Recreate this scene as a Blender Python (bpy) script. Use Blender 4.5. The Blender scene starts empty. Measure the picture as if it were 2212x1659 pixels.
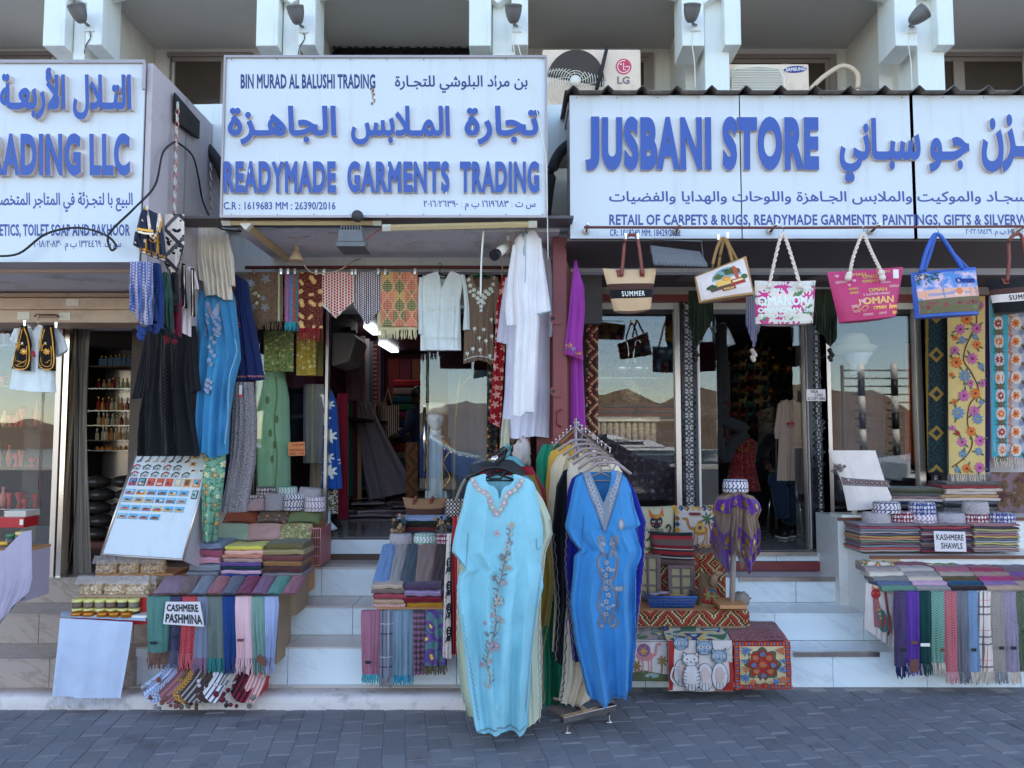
import bpy,bmesh,math,random
from mathutils import Vector,noise,geometry
random.seed(7)
S=bpy.context.scene
COL=S.collection
F=1660.0; PITCH=math.radians(3.9); CAM=Vector((0,0,1.6))
cd=bpy.data.cameras.new('camera'); cam=bpy.data.objects.new('camera',cd); COL.objects.link(cam); S.camera=cam
cd.sensor_width=36; cd.lens=F/2212*36; cd.clip_end=3000; cd.clip_start=0.05
cam.location=CAM; cam.rotation_euler=(math.pi/2+PITCH,0,0)
SUN_EL,SUN_AZ=math.radians(52),math.radians(14)
w=bpy.data.worlds.new('World'); S.world=w; w.use_nodes=True
nt=w.node_tree; nt.nodes.clear()
sky=nt.nodes.new('ShaderNodeTexSky'); sky.sky_type='NISHITA'; sky.sun_disc=False
sky.sun_elevation=SUN_EL; sky.sun_rotation=SUN_AZ; sky.dust_density=.2; sky.air_density=1.0; sky.altitude=10
bg=nt.nodes.new('ShaderNodeBackground'); bg.inputs[1].default_value=0.15
wo=nt.nodes.new('ShaderNodeOutputWorld'); nt.links.new(sky.outputs[0],bg.inputs[0]); nt.links.new(bg.outputs[0],wo.inputs[0])
sl=bpy.data.lights.new('sun','SUN'); so=bpy.data.objects.new('sun',sl); COL.objects.link(so)
sl.energy=3.5; sl.angle=math.radians(0.5); sl.color=(1,0.95,0.88)
sdir=Vector((math.sin(SUN_AZ)*math.cos(SUN_EL),math.cos(SUN_AZ)*math.cos(SUN_EL),math.sin(SUN_EL)))
so.rotation_euler=sdir.to_track_quat('Z','Y').to_euler(); so.location=(0,20,40)
S.view_settings.view_transform='Standard'; S.view_settings.look='None'; S.view_settings.gamma=1
S.view_settings.use_curve_mapping=False; S.view_settings.exposure=1.9
S.render.engine='CYCLES'
S.cycles.max_bounces=8; S.cycles.transparent_max_bounces=16; S.cycles.caustics_reflective=False; S.cycles.caustics_refractive=False
cp,sp=math.cos(PITCH),math.sin(PITCH)
def ray(u,v):
 a=(829.5-v)/F
 return Vector(((u-1106)/F,cp-a*sp,sp+a*cp))
def P(u,v,Y):
 d=ray(u,v); return CAM+d*(Y/d.y)
def PZ(u,v,Z):
 d=ray(u,v); return CAM+d*((Z-CAM.z)/d.z)
def V(*a):return Vector(a)
def nz(x,y=0,z=0):return noise.noise(Vector((x,y,z)))
def lerp(a,b,t):return a+(b-a)*t
def interp(pts,x):
 if x<=pts[0][0]:return pts[0][1]
 for(a,fa),(b,fb)in zip(pts,pts[1:]):
  if x<=b:return fa+(fb-fa)*(x-a)/max(1e-9,b-a)
 return pts[-1][1]
WL={}
def reg(o,loc,parent):
 COL.objects.link(o)
 if parent is not None:
  o.parent=parent; o.location=loc-WL[parent.name]
 else:o.location=loc
 WL[o.name]=loc.copy()
def tag(o,label,cat,group=None):
 o['label']=label; o['category']=cat
 if group:o['group']=group
 return o
def thing(name,label,cat,loc,group=None):
 o=bpy.data.objects.new(name,None); o.empty_display_size=.05
 reg(o,Vector(loc),None); return tag(o,label,cat,group)
class M:
 def __init__(s):s.v=[]; s.f=[]; s.m=[]; s.uv={}; s.sm=set()
 def face(s,pts,mi=0,uv=None,smooth=False):
  n=len(s.v); s.v+=[Vector(p)for p in pts]; s.f.append(tuple(range(n,n+len(pts)))); s.m.append(mi)
  if uv:s.uv[len(s.f)-1]=uv
  if smooth:s.sm.add(len(s.f)-1)
  return s
 def box(s,x0,x1,y0,y1,z0,z1,mi=0):
  n=len(s.v)
  s.v+=[V(x,y,z)for x in(x0,x1)for y in(y0,y1)for z in(z0,z1)]
  for f in((0,1,3,2),(4,6,7,5),(0,4,5,1),(2,3,7,6),(0,2,6,4),(1,5,7,3)):
   s.f.append(tuple(n+i for i in f)); s.m.append(mi)
  return s
 def hexa(s,a,b,mi=0):
  n=len(s.v); k=len(a); s.v+=[Vector(p)for p in a]+[Vector(p)for p in b]
  s.f.append(tuple(n+i for i in range(k))); s.m.append(mi)
  s.f.append(tuple(n+k+i for i in reversed(range(k)))); s.m.append(mi)
  for i in range(k):
   j=(i+1)%k
   s.f.append((n+j,n+i,n+k+i,n+k+j)); s.m.append(mi)
  return s
 def tube(s,pts,r,n=8,mi=0,caps=True,smooth=True):
  pts=[Vector(p)for p in pts]; base=len(s.v); L=len(pts)
  rr=r if isinstance(r,(list,tuple))else[r]*L
  up=V(0,0,1)
  for i,p in enumerate(pts):
   t=(pts[min(i+1,L-1)]-pts[max(i-1,0)])
   t=t.normalized()if t.length>1e-9 else V(0,0,1)
   a=t.cross(up)
   if a.length<.2:a=t.cross(V(1,0,0))
   a.normalize(); b=t.cross(a)
   for k in range(n):
    w_=2*math.pi*k/n
    s.v.append(p+a*(math.cos(w_)*rr[i])+b*(math.sin(w_)*rr[i]))
  for i in range(L-1):
   for k in range(n):
    k2=(k+1)%n
    s.f.append((base+i*n+k,base+i*n+k2,base+(i+1)*n+k2,base+(i+1)*n+k)); s.m.append(mi)
    if smooth:s.sm.add(len(s.f)-1)
  if caps:
   s.f.append(tuple(base+k for k in reversed(range(n)))); s.m.append(mi)
   s.f.append(tuple(base+(L-1)*n+k for k in range(n))); s.m.append(mi)
  return s
 def lathe(s,c,prof,n=24,mi=0,axis=None,sx=1,sy=1,smooth=True,uvw=None):
  c=Vector(c); base=len(s.v); L=len(prof)
  ax=(axis or V(0,0,1)).normalized(); a=ax.cross(V(0,1,0))
  if a.length<.1:a=ax.cross(V(1,0,0))
  a.normalize(); b=ax.cross(a)
  for r,h in prof:
   for k in range(n):
    w_=2*math.pi*k/n
    s.v.append(c+ax*h+a*(math.cos(w_)*r*sx)+b*(math.sin(w_)*r*sy))
  for i in range(L-1):
   for k in range(n):
    k2=(k+1)%n
    s.f.append((base+i*n+k,base+i*n+k2,base+(i+1)*n+k2,base+(i+1)*n+k)); s.m.append(mi)
    if smooth:s.sm.add(len(s.f)-1)
    if uvw:
     c0=uvw*k/n; c1=uvw*(k+1)/n; h0=prof[i][1]; h1=prof[i+1][1]
     s.uv[len(s.f)-1]=[(c0,h0),(c1,h0),(c1,h1),(c0,h1)]
  if prof[0][0]>1e-6:s.f.append(tuple(base+k for k in reversed(range(n)))); s.m.append(mi)
  if prof[-1][0]>1e-6:
   s.f.append(tuple(base+(L-1)*n+k for k in range(n))); s.m.append(mi)
   if uvw:s.uv[len(s.f)-1]=[(.5*uvw/6*(1+math.cos(6.283*k/n)),.5*uvw/6*math.sin(6.283*k/n)+.3)for k in range(n)]
  return s
 def grid(s,fn,nx,ny,mi=0,uv=None,flip=False,smooth=True):
  base=len(s.v)
  for j in range(ny+1):
   for i in range(nx+1):s.v.append(Vector(fn(i/nx,j/ny)))
  for j in range(ny):
   for i in range(nx):
    a=base+j*(nx+1)+i; q=(a,a+1,a+nx+2,a+nx+1)
    us=[(i,j),(i+1,j),(i+1,j+1),(i,j+1)]
    if flip:q=q[::-1]; us=us[::-1]
    s.f.append(q); s.m.append(mi)
    if smooth:s.sm.add(len(s.f)-1)
    if uv:s.uv[len(s.f)-1]=[uv(x/nx,y/ny)for x,y in us]
  return s
 def sphere(s,c,r,n=10,mi=0,sc=(1,1,1)):
  c=Vector(c); k=max(4,n//2+1)
  def fn(a,b):
   th=math.pi*b; ph=2*math.pi*a
   return c+V(math.sin(th)*math.cos(ph)*r*sc[0],math.sin(th)*math.sin(ph)*r*sc[1],math.cos(th)*r*sc[2])
  return s.grid(fn,n,k,mi,flip=True)
 def build(s,name,mats,parent=None,label=None,cat=None,group=None,kind=None,origin=None,bevel=0,shade=None):
  if not isinstance(mats,(list,tuple)):mats=[mats]
  xs=[p.x for p in s.v]; ys=[p.y for p in s.v]; zs=[p.z for p in s.v]
  loc=Vector(origin)if origin else V((min(xs)+max(xs))/2,(min(ys)+max(ys))/2,min(zs))
  me=bpy.data.meshes.new(name); me.from_pydata([p-loc for p in s.v],[],s.f);
  for m_ in mats:me.materials.append(m_)
  me.polygons.foreach_set('material_index',s.m)
  me.polygons.foreach_set('use_smooth',[i in s.sm if shade is None else shade for i in range(len(s.f))])
  if s.uv:
   uvl=me.uv_layers.new(name='UVMap').data
   for pi,us in s.uv.items():
    ls=me.polygons[pi].loop_start
    for k,c in enumerate(us):uvl[ls+k].uv=c
  me.update()
  o=bpy.data.objects.new(name,me); reg(o,loc,parent)
  if bevel:
   b=o.modifiers.new('b','BEVEL'); b.width=bevel; b.segments=2; b.limit_method='ANGLE'; b.angle_limit=.6
   if shade is None and not s.sm:
    me.polygons.foreach_set('use_smooth',[True]*len(s.f)); b.harden_normals=True
  if label:tag(o,label,cat,group)if cat else o.__setitem__('label',label)
  if kind:o['kind']=kind
  return o
def struct(m,name,mats,**k):return m.build(name,mats,kind='structure',**k)
class E:
 T=None
 def __init__(s,sock):s.s=sock
 @staticmethod
 def math(op,*a):
  n=E.T.nodes.new('ShaderNodeMath'); n.operation=op
  for i,x in enumerate(a):
   if isinstance(x,E):E.T.links.new(x.s,n.inputs[i])
   else:n.inputs[i].default_value=x
  return E(n.outputs[0])
 def __add__(a,b):return E.math('ADD',a,b)
 def __radd__(a,b):return E.math('ADD',b,a)
 def __sub__(a,b):return E.math('SUBTRACT',a,b)
 def __rsub__(a,b):return E.math('SUBTRACT',b,a)
 def __mul__(a,b):return E.math('MULTIPLY',a,b)
 def __rmul__(a,b):return E.math('MULTIPLY',b,a)
 def __truediv__(a,b):return E.math('DIVIDE',a,b)
 def __lt__(a,b):return E.math('LESS_THAN',a,b)
 def __gt__(a,b):return E.math('GREATER_THAN',a,b)
def fr(x):return E.math('FRACT',x)
def ab(x):return E.math('ABSOLUTE',x)
def sn(x):return E.math('SINE',x)
def fl(x):return E.math('FLOOR',x)
def mx(a,b):return E.math('MAXIMUM',a,b)
def mn(a,b):return E.math('MINIMUM',a,b)
def comb(x,y,z=0):
 n=E.T.nodes.new('ShaderNodeCombineXYZ')
 for i,q in enumerate((x,y,z)):
  if isinstance(q,E):E.T.links.new(q.s,n.inputs[i])
  else:n.inputs[i].default_value=q
 return E(n.outputs[0])
def sep(v):
 n=E.T.nodes.new('ShaderNodeSeparateXYZ'); E.T.links.new(v.s,n.inputs[0]); return E(n.outputs[0]),E(n.outputs[1]),E(n.outputs[2])
def lin(h):
 h=h.lstrip('#'); o=[]
 for i in(0,2,4):
  c=int(h[i:i+2],16)/255; o.append(c/12.92 if c<=.04045 else((c+.055)/1.055)**2.4)
 return o
ILL=(0.64,0.86,1.15)
def C(h,k=1.0):
 "albedo of a thing from the colour the shaded photo shows"
 if isinstance(h,(tuple,list)):return tuple(h)[:3]+(1,)
 l=lin(h); return tuple(min(.9,l[i]*k/ILL[i])for i in range(3))+(1,)
def cm(f,a,b):
 n=E.T.nodes.new('ShaderNodeMix'); n.data_type='RGBA'
 for i,q in((0,f),(6,a),(7,b)):
  if isinstance(q,E):E.T.links.new(q.s,n.inputs[i])
  elif i==0:n.inputs[0].default_value=q
  else:n.inputs[i].default_value=C(q)
 return E(n.outputs[2])
def noi(vec,sc,det=3,rough=.55):
 n=E.T.nodes.new('ShaderNodeTexNoise'); n.inputs['Scale'].default_value=sc; n.inputs['Detail'].default_value=det
 n.inputs['Roughness'].default_value=rough
 if vec:E.T.links.new(vec.s,n.inputs['Vector'])
 return E(n.outputs[0])
def vor(vec,sc,rnd=.6,feat='F1',dim='2D'):
 n=E.T.nodes.new('ShaderNodeTexVoronoi'); n.feature=feat; n.voronoi_dimensions=dim
 n.inputs['Scale'].default_value=sc; n.inputs['Randomness'].default_value=rnd
 E.T.links.new(vec.s,n.inputs['Vector']); return n
def ramp(f,stops,const=True):
 n=E.T.nodes.new('ShaderNodeValToRGB'); r=n.color_ramp; r.interpolation='CONSTANT' if const else 'LINEAR'
 while len(r.elements)<len(stops):r.elements.new(.5)
 for e,(p,c)in zip(r.elements,stops):e.position=p; e.color=C(c)
 E.T.links.new(f.s,n.inputs[0]); return E(n.outputs[0])
MC={}
ORD=['first','second','third','fourth','fifth','sixth','seventh','eighth','ninth','tenth','eleventh','twelfth','thirteenth']
def cname(h):
 import colorsys
 r,g,b=[int(h[i:i+2],16)/255 for i in(0,2,4)]; H,S_,V_=colorsys.rgb_to_hsv(r,g,b); t='dark ' if V_<.4 else 'pale ' if V_>.66 else ''
 if S_<.14:return t+'grey'
 return t+next(n for m,n in((.04,'red'),(.1,'brown'),(.19,'yellow'),(.45,'green'),(.53,'teal'),(.69,'blue'),(.8,'violet'),(.93,'plum'),(1.1,'rose'))if H<=m)
def new_mat(name):
 m=bpy.data.materials.new(name); m.use_nodes=True; E.T=m.node_tree
 return m,m.node_tree.nodes['Principled BSDF']
def coord(kind='Object'):
 n=E.T.nodes.new('ShaderNodeTexCoord'); return E(n.outputs[kind])
def bump(b,h,st,dist=.002):
 n=E.T.nodes.new('ShaderNodeBump'); n.inputs['Strength'].default_value=st; n.inputs['Distance'].default_value=dist
 E.T.links.new(h.s,n.inputs['Height']); E.T.links.new(n.outputs[0],b.inputs['Normal'])
def setb(b,rough=.6,metal=0,spec=.5,**k):
 b.inputs['Roughness'].default_value=rough; b.inputs['Metallic'].default_value=metal
 b.inputs['Specular IOR Level'].default_value=spec
 for a,q in k.items():b.inputs[a.replace('_',' ')].default_value=q
def col(b,c):
 if isinstance(c,E):E.T.links.new(c.s,b.inputs['Base Color'])
 else:b.inputs['Base Color'].default_value=C(c)
def plain(name,c,rough=.55,metal=0,var=.12,sc=9,bs=.15,bsc=120,spec=.5,k=1,dirt=None):
 key=('p',name)
 if key in MC:return MC[key]
 m,b=new_mat(name); setb(b,rough,metal,spec); v=coord()
 base=C(c,k); n1=noi(v,sc,4)
 cc=cm(n1,tuple(x*(1-var)for x in base[:3]),tuple(min(.95,x*(1+var))for x in base[:3]))
 if dirt:
  if len(dirt)>3:x_,y_,z_=sep(v); v2=comb(x_*9,y_*9,z_*.8)
  d=noi(v2,dirt[1],5,.7)*.6+noi(v,1.1,3)*.4 if len(dirt)>3 else noi(v,dirt[1],5,.7); cc=cm(mn(mx((d-.52)*5,0),1)*dirt[2],cc,dirt[0])
 col(b,cc)
 if bs:bump(b,noi(v,bsc,2),bs,.001)
 MC[key]=m; return m
def fabric(name,patt,rough=.9,bs=.3,sheen=.15,wsc=900,alpha=None,crinkle=0):
 "cloth: patt(u, v, vec) -> colour expression or hex; u, v in metres on the cloth"
 if name in MC:return MC[name]
 m,b=new_mat(name); setb(b,rough,0,.2); b.inputs['Sheen Weight'].default_value=sheen
 uv=coord('UV'); u,v,_=sep(uv)
 c=patt(u,v,uv)if callable(patt)else patt
 n1=noi(uv,5,3)
 c0=cm(0,c,c);
 hs=E.T.nodes.new('ShaderNodeHueSaturation'); E.T.links.new(c0.s,hs.inputs['Color']); E.T.links.new((n1*.35+.83).s,hs.inputs['Value'])
 E.T.links.new(hs.outputs[0],b.inputs['Base Color'])
 h=noi(uv,wsc*.35,2)+(noi(uv,38,4,.65)*crinkle if crinkle else 0.0)if crinkle else noi(uv,wsc*.35,2)
 bump(b,h,bs,.0015+.002*crinkle)
 if alpha:b.inputs['Alpha'].default_value=alpha
 MC[name]=m; return m
def p_stripes(stops,per,ax=0,wob=0):
 def f(u,v,vec):
  x=(u,v)[ax]
  if wob:x=x+(noi(vec,20)-.5)*wob
  return ramp(fr(x/per),stops)
 return f
def p_chev(a,b,s=.02,k=1.0,ax=0,w=.5):
 def f(u,v,vec):
  x,y=(u,v)if ax==0 else(v,u)
  return cm(fr(y/s+ab(fr(x/s/1.6)-.5)*2*k)<w,a,b)
 return f
def p_twill(a,b,s=.006):
 def f(u,v,vec):return cm((fr(u/s+fl(v/s)*.5)<.5)*(fr(v/s)<.5),a,b)
 return f
def p_check(a,b,s=.01,w=.5,c=None):
 def f(u,v,vec):
  x=fr(u/s)<w; y=fr(v/s)<w
  r=cm(mx(x,y)-x*y*.5,a,b)if c is None else cm(x*y,cm(mx(x,y),a,c),b)
  return r
 return f
def p_kef(bgc,fgc,s=.018):
 def f(u,v,vec):
  x=ab(fr(u/s)-.5); y=ab(fr(v/s+fl(u/s)*.5)-.5)
  return cm(mx((x<.34)*(y<.30),(x<.08)*1.0),bgc,fgc)
 return f
def p_plaid(bgc,lines,per=.25):
 def f(u,v,vec):
  c=cm(0,bgc,bgc); x=fr(u/(per*.55)+.15); y=fr(v/per)
  for p,w_,cc,o in lines:
   c=cm((ab(x-p)<w_)*o,c,cc); c=cm((ab(y-p)<w_*.6)*o,c,cc)
  return c
 return f
def flower(vec,sc,n,r,rnd=.5,ang=0.0,sw=0):
 "voronoi flowers: petal mask, centre mask, random value"
 vn=vor(vec,sc,rnd); pos=E(vn.outputs['Position'])
 d=E.T.nodes.new('ShaderNodeVectorMath'); d.operation='SUBTRACT'; E.T.links.new(vec.s,d.inputs[0]); E.T.links.new(pos.s,d.inputs[1])
 dx,dy,_=sep(E(d.outputs[0])); rr,gg,bb=sep(E(vn.outputs['Color']))
 th=E.math('ARCTAN2',dy,dx); dist=E(vn.outputs['Distance'])
 if sw:th=th+dist*sw
 edge=(sn(th*n+rr*6)*.28+.72)*r*(gg*.5+.7)
 return dist<edge,dist<(edge*.35),rr,dist,edge
def p_paisley(bgc,cs,s=40,line=None):
 "swirling paisley: bands of distance round warped cells"
 def f(u,v,vec):
  w_=noi(vec,s*.35,2); w2=comb(u+(w_-.5)*.06,v+(noi(vec,s*.3,2)-.5)*.05)
  vn=vor(w2,s,.8); d=E(vn.outputs['Distance']); rr,_,_=sep(E(vn.outputs['Color']))
  band=fr(d*4+rr)
  st=[(0,bgc)]+[(.35+.6*i/len(cs),c)for i,c in enumerate(cs)]
  c=ramp(band,st)
  if line:
   e=vor(w2,s*1.7,.9,'DISTANCE_TO_EDGE'); c=cm(E(e.outputs['Distance'])<.06,c,line)
  return c
 return f
def p_floral(bgc,cs,s=18,n=5,r=.42,stem='3f6b45',cen='e8c35a',vine=True):
 def f(u,v,vec):
  c=cm(0,bgc,bgc)
  if vine:
   e=vor(comb(u+(noi(vec,9)-.5)*.05,v),s*.8,.9,'DISTANCE_TO_EDGE'); c=cm(E(e.outputs['Distance'])<.035,c,stem)
   m2,_,r2,_,_=flower(comb(u+.03,v+.017),s*1.7,2.0,.34,.9); c=cm(m2,c,stem)
  pm,cen_m,rr,d,ed=flower(vec,s,n,r,.6)
  fc=ramp(rr,[(i/len(cs),x)for i,x in enumerate(cs)])
  c=cm(pm,c,fc); c=cm(pm*(d>ed*.8),c,bgc if not vine else stem); c=cm(cen_m,c,cen)
  return c
 return f
def p_emb(bgc,fg,s=25,n=6,r=.3,dens=.6):
 def f(u,v,vec):
  pm,cmk,rr,d,ed=flower(vec,s,n,r,.7)
  e=vor(vec,s*.9,.9,'DISTANCE_TO_EDGE')
  return cm(mx(pm*(rr<dens),(E(e.outputs['Distance'])<.03)*.7),bgc,fg)
 return f
def p_ogee(bgc,cs,sx=.11,sy=.15,line='c9a66a'):
 def f(u,v,vec):
  x=fr(u/sx)-.5; y=v/sy
  a=sn(y*6.2832)*.22+.25
  inn=ab(x)-a
  cell=fl(u/sx)*3+fl(y+.25)*2
  cid=fr(fl(u/sx)*.37+(inn<0)*.5+fl(y)*.29)
  c=ramp(cid,[(i/len(cs),q)for i,q in enumerate(cs)])
  c=cm(ab(inn)<.03,c,line)
  e=vor(comb(ab(x)+y*.0,fr(y)),9,.4,'DISTANCE_TO_EDGE'); c=cm(E(e.outputs['Distance'])<.09,c,bgc)
  return c
 return f
def p_kilim(cs,s=.12,cell=.012,ang=0):
 def f(u,v,vec):
  x=fl(u/cell)*cell; y=fl(v/cell)*cell
  d=ab(fr(x/s)-.5)+ab(fr(y/(s*1.2))-.5)
  k=fr(d*2.5+fl(x/s)*.31+fl(y/(s*1.2))*.17)
  return ramp(k,[(i/len(cs),q)for i,q in enumerate(cs)])
 return f
AF={}
for ch,iso,d in[('ا',0xFE8D,0),('ب',0xFE8F,1),('ة',0xFE93,0),('ت',0xFE95,1),('ث',0xFE99,1),('ج',0xFE9D,1),('ح',0xFEA1,1),('خ',0xFEA5,1),('د',0xFEA9,0),('ر',0xFEAD,0),('ز',0xFEAF,0),('س',0xFEB1,1),('ش',0xFEB5,1),('ص',0xFEB9,1),('ض',0xFEBD,1),('ع',0xFEC9,1),('ف',0xFED1,1),('ق',0xFED5,1),('ك',0xFED9,1),('ل',0xFEDD,1),('م',0xFEE1,1),('ن',0xFEE5,1),('ه',0xFEE9,1),('و',0xFEED,0),('ي',0xFEF1,1),('أ',0xFE83,0),('ئ',0xFE89,1)]:AF[ch]=(iso,d)
AF['ـ']=(0x640,2)
def shape_ar(s):
 out=[]; i=0; n=len(s)
 while i<n:
  c=s[i]
  if c not in AF:out.append(c); i+=1; continue
  prev=i>0 and s[i-1]in AF and AF[s[i-1]][1]>0
  if c=='ل' and i+1<n and s[i+1]in 'اأ':
   out.append(chr((0xFEFB if s[i+1]=='ا' else 0xFEF7)+(1 if prev else 0))); i+=2; continue
  if AF[c][1]==2:out.append(c); i+=1; continue
  nxt=i+1<n and s[i+1]in AF
  k=AF[c][0]+((3 if prev else 2)if nxt else(1 if prev else 0))if AF[c][1]else AF[c][0]+(1 if prev else 0)
  out.append(chr(k)); i+=1
 r=''.join(reversed(out))
 import re
 return re.sub('[٠-٩/]+',lambda m_:m_.group(0)[::-1],r)
def contours(s,res=3):
 cu=bpy.data.curves.new('t','FONT'); cu.body=s; cu.fill_mode='NONE'; cu.resolution_u=res
 ob=bpy.data.objects.new('t',cu); COL.objects.link(ob)
 dg=bpy.context.evaluated_depsgraph_get(); me=bpy.data.meshes.new_from_object(ob.evaluated_get(dg))
 nb={}
 for e in me.edges:
  a,b=e.vertices; nb.setdefault(a,[]).append(b); nb.setdefault(b,[]).append(a)
 seen=set(); cs=[]
 for e in me.edges:
  a,b=e.vertices
  if a in seen:continue
  loop=[a]; seen.add(a); prev,cur=a,b
  while cur!=a and cur not in seen:
   loop.append(cur); seen.add(cur)
   nx=[q for q in nb[cur]if q!=prev]
   if not nx:break
   prev,cur=cur,nx[0]
  pts=[]
  for i in loop:
   q=Vector(me.vertices[i].co[:2])
   if not pts or(q-pts[-1]).length>1e-5:pts.append(q)
  if len(pts)>2 and(pts[0]-pts[-1]).length<1e-5:pts.pop()
  if len(pts)>2:cs.append(pts)
 bpy.data.objects.remove(ob); bpy.data.meshes.remove(me); bpy.data.curves.remove(cu)
 return cs
def area(c):return sum(a.x*b.y-b.x*a.y for a,b in zip(c,c[1:]+c[:1]))/2
def wind(cs,p):
 w_=0
 for c in cs:
  for a,b in zip(c,c[1:]+c[:1]):
   if(a.y<=p.y)!=(b.y<=p.y):
    t=(p.y-a.y)/(b.y-a.y)
    if a.x+t*(b.x-a.x)>p.x:w_+=1 if b.y>a.y else-1
 return w_
def offset(c,d):
 n=len(c); o=[]
 for i in range(n):
  a,b,e=c[i-1],c[i],c[(i+1)%n]
  t1=(b-a).normalized(); t2=(e-b).normalized()
  n1=Vector((t1.y,-t1.x)); n2=Vector((t2.y,-t2.x)); m_=n1+n2
  if m_.length<.3:m_=n1
  m_=m_.normalized(); k=1/max(.72,m_.dot(n1)); o.append(b+m_*(d*k))
 return o
def fill(cs):
 pts=[]; edges=[]
 for c in cs:
  n=len(pts); pts+=c; edges+=[(n+i,n+(i+1)%len(c))for i in range(len(c))]
 r=geometry.delaunay_2d_cdt(pts,edges,[],0,1e-5)
 vs=r[0]; tri=[]
 for f in r[2]:
  c_=(vs[f[0]]+vs[f[1]]+vs[f[2]])/3
  if wind(cs,c_)!=0:tri.append(f)
 return vs,tri
def clusters(cs,gap=0.0):
 bx=sorted([[min(p.x for p in c),max(p.x for p in c),[c]]for c in cs],key=lambda q:q[0]); out=[]
 for b in bx:
  if out and b[0]<out[-1][1]-gap:out[-1][1]=max(out[-1][1],b[1]); out[-1][2]+=b[2]
  else:out.append(b)
 return[b[2]for b in out]
TC={}
def glyphs(s,bold,split,res,track=0):
 key=(s,bold,split,res,track)
 if key not in TC:
  cs=contours(shape_ar(s)if any(ch in AF for ch in s)else s,res)
  tot=sum(area(c)for c in cs)
  if tot<0:cs=[c[::-1]for c in cs]
  cl=clusters(cs,.0)if(split or track)else[cs]
  if track:cl=[[[p+Vector((i*track,0))for p in c]for c in g]for i,g in enumerate(cl)]
  if track and not split:cl=[[c for g in cl for c in g]]
  if bold:cl=[[offset(c,bold)for c in g]for g in cl]
  fl_=[(g,*fill(g))for g in cl]
  al=[p for g in cl for c in g for p in c]
  TC[key]=(fl_,(min(p.x for p in al),max(p.x for p in al),min(p.y for p in al),max(p.y for p in al)))
 return TC[key]
def text(s,fn,parent,mats,bold=0.0,depth=0.0,split=False,res=2,name='lettering',out=V(0,-1,0),face=0,side=1,lab=None,bm=None,track=0):
 """lettering fitted to a surface: fn(a, b) -> point, a,b in 0..1 over the text's own box (b up)"""
 gl,(x0,x1,y0,y1)=glyphs(s,bold,split,res,track); r=[]
 big=bm or M()
 for cs,vs,tri in gl:
  m_=M()if split else big; n=len(m_.v)
  for p in vs:m_.v.append(Vector(fn((p.x-x0)/(x1-x0),(p.y-y0)/(y1-y0)))+out*depth)
  for f in tri:m_.f.append(tuple(n+i for i in f)); m_.m.append(face)
  if depth>.002:
   for c in cs:
    k=len(m_.v)
    for dd in(0,1):
     for p in c:m_.v.append(Vector(fn((p.x-x0)/(x1-x0),(p.y-y0)/(y1-y0)))+out*(depth*(1-dd)-.0004))
    L=len(c)
    for i in range(L):m_.f.append((k+i,k+L+i,k+L+(i+1)%L,k+(i+1)%L)); m_.m.append(side)
  if split:r.append(m_.build(name,mats,parent))
 if not split and bm is None:r.append(big.build(name,mats,parent))
 return r
def tbox(u0,u1,v0,v1,Y):
 a,b,c=P(u0,v1,Y),P(u1,v1,Y),P(u0,v0,Y)
 def f(x,y):return a+(b-a)*x+(c-a)*y
 return f
def quadmap(tl,tr,br,bl):
 def f(x,y):return lerp(lerp(bl,br,x),lerp(tl,tr,x),y)
 return f
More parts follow.
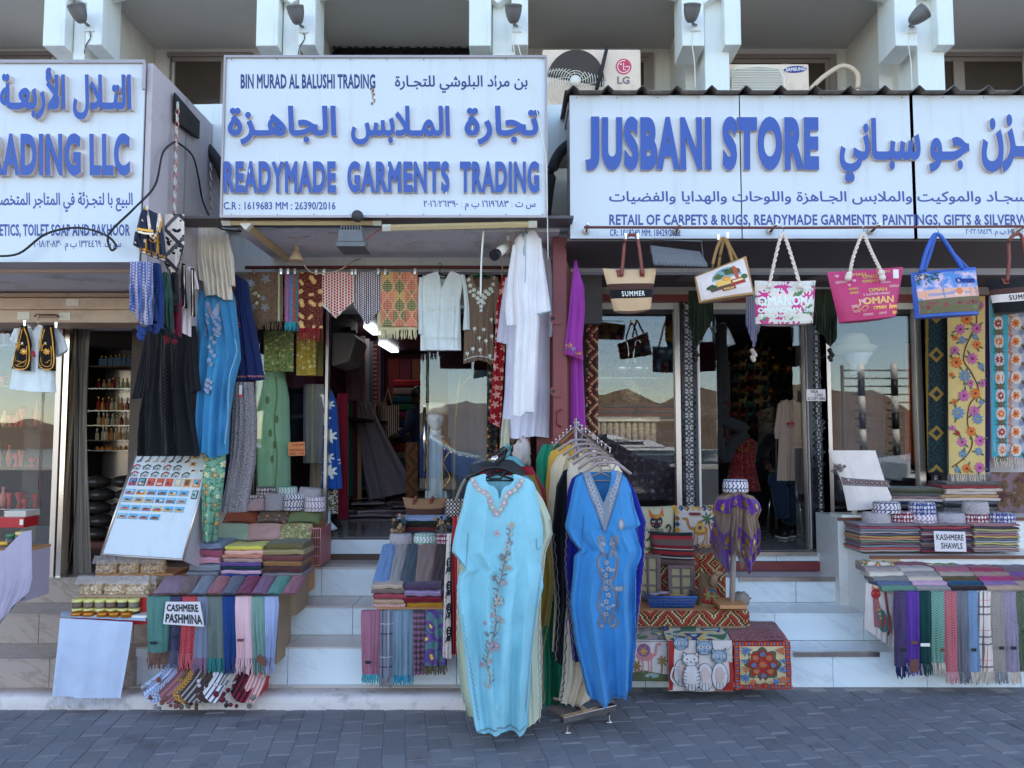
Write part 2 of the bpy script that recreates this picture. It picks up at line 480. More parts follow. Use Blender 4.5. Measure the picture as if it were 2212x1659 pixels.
class Draw:
 "2-D drawing laid on surf(x, y) -> (point, normal); every layer a hair further out"
 def __init__(s,surf):s.m=M(); s.mats=[]; s.surf=surf; s.h=.0012
 def mi(s,mat):
  if mat not in s.mats:s.mats.append(mat)
  return s.mats.index(mat)
 def pt(s,x,y):
  p,n=s.surf(x,y); return p+n*s.h
 def poly(s,pts,mat,up=.0003):
  c2=[Vector(p)for p in pts]
  if area(c2)<0:c2.reverse()
  n=len(s.m.v); k=s.mi(mat); xs=[p.x for p in c2]; ys=[p.y for p in c2]; w_,h_=max(xs)-min(xs),max(ys)-min(ys)
  ph=(s.surf(min(xs),min(ys))[0]-s.surf(max(xs),max(ys))[0]).length
  if ph>.07:
   m_=max(w_,h_)/8; c3=[]
   for a,b in zip(c2,c2[1:]+c2[:1]):
    q=max(1,int((b-a).length/m_)); c3+=[a.lerp(b,i/q)for i in range(q)]
   inn=[Vector((min(xs)+m_*(i+.5),min(ys)+m_*(j+.5)))for i in range(int(w_/m_)+1)for j in range(int(h_/m_)+1)]
   inn=[p for p in inn if wind([c3],p)and min((p-e).length for e in c3)>m_*.3]
   r=geometry.delaunay_2d_cdt(c3+inn,[(i,(i+1)%len(c3))for i in range(len(c3))],[],0,1e-5)
   vs=r[0]; tri=[f for f in r[2]if wind([c3],(vs[f[0]]+vs[f[1]]+vs[f[2]])/3)]
  else:vs,tri=fill([c2])
  s.m.v+=[s.pt(p.x,p.y)for p in vs]
  for f in tri:s.m.f.append(tuple(n+i for i in f)); s.m.m.append(k)
  s.h+=up; return s
 def ell(s,x,y,rx,ry,mat,n=14,rot=0,a0=0,pet=0,amp=0):
  pts=[]
  for i in range(n):
   a=2*math.pi*i/n; q=1+(amp*math.cos(pet*a)if pet else 0)
   dx,dy=math.cos(a)*rx*q,math.sin(a)*ry*q
   pts.append((x+dx*math.cos(rot)-dy*math.sin(rot),y+dx*math.sin(rot)+dy*math.cos(rot)))
  return s.poly(pts,mat)
 def line(s,pts,w_,mat,up=.0002):
  k=s.mi(mat); pts=[Vector(p)for p in pts]; n=len(s.m.v); L=len(pts)
  for i,p in enumerate(pts):
   t=(pts[min(i+1,L-1)]-pts[max(0,i-1)])
   t=t.normalized()if t.length>1e-9 else Vector((1,0)); q=Vector((-t.y,t.x))*(w_/2)
   s.m.v+=[s.pt(p.x+q.x,p.y+q.y),s.pt(p.x-q.x,p.y-q.y)]
  for i in range(L-1):s.m.f.append((n+2*i,n+2*i+1,n+2*i+3,n+2*i+2)); s.m.m.append(k)
  s.h+=up; return s
 def curve(s,pts,w_,mat,n=5,up=.0002):
  return s.line(spline(pts,n),w_,mat,up)
 def flower(s,x,y,r,mat,cen,n=6,rot=0,ln=None):
  for i in range(n):
   a=rot+6.283*i/n; s.ell(x+math.cos(a)*r*.58,y+math.sin(a)*r*.58,r*.46,r*1.7/n+r*.04,mat,8,a); s.h-=.0003
   if ln:s.line([(x+math.cos(a)*r*.3,y+math.sin(a)*r*.3),(x+math.cos(a)*r*.9,y+math.sin(a)*r*.9)],r*.07,ln); s.h-=.0002
  s.h+=.0005; return s.ell(x,y,r*.26,r*.26,cen,8)
 def leaf(s,x,y,L,w_,a,mat):
  return s.ell(x+math.cos(a)*L/2,y+math.sin(a)*L/2,L/2,w_/2,mat,8,a)
 def build(s,name,parent):return s.m.build(name,s.mats,parent,kind='stuff' if parent else None)
def spline(pts,n=6):
 pts=[Vector(p)for p in pts]; o=[]
 for i in range(len(pts)-1):
  p0=pts[max(0,i-1)]; p1=pts[i]; p2=pts[i+1]; p3=pts[min(len(pts)-1,i+2)]
  for k in range(n):
   t=k/n; o.append(.5*((2*p1)+(p2-p0)*t+(2*p0-5*p1+4*p2-p3)*t*t+(3*p1-p0-3*p2+p3)*t**3))
 o.append(pts[-1]); return o
def slab(rows,top,bot,Y,thick=.01,mat=None,nx=40,ny=30,fa=.012,ff=9,seed=0,grow=1.0,lean=0,hemw=0,swing=.4,uvs=1,back_top=None,curl=0,name='cloth',parent=None,sag=0,**kw):
 """rows: [(v, uL, uR)...] side outlines; top/bot: v or [(s, v)...] along the width; returns object and its front surface"""
 L=[(v,a)for v,a,b in rows]; R=[(v,b)for v,a,b in rows]
 tf=(lambda s_:top)if not isinstance(top,list)else(lambda s_:interp(top,s_))
 bf=(lambda s_:bot)if not isinstance(bot,list)else(lambda s_:interp(bot,s_))
 vt=min(q[0]for q in rows); vb=max(q[0]for q in rows)
 px=Y/F
 W=max(b-a for v,a,b in rows)*px
 def fold(s_,t):
  g=fa*(.25+.75*min(1,t*1.6))*grow
  w_=s_+.06*nz(t*1.7,seed,3.3)
  a=.75-2.2*abs(nz(w_*ff+seed*7.3,t*swing+seed,seed))**.8+.38*nz(w_*ff*2.3+3,t*swing*1.5,seed+5)+.1*nz(s_*ff*5,t*4,seed)+.14*nz(s_*ff*2,t*9,seed+2)
  return a*g
 def uvof(s_,t,tfn=tf):
  a,b=tfn(s_),bf(s_); v=lerp(a,b,t)
  if hemw:v+=hemw*(nz(s_*ff*1.2+seed,4.2,seed))*t**6*2
  l,r=interp(L,v),interp(R,v)
  return lerp(l,r,s_),v
 def disp(s_,t):
  e=max(0.0,1-(2*s_-1)**2); k=thick*(e**.5)
  return k/2+fold(s_,t)*min(1,e*4+.25)
 def front(s_,t,o=0.0):
  u,v=uvof(s_,t); p=P(u,v,Y); p.y-=disp(s_,t)+o+lean*t; return p
 btf=tf if back_top is None else((lambda s_:back_top)if not isinstance(back_top,list)else(lambda s_:interp(back_top,s_)))
 def back(s_,t):
  u,v=uvof(s_,t,btf); p=P(u,v,Y); e=max(0.0,1-(2*s_-1)**2)
  p.y+=thick*(e**.5)/2-min(0.0,fold(s_,t)*.6)*min(1,e*4)*(1 if thick>.02 else 0)-(fold(s_,t)*min(1,e*4+.25)if thick<=.02 else 0)-lean*t+.0015
  if thick<=.02:p.y+=0
  return p
 def uvm(s_,t):
  u,v=uvof(s_,t); return((u-rows[0][1])*px*uvs,-(v-vt)*px*uvs)
 m_=M(); m_.grid(front,nx,ny,0,uvm,flip=True)
 nb=max(6,nx//2)if thick>.02 else nx
 m_.grid(back,nb,ny,0,uvm)
 o=m_.build(name,mat,parent,**kw)
 def surf_px(u,v):
  l,r=interp(L,v),interp(R,v); s_=min(1,max(0,(u-l)/max(1e-6,r-l)))
  a,b=tf(s_),bf(s_); t=min(1,max(0,(v-a)/max(1e-6,b-a)))
  p=P(u,v,Y); p.y-=disp(s_,t)+lean*t; return p,V(0,-1,0)
 def surf_st(s_,t):
  return front(s_,t),V(0,-1,0)
 return o,surf_px,front
def fringe(front,n,ln,mat,parent,r=.0025,t=1.0,s0=0.02,s1=.98,seed=1,name='fringe',kn=True,dz=0,k=1,r2=None):
 m_=M(); rnd=random.Random(seed)
 for i in range(n):
  s_=lerp(s0,s1,(i+.5+rnd.uniform(-.2,.2))/n); p=front(s_,t)+V(0,-.002,dz); l=ln*rnd.uniform(.8,1.1)
  q=p+V(rnd.uniform(-.15,.15)*l,rnd.uniform(-.006,.004),-l)
  mid=(p+q)/2+V(rnd.uniform(-.1,.1)*l,-.003,0)
  m_.tube([p,mid,q],[r,r*1.15,r*.9],4,smooth=True,caps=False)
 return m_.build(name,mat,parent)
# ================================================================ materials of the building
WHITE=plain('white_render_paint','e6f0fa',.75,var=.05,sc=2.5,bs=.6,bsc=260,dirt=('8a8680',1.2,.35,1))
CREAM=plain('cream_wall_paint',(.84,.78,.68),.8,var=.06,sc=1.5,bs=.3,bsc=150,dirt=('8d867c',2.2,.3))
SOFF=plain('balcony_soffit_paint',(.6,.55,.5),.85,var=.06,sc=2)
GREYW=plain('lilac_grey_panel','a3abc2',.5,var=.05,sc=3,bs=.1,dirt=('77798a',4.0,.35))
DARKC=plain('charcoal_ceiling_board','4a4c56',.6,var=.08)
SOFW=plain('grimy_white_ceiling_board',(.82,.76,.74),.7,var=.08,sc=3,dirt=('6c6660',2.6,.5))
BLACK=plain('black_plastic','17181c',.45,var=.1)
RUBB=plain('black_rubber','202126',.7)
ALU=plain('brushed_aluminium','aab0bb',.35,metal=.8,var=.06,sc=4)
CHROME=plain('chrome','d0d4dc',.12,metal=1,var=.02)
BRONZ=plain('bronze_window_frame','80848c',.45,metal=.3,var=.08)
MAROON=plain('maroon_steel_paint','6e3238',.45,var=.12,sc=5,dirt=('4a2022',6,.5))
RUST=plain('rusty_brown_rod','5c3230',.6,var=.25,sc=20)
WOODL=plain('bare_plywood','a8825c',.65,var=.15,sc=7)
WOODW=plain('weathered_wood','8d8478',.8,var=.2,sc=6)
SIGNW=plain('sign_panel_white','b8d0ea',.28,var=.025,sc=1.2,bs=.05,bsc=5,dirt=('8f8c84',1.5,.3,1))
SIGNF=plain('sign_edge_grey','8c92a2',.4,metal=.5,var=.06)
BLUEL=plain('letter_face_blue','2e50ac',.3,var=.05,sc=4,bs=.05,spec=.5)
BLUEF=plain('printed_blue','33499c',.4,var=.06,sc=30,bs=0)
BLUED=plain('printed_dark_blue','27367a',.4,var=.06,sc=30,bs=0)
LSIDE=plain('letter_return_grey','b4bccc',.6,var=.08,sc=8)
PVCW=plain('white_plastic','d4d8e0',.4,var=.04)
CREAMP=plain('yellowed_plastic','c8c3b0',.45,var=.06)
TILEW=None
def tile_mat(name,base,vein,k=1.0,rough=.12,vs=1.4):
 m,b=new_mat(name); setb(b,rough,0,.5); v=coord()
 x,y,z=sep(v); oi=E.T.nodes.new('ShaderNodeObjectInfo'); rnd=E(oi.outputs['Random'])
 q=comb(x*1.0+z*1.6+rnd*7,y+z*.5+rnd*3,z*.6)
 n=noi(q,vs*2.2,6,.62)
 vein_m=mn(mx((.035-ab(n-.5))*40,0),1)
 c=cm(noi(v,2.0)*.5,base,tuple(q_*.92 for q_ in C(base)[:3]))
 c=cm(vein_m*(noi(q,1.7)*1.1)*k,c,vein)
 c=cm(mn(mx((noi(v,6,5,.7)-.58)*4,0),1)*.25,c,'9e9c9c')
 col(b,c); b.inputs['Roughness'].default_value=rough; bump(b,noi(v,9,2),.05,.002)
 return m
TW=tile_mat('white_marble_tile','e8f0ff','9aa8c6',.3)
TG=tile_mat('grey_white_tile','b8bcc4','9a9da4',.4,.2)
TB=tile_mat('beige_marble_tile','9d9ca0','7c7470',.8,.28,2.2)
TF=tile_mat('polished_shop_floor','8f96a6','6b7282',.5,.06)
GROUT=plain('tile_grout','6a6a6c',.9)
CURB=plain('white_painted_kerb','c3cad8',.8,var=.1,sc=8,bs=.6,bsc=60,dirt=('6f737c',7,.7))
def yg(v,z):return PZ(1106,v,z).y
def zg(v,Y):return P(1106,v,Y).z
def xg(u,Y,v=900):return P(u,v,Y).x
# ================================================================ ground
def paver_mat():
 m,b=new_mat('dark_concrete_paver'); setb(b,.75,0,.35); v=coord()
 oi=E.T.nodes.new('ShaderNodeObjectInfo'); r=E(oi.outputs['Random'])
 g=E.T.nodes.new('ShaderNodeNewGeometry'); pos=E(g.outputs['Position'])
 c=ramp(r,[(0,'667082'),(.35,'70798a'),(.6,'5d6677'),(.8,'767e8e'),(.93,'696c78')])
 c=cm(noi(pos,1.3,3)*.6,c,'3f4654'); c=cm(noi(pos,90,2)*.55,c,'7c8494')
 c=cm(mx(noi(pos,3.5,5,.75)-.55,0)*3,c,'39383c'); col(b,c); bump(b,noi(pos,150,3)+noi(pos,25,2)*.5,.6,.004)
 return m
PAV=paver_mat()
SAND=plain('sandy_joint','868c98',.95,var=.3,sc=30)
ASPH=plain('road_asphalt',(.1,.1,.1),.85,var=.2,sc=3,bs=.5)
m_=M(); m_.box(-14,14,1.0,6.0,-.25,-.0045)
pave=struct(m_,'pavement',SAND)
ang=math.radians(8.2); ca,sa_=math.cos(ang),math.sin(ang)
def paver_mesh(L,W,s):
 r=random.Random(s); b=.004; h=.03; j=lambda a:a+r.uniform(-.0022,.0022)
 lo=[(-W,-L),(W,-L),(W,L),(-W,L)]
 a=[V(j(x),j(y),-h)for x,y in lo]; c=[V(p.x,p.y,-b*.9)for p in a]
 t=[V(x-math.copysign(b,x),y-math.copysign(b,y),r.uniform(-.0015,.0015))for x,y in lo]
 vs=a+c+t; f=[(8,9,10,11)]
 for i in range(4):
  k=(i+1)%4; f+=[(i,k,4+k,4+i),(4+i,4+k,8+k,8+i)]
 return vs,f
PL,PW=.165,.115
meshes=[]; PLW=None
for k in range(8):
 vs,f=paver_mesh(PL/2-.0045,PW/2-.0012,k); me=bpy.data.meshes.new('paver'); me.from_pydata(vs,[],f); me.materials.append(PAV); meshes.append((me,vs,f))
cand=[]
for i in range(-64,64):
 for j in range(-50,50):
  lx=i*PW; ly=(j+(.5 if i%2 else 0)+(.17 if i%3==0 else 0))*PL
  x=lx*ca+ly*-sa_*-1*-1; y=lx*sa_+ly*ca
  y+=3.9
  if 2.9<y<5.0 and abs(x)<1.2+y*.72:cand.append((y,x,i,j))
vis=[]
for y,x,i,j in cand:
 u=1106+x/(y)*1660; vv=942+1.6/y*1660
 lim=yg(1531,0)if x<-.25 else yg(1484,0)
 if vv<1675 and y<lim+.1 and-30<u<2240 and not(985<u<1175 and vv<1575):vis.append((y,x,i,j))
vis.sort(); near=set((q[2],q[3])for q in vis[:300])
rest=M(); rp=random.Random(4)
for y,x,i,j in cand:
 k=rp.randrange(8); dz=rp.uniform(-.0025,.0025); tx,ty=rp.uniform(-.006,.006),rp.uniform(-.006,.006)
 if(i,j)in near:
  o=bpy.data.objects.new('paver',meshes[k][0]); COL.objects.link(o); o.parent=pave
  o.location=V(x,y,dz)-WL[pave.name]; o.rotation_euler=(tx,ty,ang+rp.uniform(-.006,.006))
 else:
  n=len(rest.v); vs,f=meshes[k][1:]
  rest.v+=[V(x+p.x*ca-p.y*sa_,y+p.x*sa_+p.y*ca,p.z+dz)for p in vs]
  rest.f+=[tuple(n+q for q in ff)for ff in f]; rest.m+=[0]*len(f)
rest.build('paver_field',PAV,pave,kind='stuff')
YC=yg(1533,0); ZC=zg(1505,YC)
XE=xg(1010,YC)
m_=M()
def kfn(a,b):
 x=lerp(-5.2,XE,a); q=nz(x*6,1)*.006+nz(x*30,2)*.003
 pr=[(0,-.02),(-.004,ZC*.5),(.004,ZC-.012),(.02,ZC),(.16,ZC),(.16,-.02)]
 k=b*5; i=min(4,int(k+1e-6)); t=k-i
 py=lerp(pr[i][0],pr[i+1][0],t); pz=lerp(pr[i][1],pr[i+1][1],t)
 return V(x,YC+py+q,pz+q*.6)
m_.grid(kfn,260,5,flip=True)
struct(m_,'kerb',CURB)
def tiles(root,name,mat,x0,x1,y0,y1,z0,z1,w,face='f',off=0,joint=.004,th=.012,bev=.0012):
 "a row of tiles: face f = riser (in xz), t = tread (in xy)"
 x=x0-off
 while x<x1-.01:
  a,b=max(x,x0),min(x+w,x1)
  if b-a>.02:
   q=M(); j=joint/2; r=random.uniform(-.0006,.0006)
   if face=='f':q.box(a+j,b-j,y0-th+r,y0+.002,z0+j,z1-j)
   else:q.box(a+j,b-j,y0+j,y1-j,z1-.004,z1+th*.5+r)
   q.build(name,mat,root)
  x+=w
def stair(name,mat,x0s,x1,lev,w,label,nose=.012,wt=None,bodymat=None):
 """lev: [(Yriser, ztop)], last tread runs back to Yend"""
 body=M(); zb=0.0
 for(Y,z),(Yn,_),x0 in zip(lev,lev[1:],x0s):
  body.box(x0,x1,Y+.002,lev[-1][0]+.3,zb if zb else-.02,z-.003); zb=z-.003
 o=struct(body,name,bodymat or GROUT); zb=lev[0][2]if len(lev[0])>2 else 0
 for k,((Y,z),(Yn,_),x0)in enumerate(zip([l[:2]for l in lev],[l[:2]for l in lev[1:]],x0s)):
  tiles(o,'riser_tile',mat,x0,x1,Y,Y,zb,z-.006,w,'f',off=(k%2)*w*.45+.1)
  tiles(o,'tread_tile',wt or mat,x0,x1,Y-nose-.008,Yn-.012,0,z-.002,w,'t',off=(k%2)*w*.45+.1)
  zb=z+.004
 return o
y1=yg(1478,ZC); z1=zg(1397,y1); y2=yg(1372,z1); z2=zg(1310,y2); y3=yg(1288,z2); z3=zg(1226,y3); y4=yg(1210,z3); z4=zg(1165,y4)
xl=xg(330,y1)
plat=M().box(-5.2,XE,YC+.16,y1+.02,-.02,ZC-.008); po=struct(plat,'platform',GROUT)
tiles(po,'platform_tile',TG,xg(300,YC+.2),XE,YC+.162,y1-.014,0,ZC-.002,.6,'t',off=.2)
tiles(po,'platform_tile',TB,-5.2,xg(300,YC+.2),YC+.162,y1-.014,0,ZC-.002,.6,'t',off=.3)
XM=xg(1203,5.0)
st_mid=stair('middle_stairs',TW,[xg(305,y1)+.02,xl,xl,xl],XM,[(y1,z1),(y2,z2),(y3,z3),(y4-.05,z3+.002)][:3]+[(y4,z3)],.52,'',wt=TG)
ZM=z4
thr=M().box(xl,XM,y4-.012,y4+.03,z3+.005,zg(1198,y4)); struct(thr,'wooden_threshold',plain('dark_wood','4d3f3a',.6,var=.2,sc=12))
q=M().box(xl,XM,y4+.02,y4+.3,z3-.2,ZM-.004); fo=struct(q,'shop_entrance_sill',GROUT)
tiles(fo,'riser_tile',TW,xl,XM,y4+.012,0,zg(1198,y4)+.003,ZM-.001,.55,'f',off=.25)
a1=yg(1484,ZC); b1=zg(1423,a1); a2=yg(1391,b1); b2=zg(1326,a2); a3=yg(1303,b2); b3=zg(1248,a3); a4=a3+.6
xr=xg(302,a1)
st_left=stair('left_stairs',TB,[-5.2]*3,xr,[(a1,b1),(a2,b2),(a3,b3),(a4,b3)],.62,'')
q=M().box(xr-.002,xr+.014,a1-.01,a4,ZC,b1+.002); q.build('side_tile',TB,st_left)
q=M().box(xr-.002,xr+.012,a2-.01,a4,b1+.004,b2+.002); q.build('side_tile',TB,st_left)
YR=yg(1484,0); r1=zg(1409,YR); c2=yg(1384,r1); r2=zg(1325,c2); c3=yg(1302,r2); r3=zg(1248,c3); c4=yg(1235,r3)
XRL=XM+.06
st_r=stair('right_stairs',TW,[XRL]*3,4.6,[(YR,r1),(c2,r2),(c3,r3),(c4,r3)],.60,'')
q=M().box(XRL,4.6,c4,c4+.03,r3+.006,zg(1214,c4)); struct(q,'maroon_threshold',MAROON)
ZR=zg(1193,c4+.03)
q=M().box(XRL,4.6,c4+.035,c4+.4,r3-.2,ZR-.004); fo=struct(q,'right_shop_sill',GROUT)
tiles(fo,'riser_tile',TW,XRL,4.6,c4+.028,0,zg(1214,c4)+.003,ZR-.001,.62,'f',off=.2)
for Y,z,ua,ub in((YR,r1,1700,1880),(c3,r3,1588,1828),(c4+.02,ZR,1560,1755)):
 q=M().box(xg(ua,Y),xg(ub,Y),Y-.026,Y+.004,z-.022,z+.007); struct(q,'metal_nosing',plain('worn_steel_nosing','a0a6b0',.25,metal=.9,var=.35,sc=18))
# ================================================================ shop interiors (rooms)
YG=c4+.12
YM=y4+.12
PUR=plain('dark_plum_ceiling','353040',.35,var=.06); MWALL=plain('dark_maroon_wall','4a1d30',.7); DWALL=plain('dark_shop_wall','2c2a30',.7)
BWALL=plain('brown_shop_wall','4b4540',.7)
def room(name,x0,x1,y0,y1_,z0,z1_,wall,ceil,floor,tw=.6):
 q=M().box(x0,x1,y0,y1_,z0-.3,z0-.008); fo_=struct(q,name+'_floor',GROUT)
 yy=y0
 while yy<y1_-.05 and yy<y0+3.2:
  tiles(fo_,'floor_tile',floor,x0,x1,yy,min(yy+tw,y1_),0,z0-.006,tw,'t',joint=.002,off=.2); yy+=tw
 if yy<y1_-.05:M().box(x0,x1,yy,y1_,z0-.006,z0).build('floor_area',floor,fo_)
 struct(M().box(x0-.1,x0,y0,y1_,z0-.3,z1_),name+'_wall',wall)
 struct(M().box(x1,x1+.1,y0,y1_,z0-.3,z1_),name+'_wall',wall)
 struct(M().box(x0-.1,x1+.1,y1_,y1_+.1,z0-.3,z1_),name+'_wall',wall)
 struct(M().box(x0-.1,x1+.1,y0,y1_+.1,z1_,z1_+.08),name+'_ceiling',ceil)
MX0,MX1=-1.98,.42
ZMC=zg(612,YM)
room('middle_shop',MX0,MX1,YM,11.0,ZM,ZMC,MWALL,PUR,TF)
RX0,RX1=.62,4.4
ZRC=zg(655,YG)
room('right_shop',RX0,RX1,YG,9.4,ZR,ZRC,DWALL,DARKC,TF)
LX1=xg(305,5.75)
YL=yg(1242,b3)
ZLC=zg(690,YL)
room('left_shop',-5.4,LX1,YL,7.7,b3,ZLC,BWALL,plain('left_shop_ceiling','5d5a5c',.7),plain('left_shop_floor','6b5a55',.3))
# ================================================================ upper floor: balcony wall, columns, arches
YCOL=5.1; SP=461
ZBC=4.72; YBK=6.0
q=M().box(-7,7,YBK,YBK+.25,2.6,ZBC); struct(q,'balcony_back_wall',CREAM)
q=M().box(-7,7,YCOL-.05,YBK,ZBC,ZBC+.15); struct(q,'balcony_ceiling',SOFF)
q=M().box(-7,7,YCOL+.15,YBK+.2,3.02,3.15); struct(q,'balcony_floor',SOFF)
q=M().box(-9,9,YCOL+.32,14,ZBC+.16,8.2); struct(q,'unseen_upper_mass',WHITE)  # unseen mass above the view, height shaped to shade pavement and allow street bounce
for k in range(-1,7):
 xc=(153+SP*k-1106)*YCOL/F
 struct(M().box(xc-.05,xc+.05,YCOL+.36,YBK-.002,3.16,ZBC-.002),'balcony_pier',CREAM)
q=M()
for k in range(-2,6):
 xa=(153+SP*k-1106)*YCOL/F; xb=xa+SP*YCOL/F; n=20; top=8.2
 for i in range(n):
  s0,s1=i/n,(i+1)/n
  h=lambda s_:P(1106,10-40*(max(0,1-(2*s_-1)**2)**.6),YCOL).z
  x0,x1=lerp(xa,xb,s0),lerp(xa,xb,s1)
  q.hexa([V(x0,YCOL-.02,h(s0)),V(x1,YCOL-.02,h(s1)),V(x1,YCOL-.02,top),V(x0,YCOL-.02,top)],[V(x0,YCOL+.1,h(s0)),V(x1,YCOL+.1,h(s1)),V(x1,YCOL+.1,top),V(x0,YCOL+.1,top)])
struct(q,'upper_facade',WHITE)
def px_box(q,u0,u1,v0,v1,Y0,Y1,mi=0):
 a,b=P(u0,v1,Y0),P(u1,v0,Y0); q.box(a.x,b.x,Y0,Y1,a.z,b.z,mi); return q
cols={}
for k,nm in enumerate('ABCDE'):
 c=153+SP*k; cols[nm]=c
 root=thing('column',['white corbelled column above the left sign carrying the leftmost lamp','white corbelled column above the left end of the garments trading sign','white corbelled column above the right end of the garments trading sign','white corbelled column between the two air conditioner units','white corbelled column at far right above the store sign'][k],'column',V((c-1106)*YCOL/F,YCOL,2.9),'columns between the balcony arches')
 q=M(); px_box(q,c-12,c+36,-60,520 if nm not in 'DE' else 205,YCOL+.06,YCOL+.34); q.build('shaft',WHITE,root,bevel=.006)
 for(a,b,v)in((c-62,c-14,99),(c+30,c+66,97)):
  q=M(); a0,b0=P(a,v,YCOL-.03),P(b,v,YCOL-.03)
  z=a0.z; f_=[V(a0.x,YCOL-.03,z),V(b0.x,YCOL-.03,z),V(b0.x,YCOL-.03,4.9),V(a0.x,YCOL-.03,4.9)]
  bk=[V(a0.x,YCOL+.22,z-.01),V(b0.x,YCOL+.22,z-.01),V(b0.x,YCOL+.22,4.9),V(a0.x,YCOL+.22,4.9)]
  q.hexa(f_,bk); q.build('corbel',WHITE,root,bevel=.008)
struct(M().box(-7,7,YCOL+.22,YCOL+.32,2.75,3.12),'balcony_parapet',WHITE)
def archpiece(pts,Y0,Y1,name,mat):
 q=M(); q.hexa([P(u,v,Y0)for u,v in pts],[P(u,v,Y0)+V(0,Y1-Y0,0)for u,v in pts]); return struct(q,name,mat)
archpiece([(404,226),(500,224),(500,380),(476,345),(450,318),(415,300)][::-1],4.95,5.3,'lower_arch',WHITE)
archpiece([(1170,226),(1240,226),(1240,300),(1205,322),(1182,372),(1170,400)][::-1],4.95,5.3,'lower_arch',WHITE)
q=M(); q.tube([P(u,v,4.93)for u,v in spline([(408,285),(440,312),(470,350),(490,400)],4)],.035,8); struct(q,'black_arch_lining',RUBB)
q=M(); q.tube([P(u,v,4.93)for u,v in spline([(1238,305),(1208,332),(1190,380),(1178,470)],4)],.035,8); struct(q,'black_arch_lining',RUBB)
struct(M().box(xg(330,5.5),xg(560,5.5),5.42,5.5,2.5,3.05),'inner_lintel',GREYW)
struct(M().box(xg(1150,5.5),xg(1300,5.5),5.42,5.5,2.4,3.05),'inner_lintel',DARKC)
GLD=None
def glass_mat(name,fac=.2,tint=(.98,1,1),rough=0.0):
 m,b=new_mat(name); t=E.T; t.nodes.remove(b); o=t.nodes['Material Output']
 tr=t.nodes.new('ShaderNodeBsdfTransparent'); tr.inputs[0].default_value=(*tint,1)
 gl=t.nodes.new('ShaderNodeBsdfGlossy'); gl.inputs['Roughness'].default_value=rough; gl.inputs[0].default_value=(1,1,1,1)
 mixn=t.nodes.new('ShaderNodeMixShader'); lw=t.nodes.new('ShaderNodeFresnel'); lw.inputs[0].default_value=1.5
 f_=E(lw.outputs[0])+fac; t.links.new(f_.s,mixn.inputs[0]); t.links.new(tr.outputs[0],mixn.inputs[1]); t.links.new(gl.outputs[0],mixn.inputs[2])
 t.links.new(mixn.outputs[0],o.inputs[0]); return m
GL=glass_mat('shop_window_glass',.0)
GLW=plain('dark_dusty_glass','3a3836',.15,var=.15,sc=3,spec=.6)
def upper_window(u0,u1,v0,label,v1=330,mull=None,Y=YBK):
 root=thing('window',label,'window',P((u0+u1)/2,v1,Y))
 def bar(a,b,c,d,y0,y1_,nm='frame'):
  q=M(); px_box(q,a,b,c,d,y0,y1_); q.build(nm,BRONZ,root,bevel=.002)
 bar(u0,u1,v0,v0+9,Y-.03,Y-.002); bar(u0,u0+9,v0+9,v1,Y-.03,Y-.002); bar(u1-9,u1,v0+9,v1,Y-.03,Y-.002)
 bar(u0+11,u1-11,v0+11,v0+20,Y-.018,Y-.003,'sash'); bar(u0+11,u0+19,v0+20,v1,Y-.018,Y-.003,'sash'); bar(u1-19,u1-11,v0+20,v1,Y-.018,Y-.003,'sash')
 if mull:bar(mull-8,mull+8,v0+20,v1,Y-.022,Y-.003,'mullion')
 q=M(); px_box(q,u0+12,u1-12,v0+12,v1,Y-.008,Y-.0025); q.build('pane',GLW,root)
upper_window(-80,118,110,'brown framed window behind the leftmost balcony arch',mull=30)
upper_window(360,545,112,'brown framed sliding window with dusty pane above the hanging cream tunic',mull=480)
upper_window(1180,1412,113,'window with grey frame partly hidden behind the round fan condenser unit',mull=1300)
upper_window(1560,1807,116,'bronze framed window behind the condenser with square grille',mull=1700)
upper_window(2005,2290,112,'bronze window at far right with curtain seen through its pane',mull=2075)
root=thing('grille_window','black iron grille of overlapping circles in the middle balcony opening','window',P(864,130,YBK))
q=M(); px_box(q,720,1022,86,250,YBK-.012,YBK-.002); q.build('pane',BLACK,root)
q=M()
for(a,b,c,d)in((718,724,84,250),(1018,1024,84,250),(724,1018,84,89),(724,1018,96,99),(724,1018,152,155)):px_box(q,a,b,c,d,YBK-.045,YBK-.015)
q.build('frame',BLACK,root)
q=M()
for k in range(8):
 for row in(0,1):
  cx=744+k*37
  q.tube([P(cx+27*math.cos(t*.3927),126+row*54+27*math.sin(t*.3927),YBK-.03)for t in range(17)],.007,5)
q.build('scrollwork',BLACK,root)
LG=plain('grey_lamp_housing','5c646e',.5,var=.1)
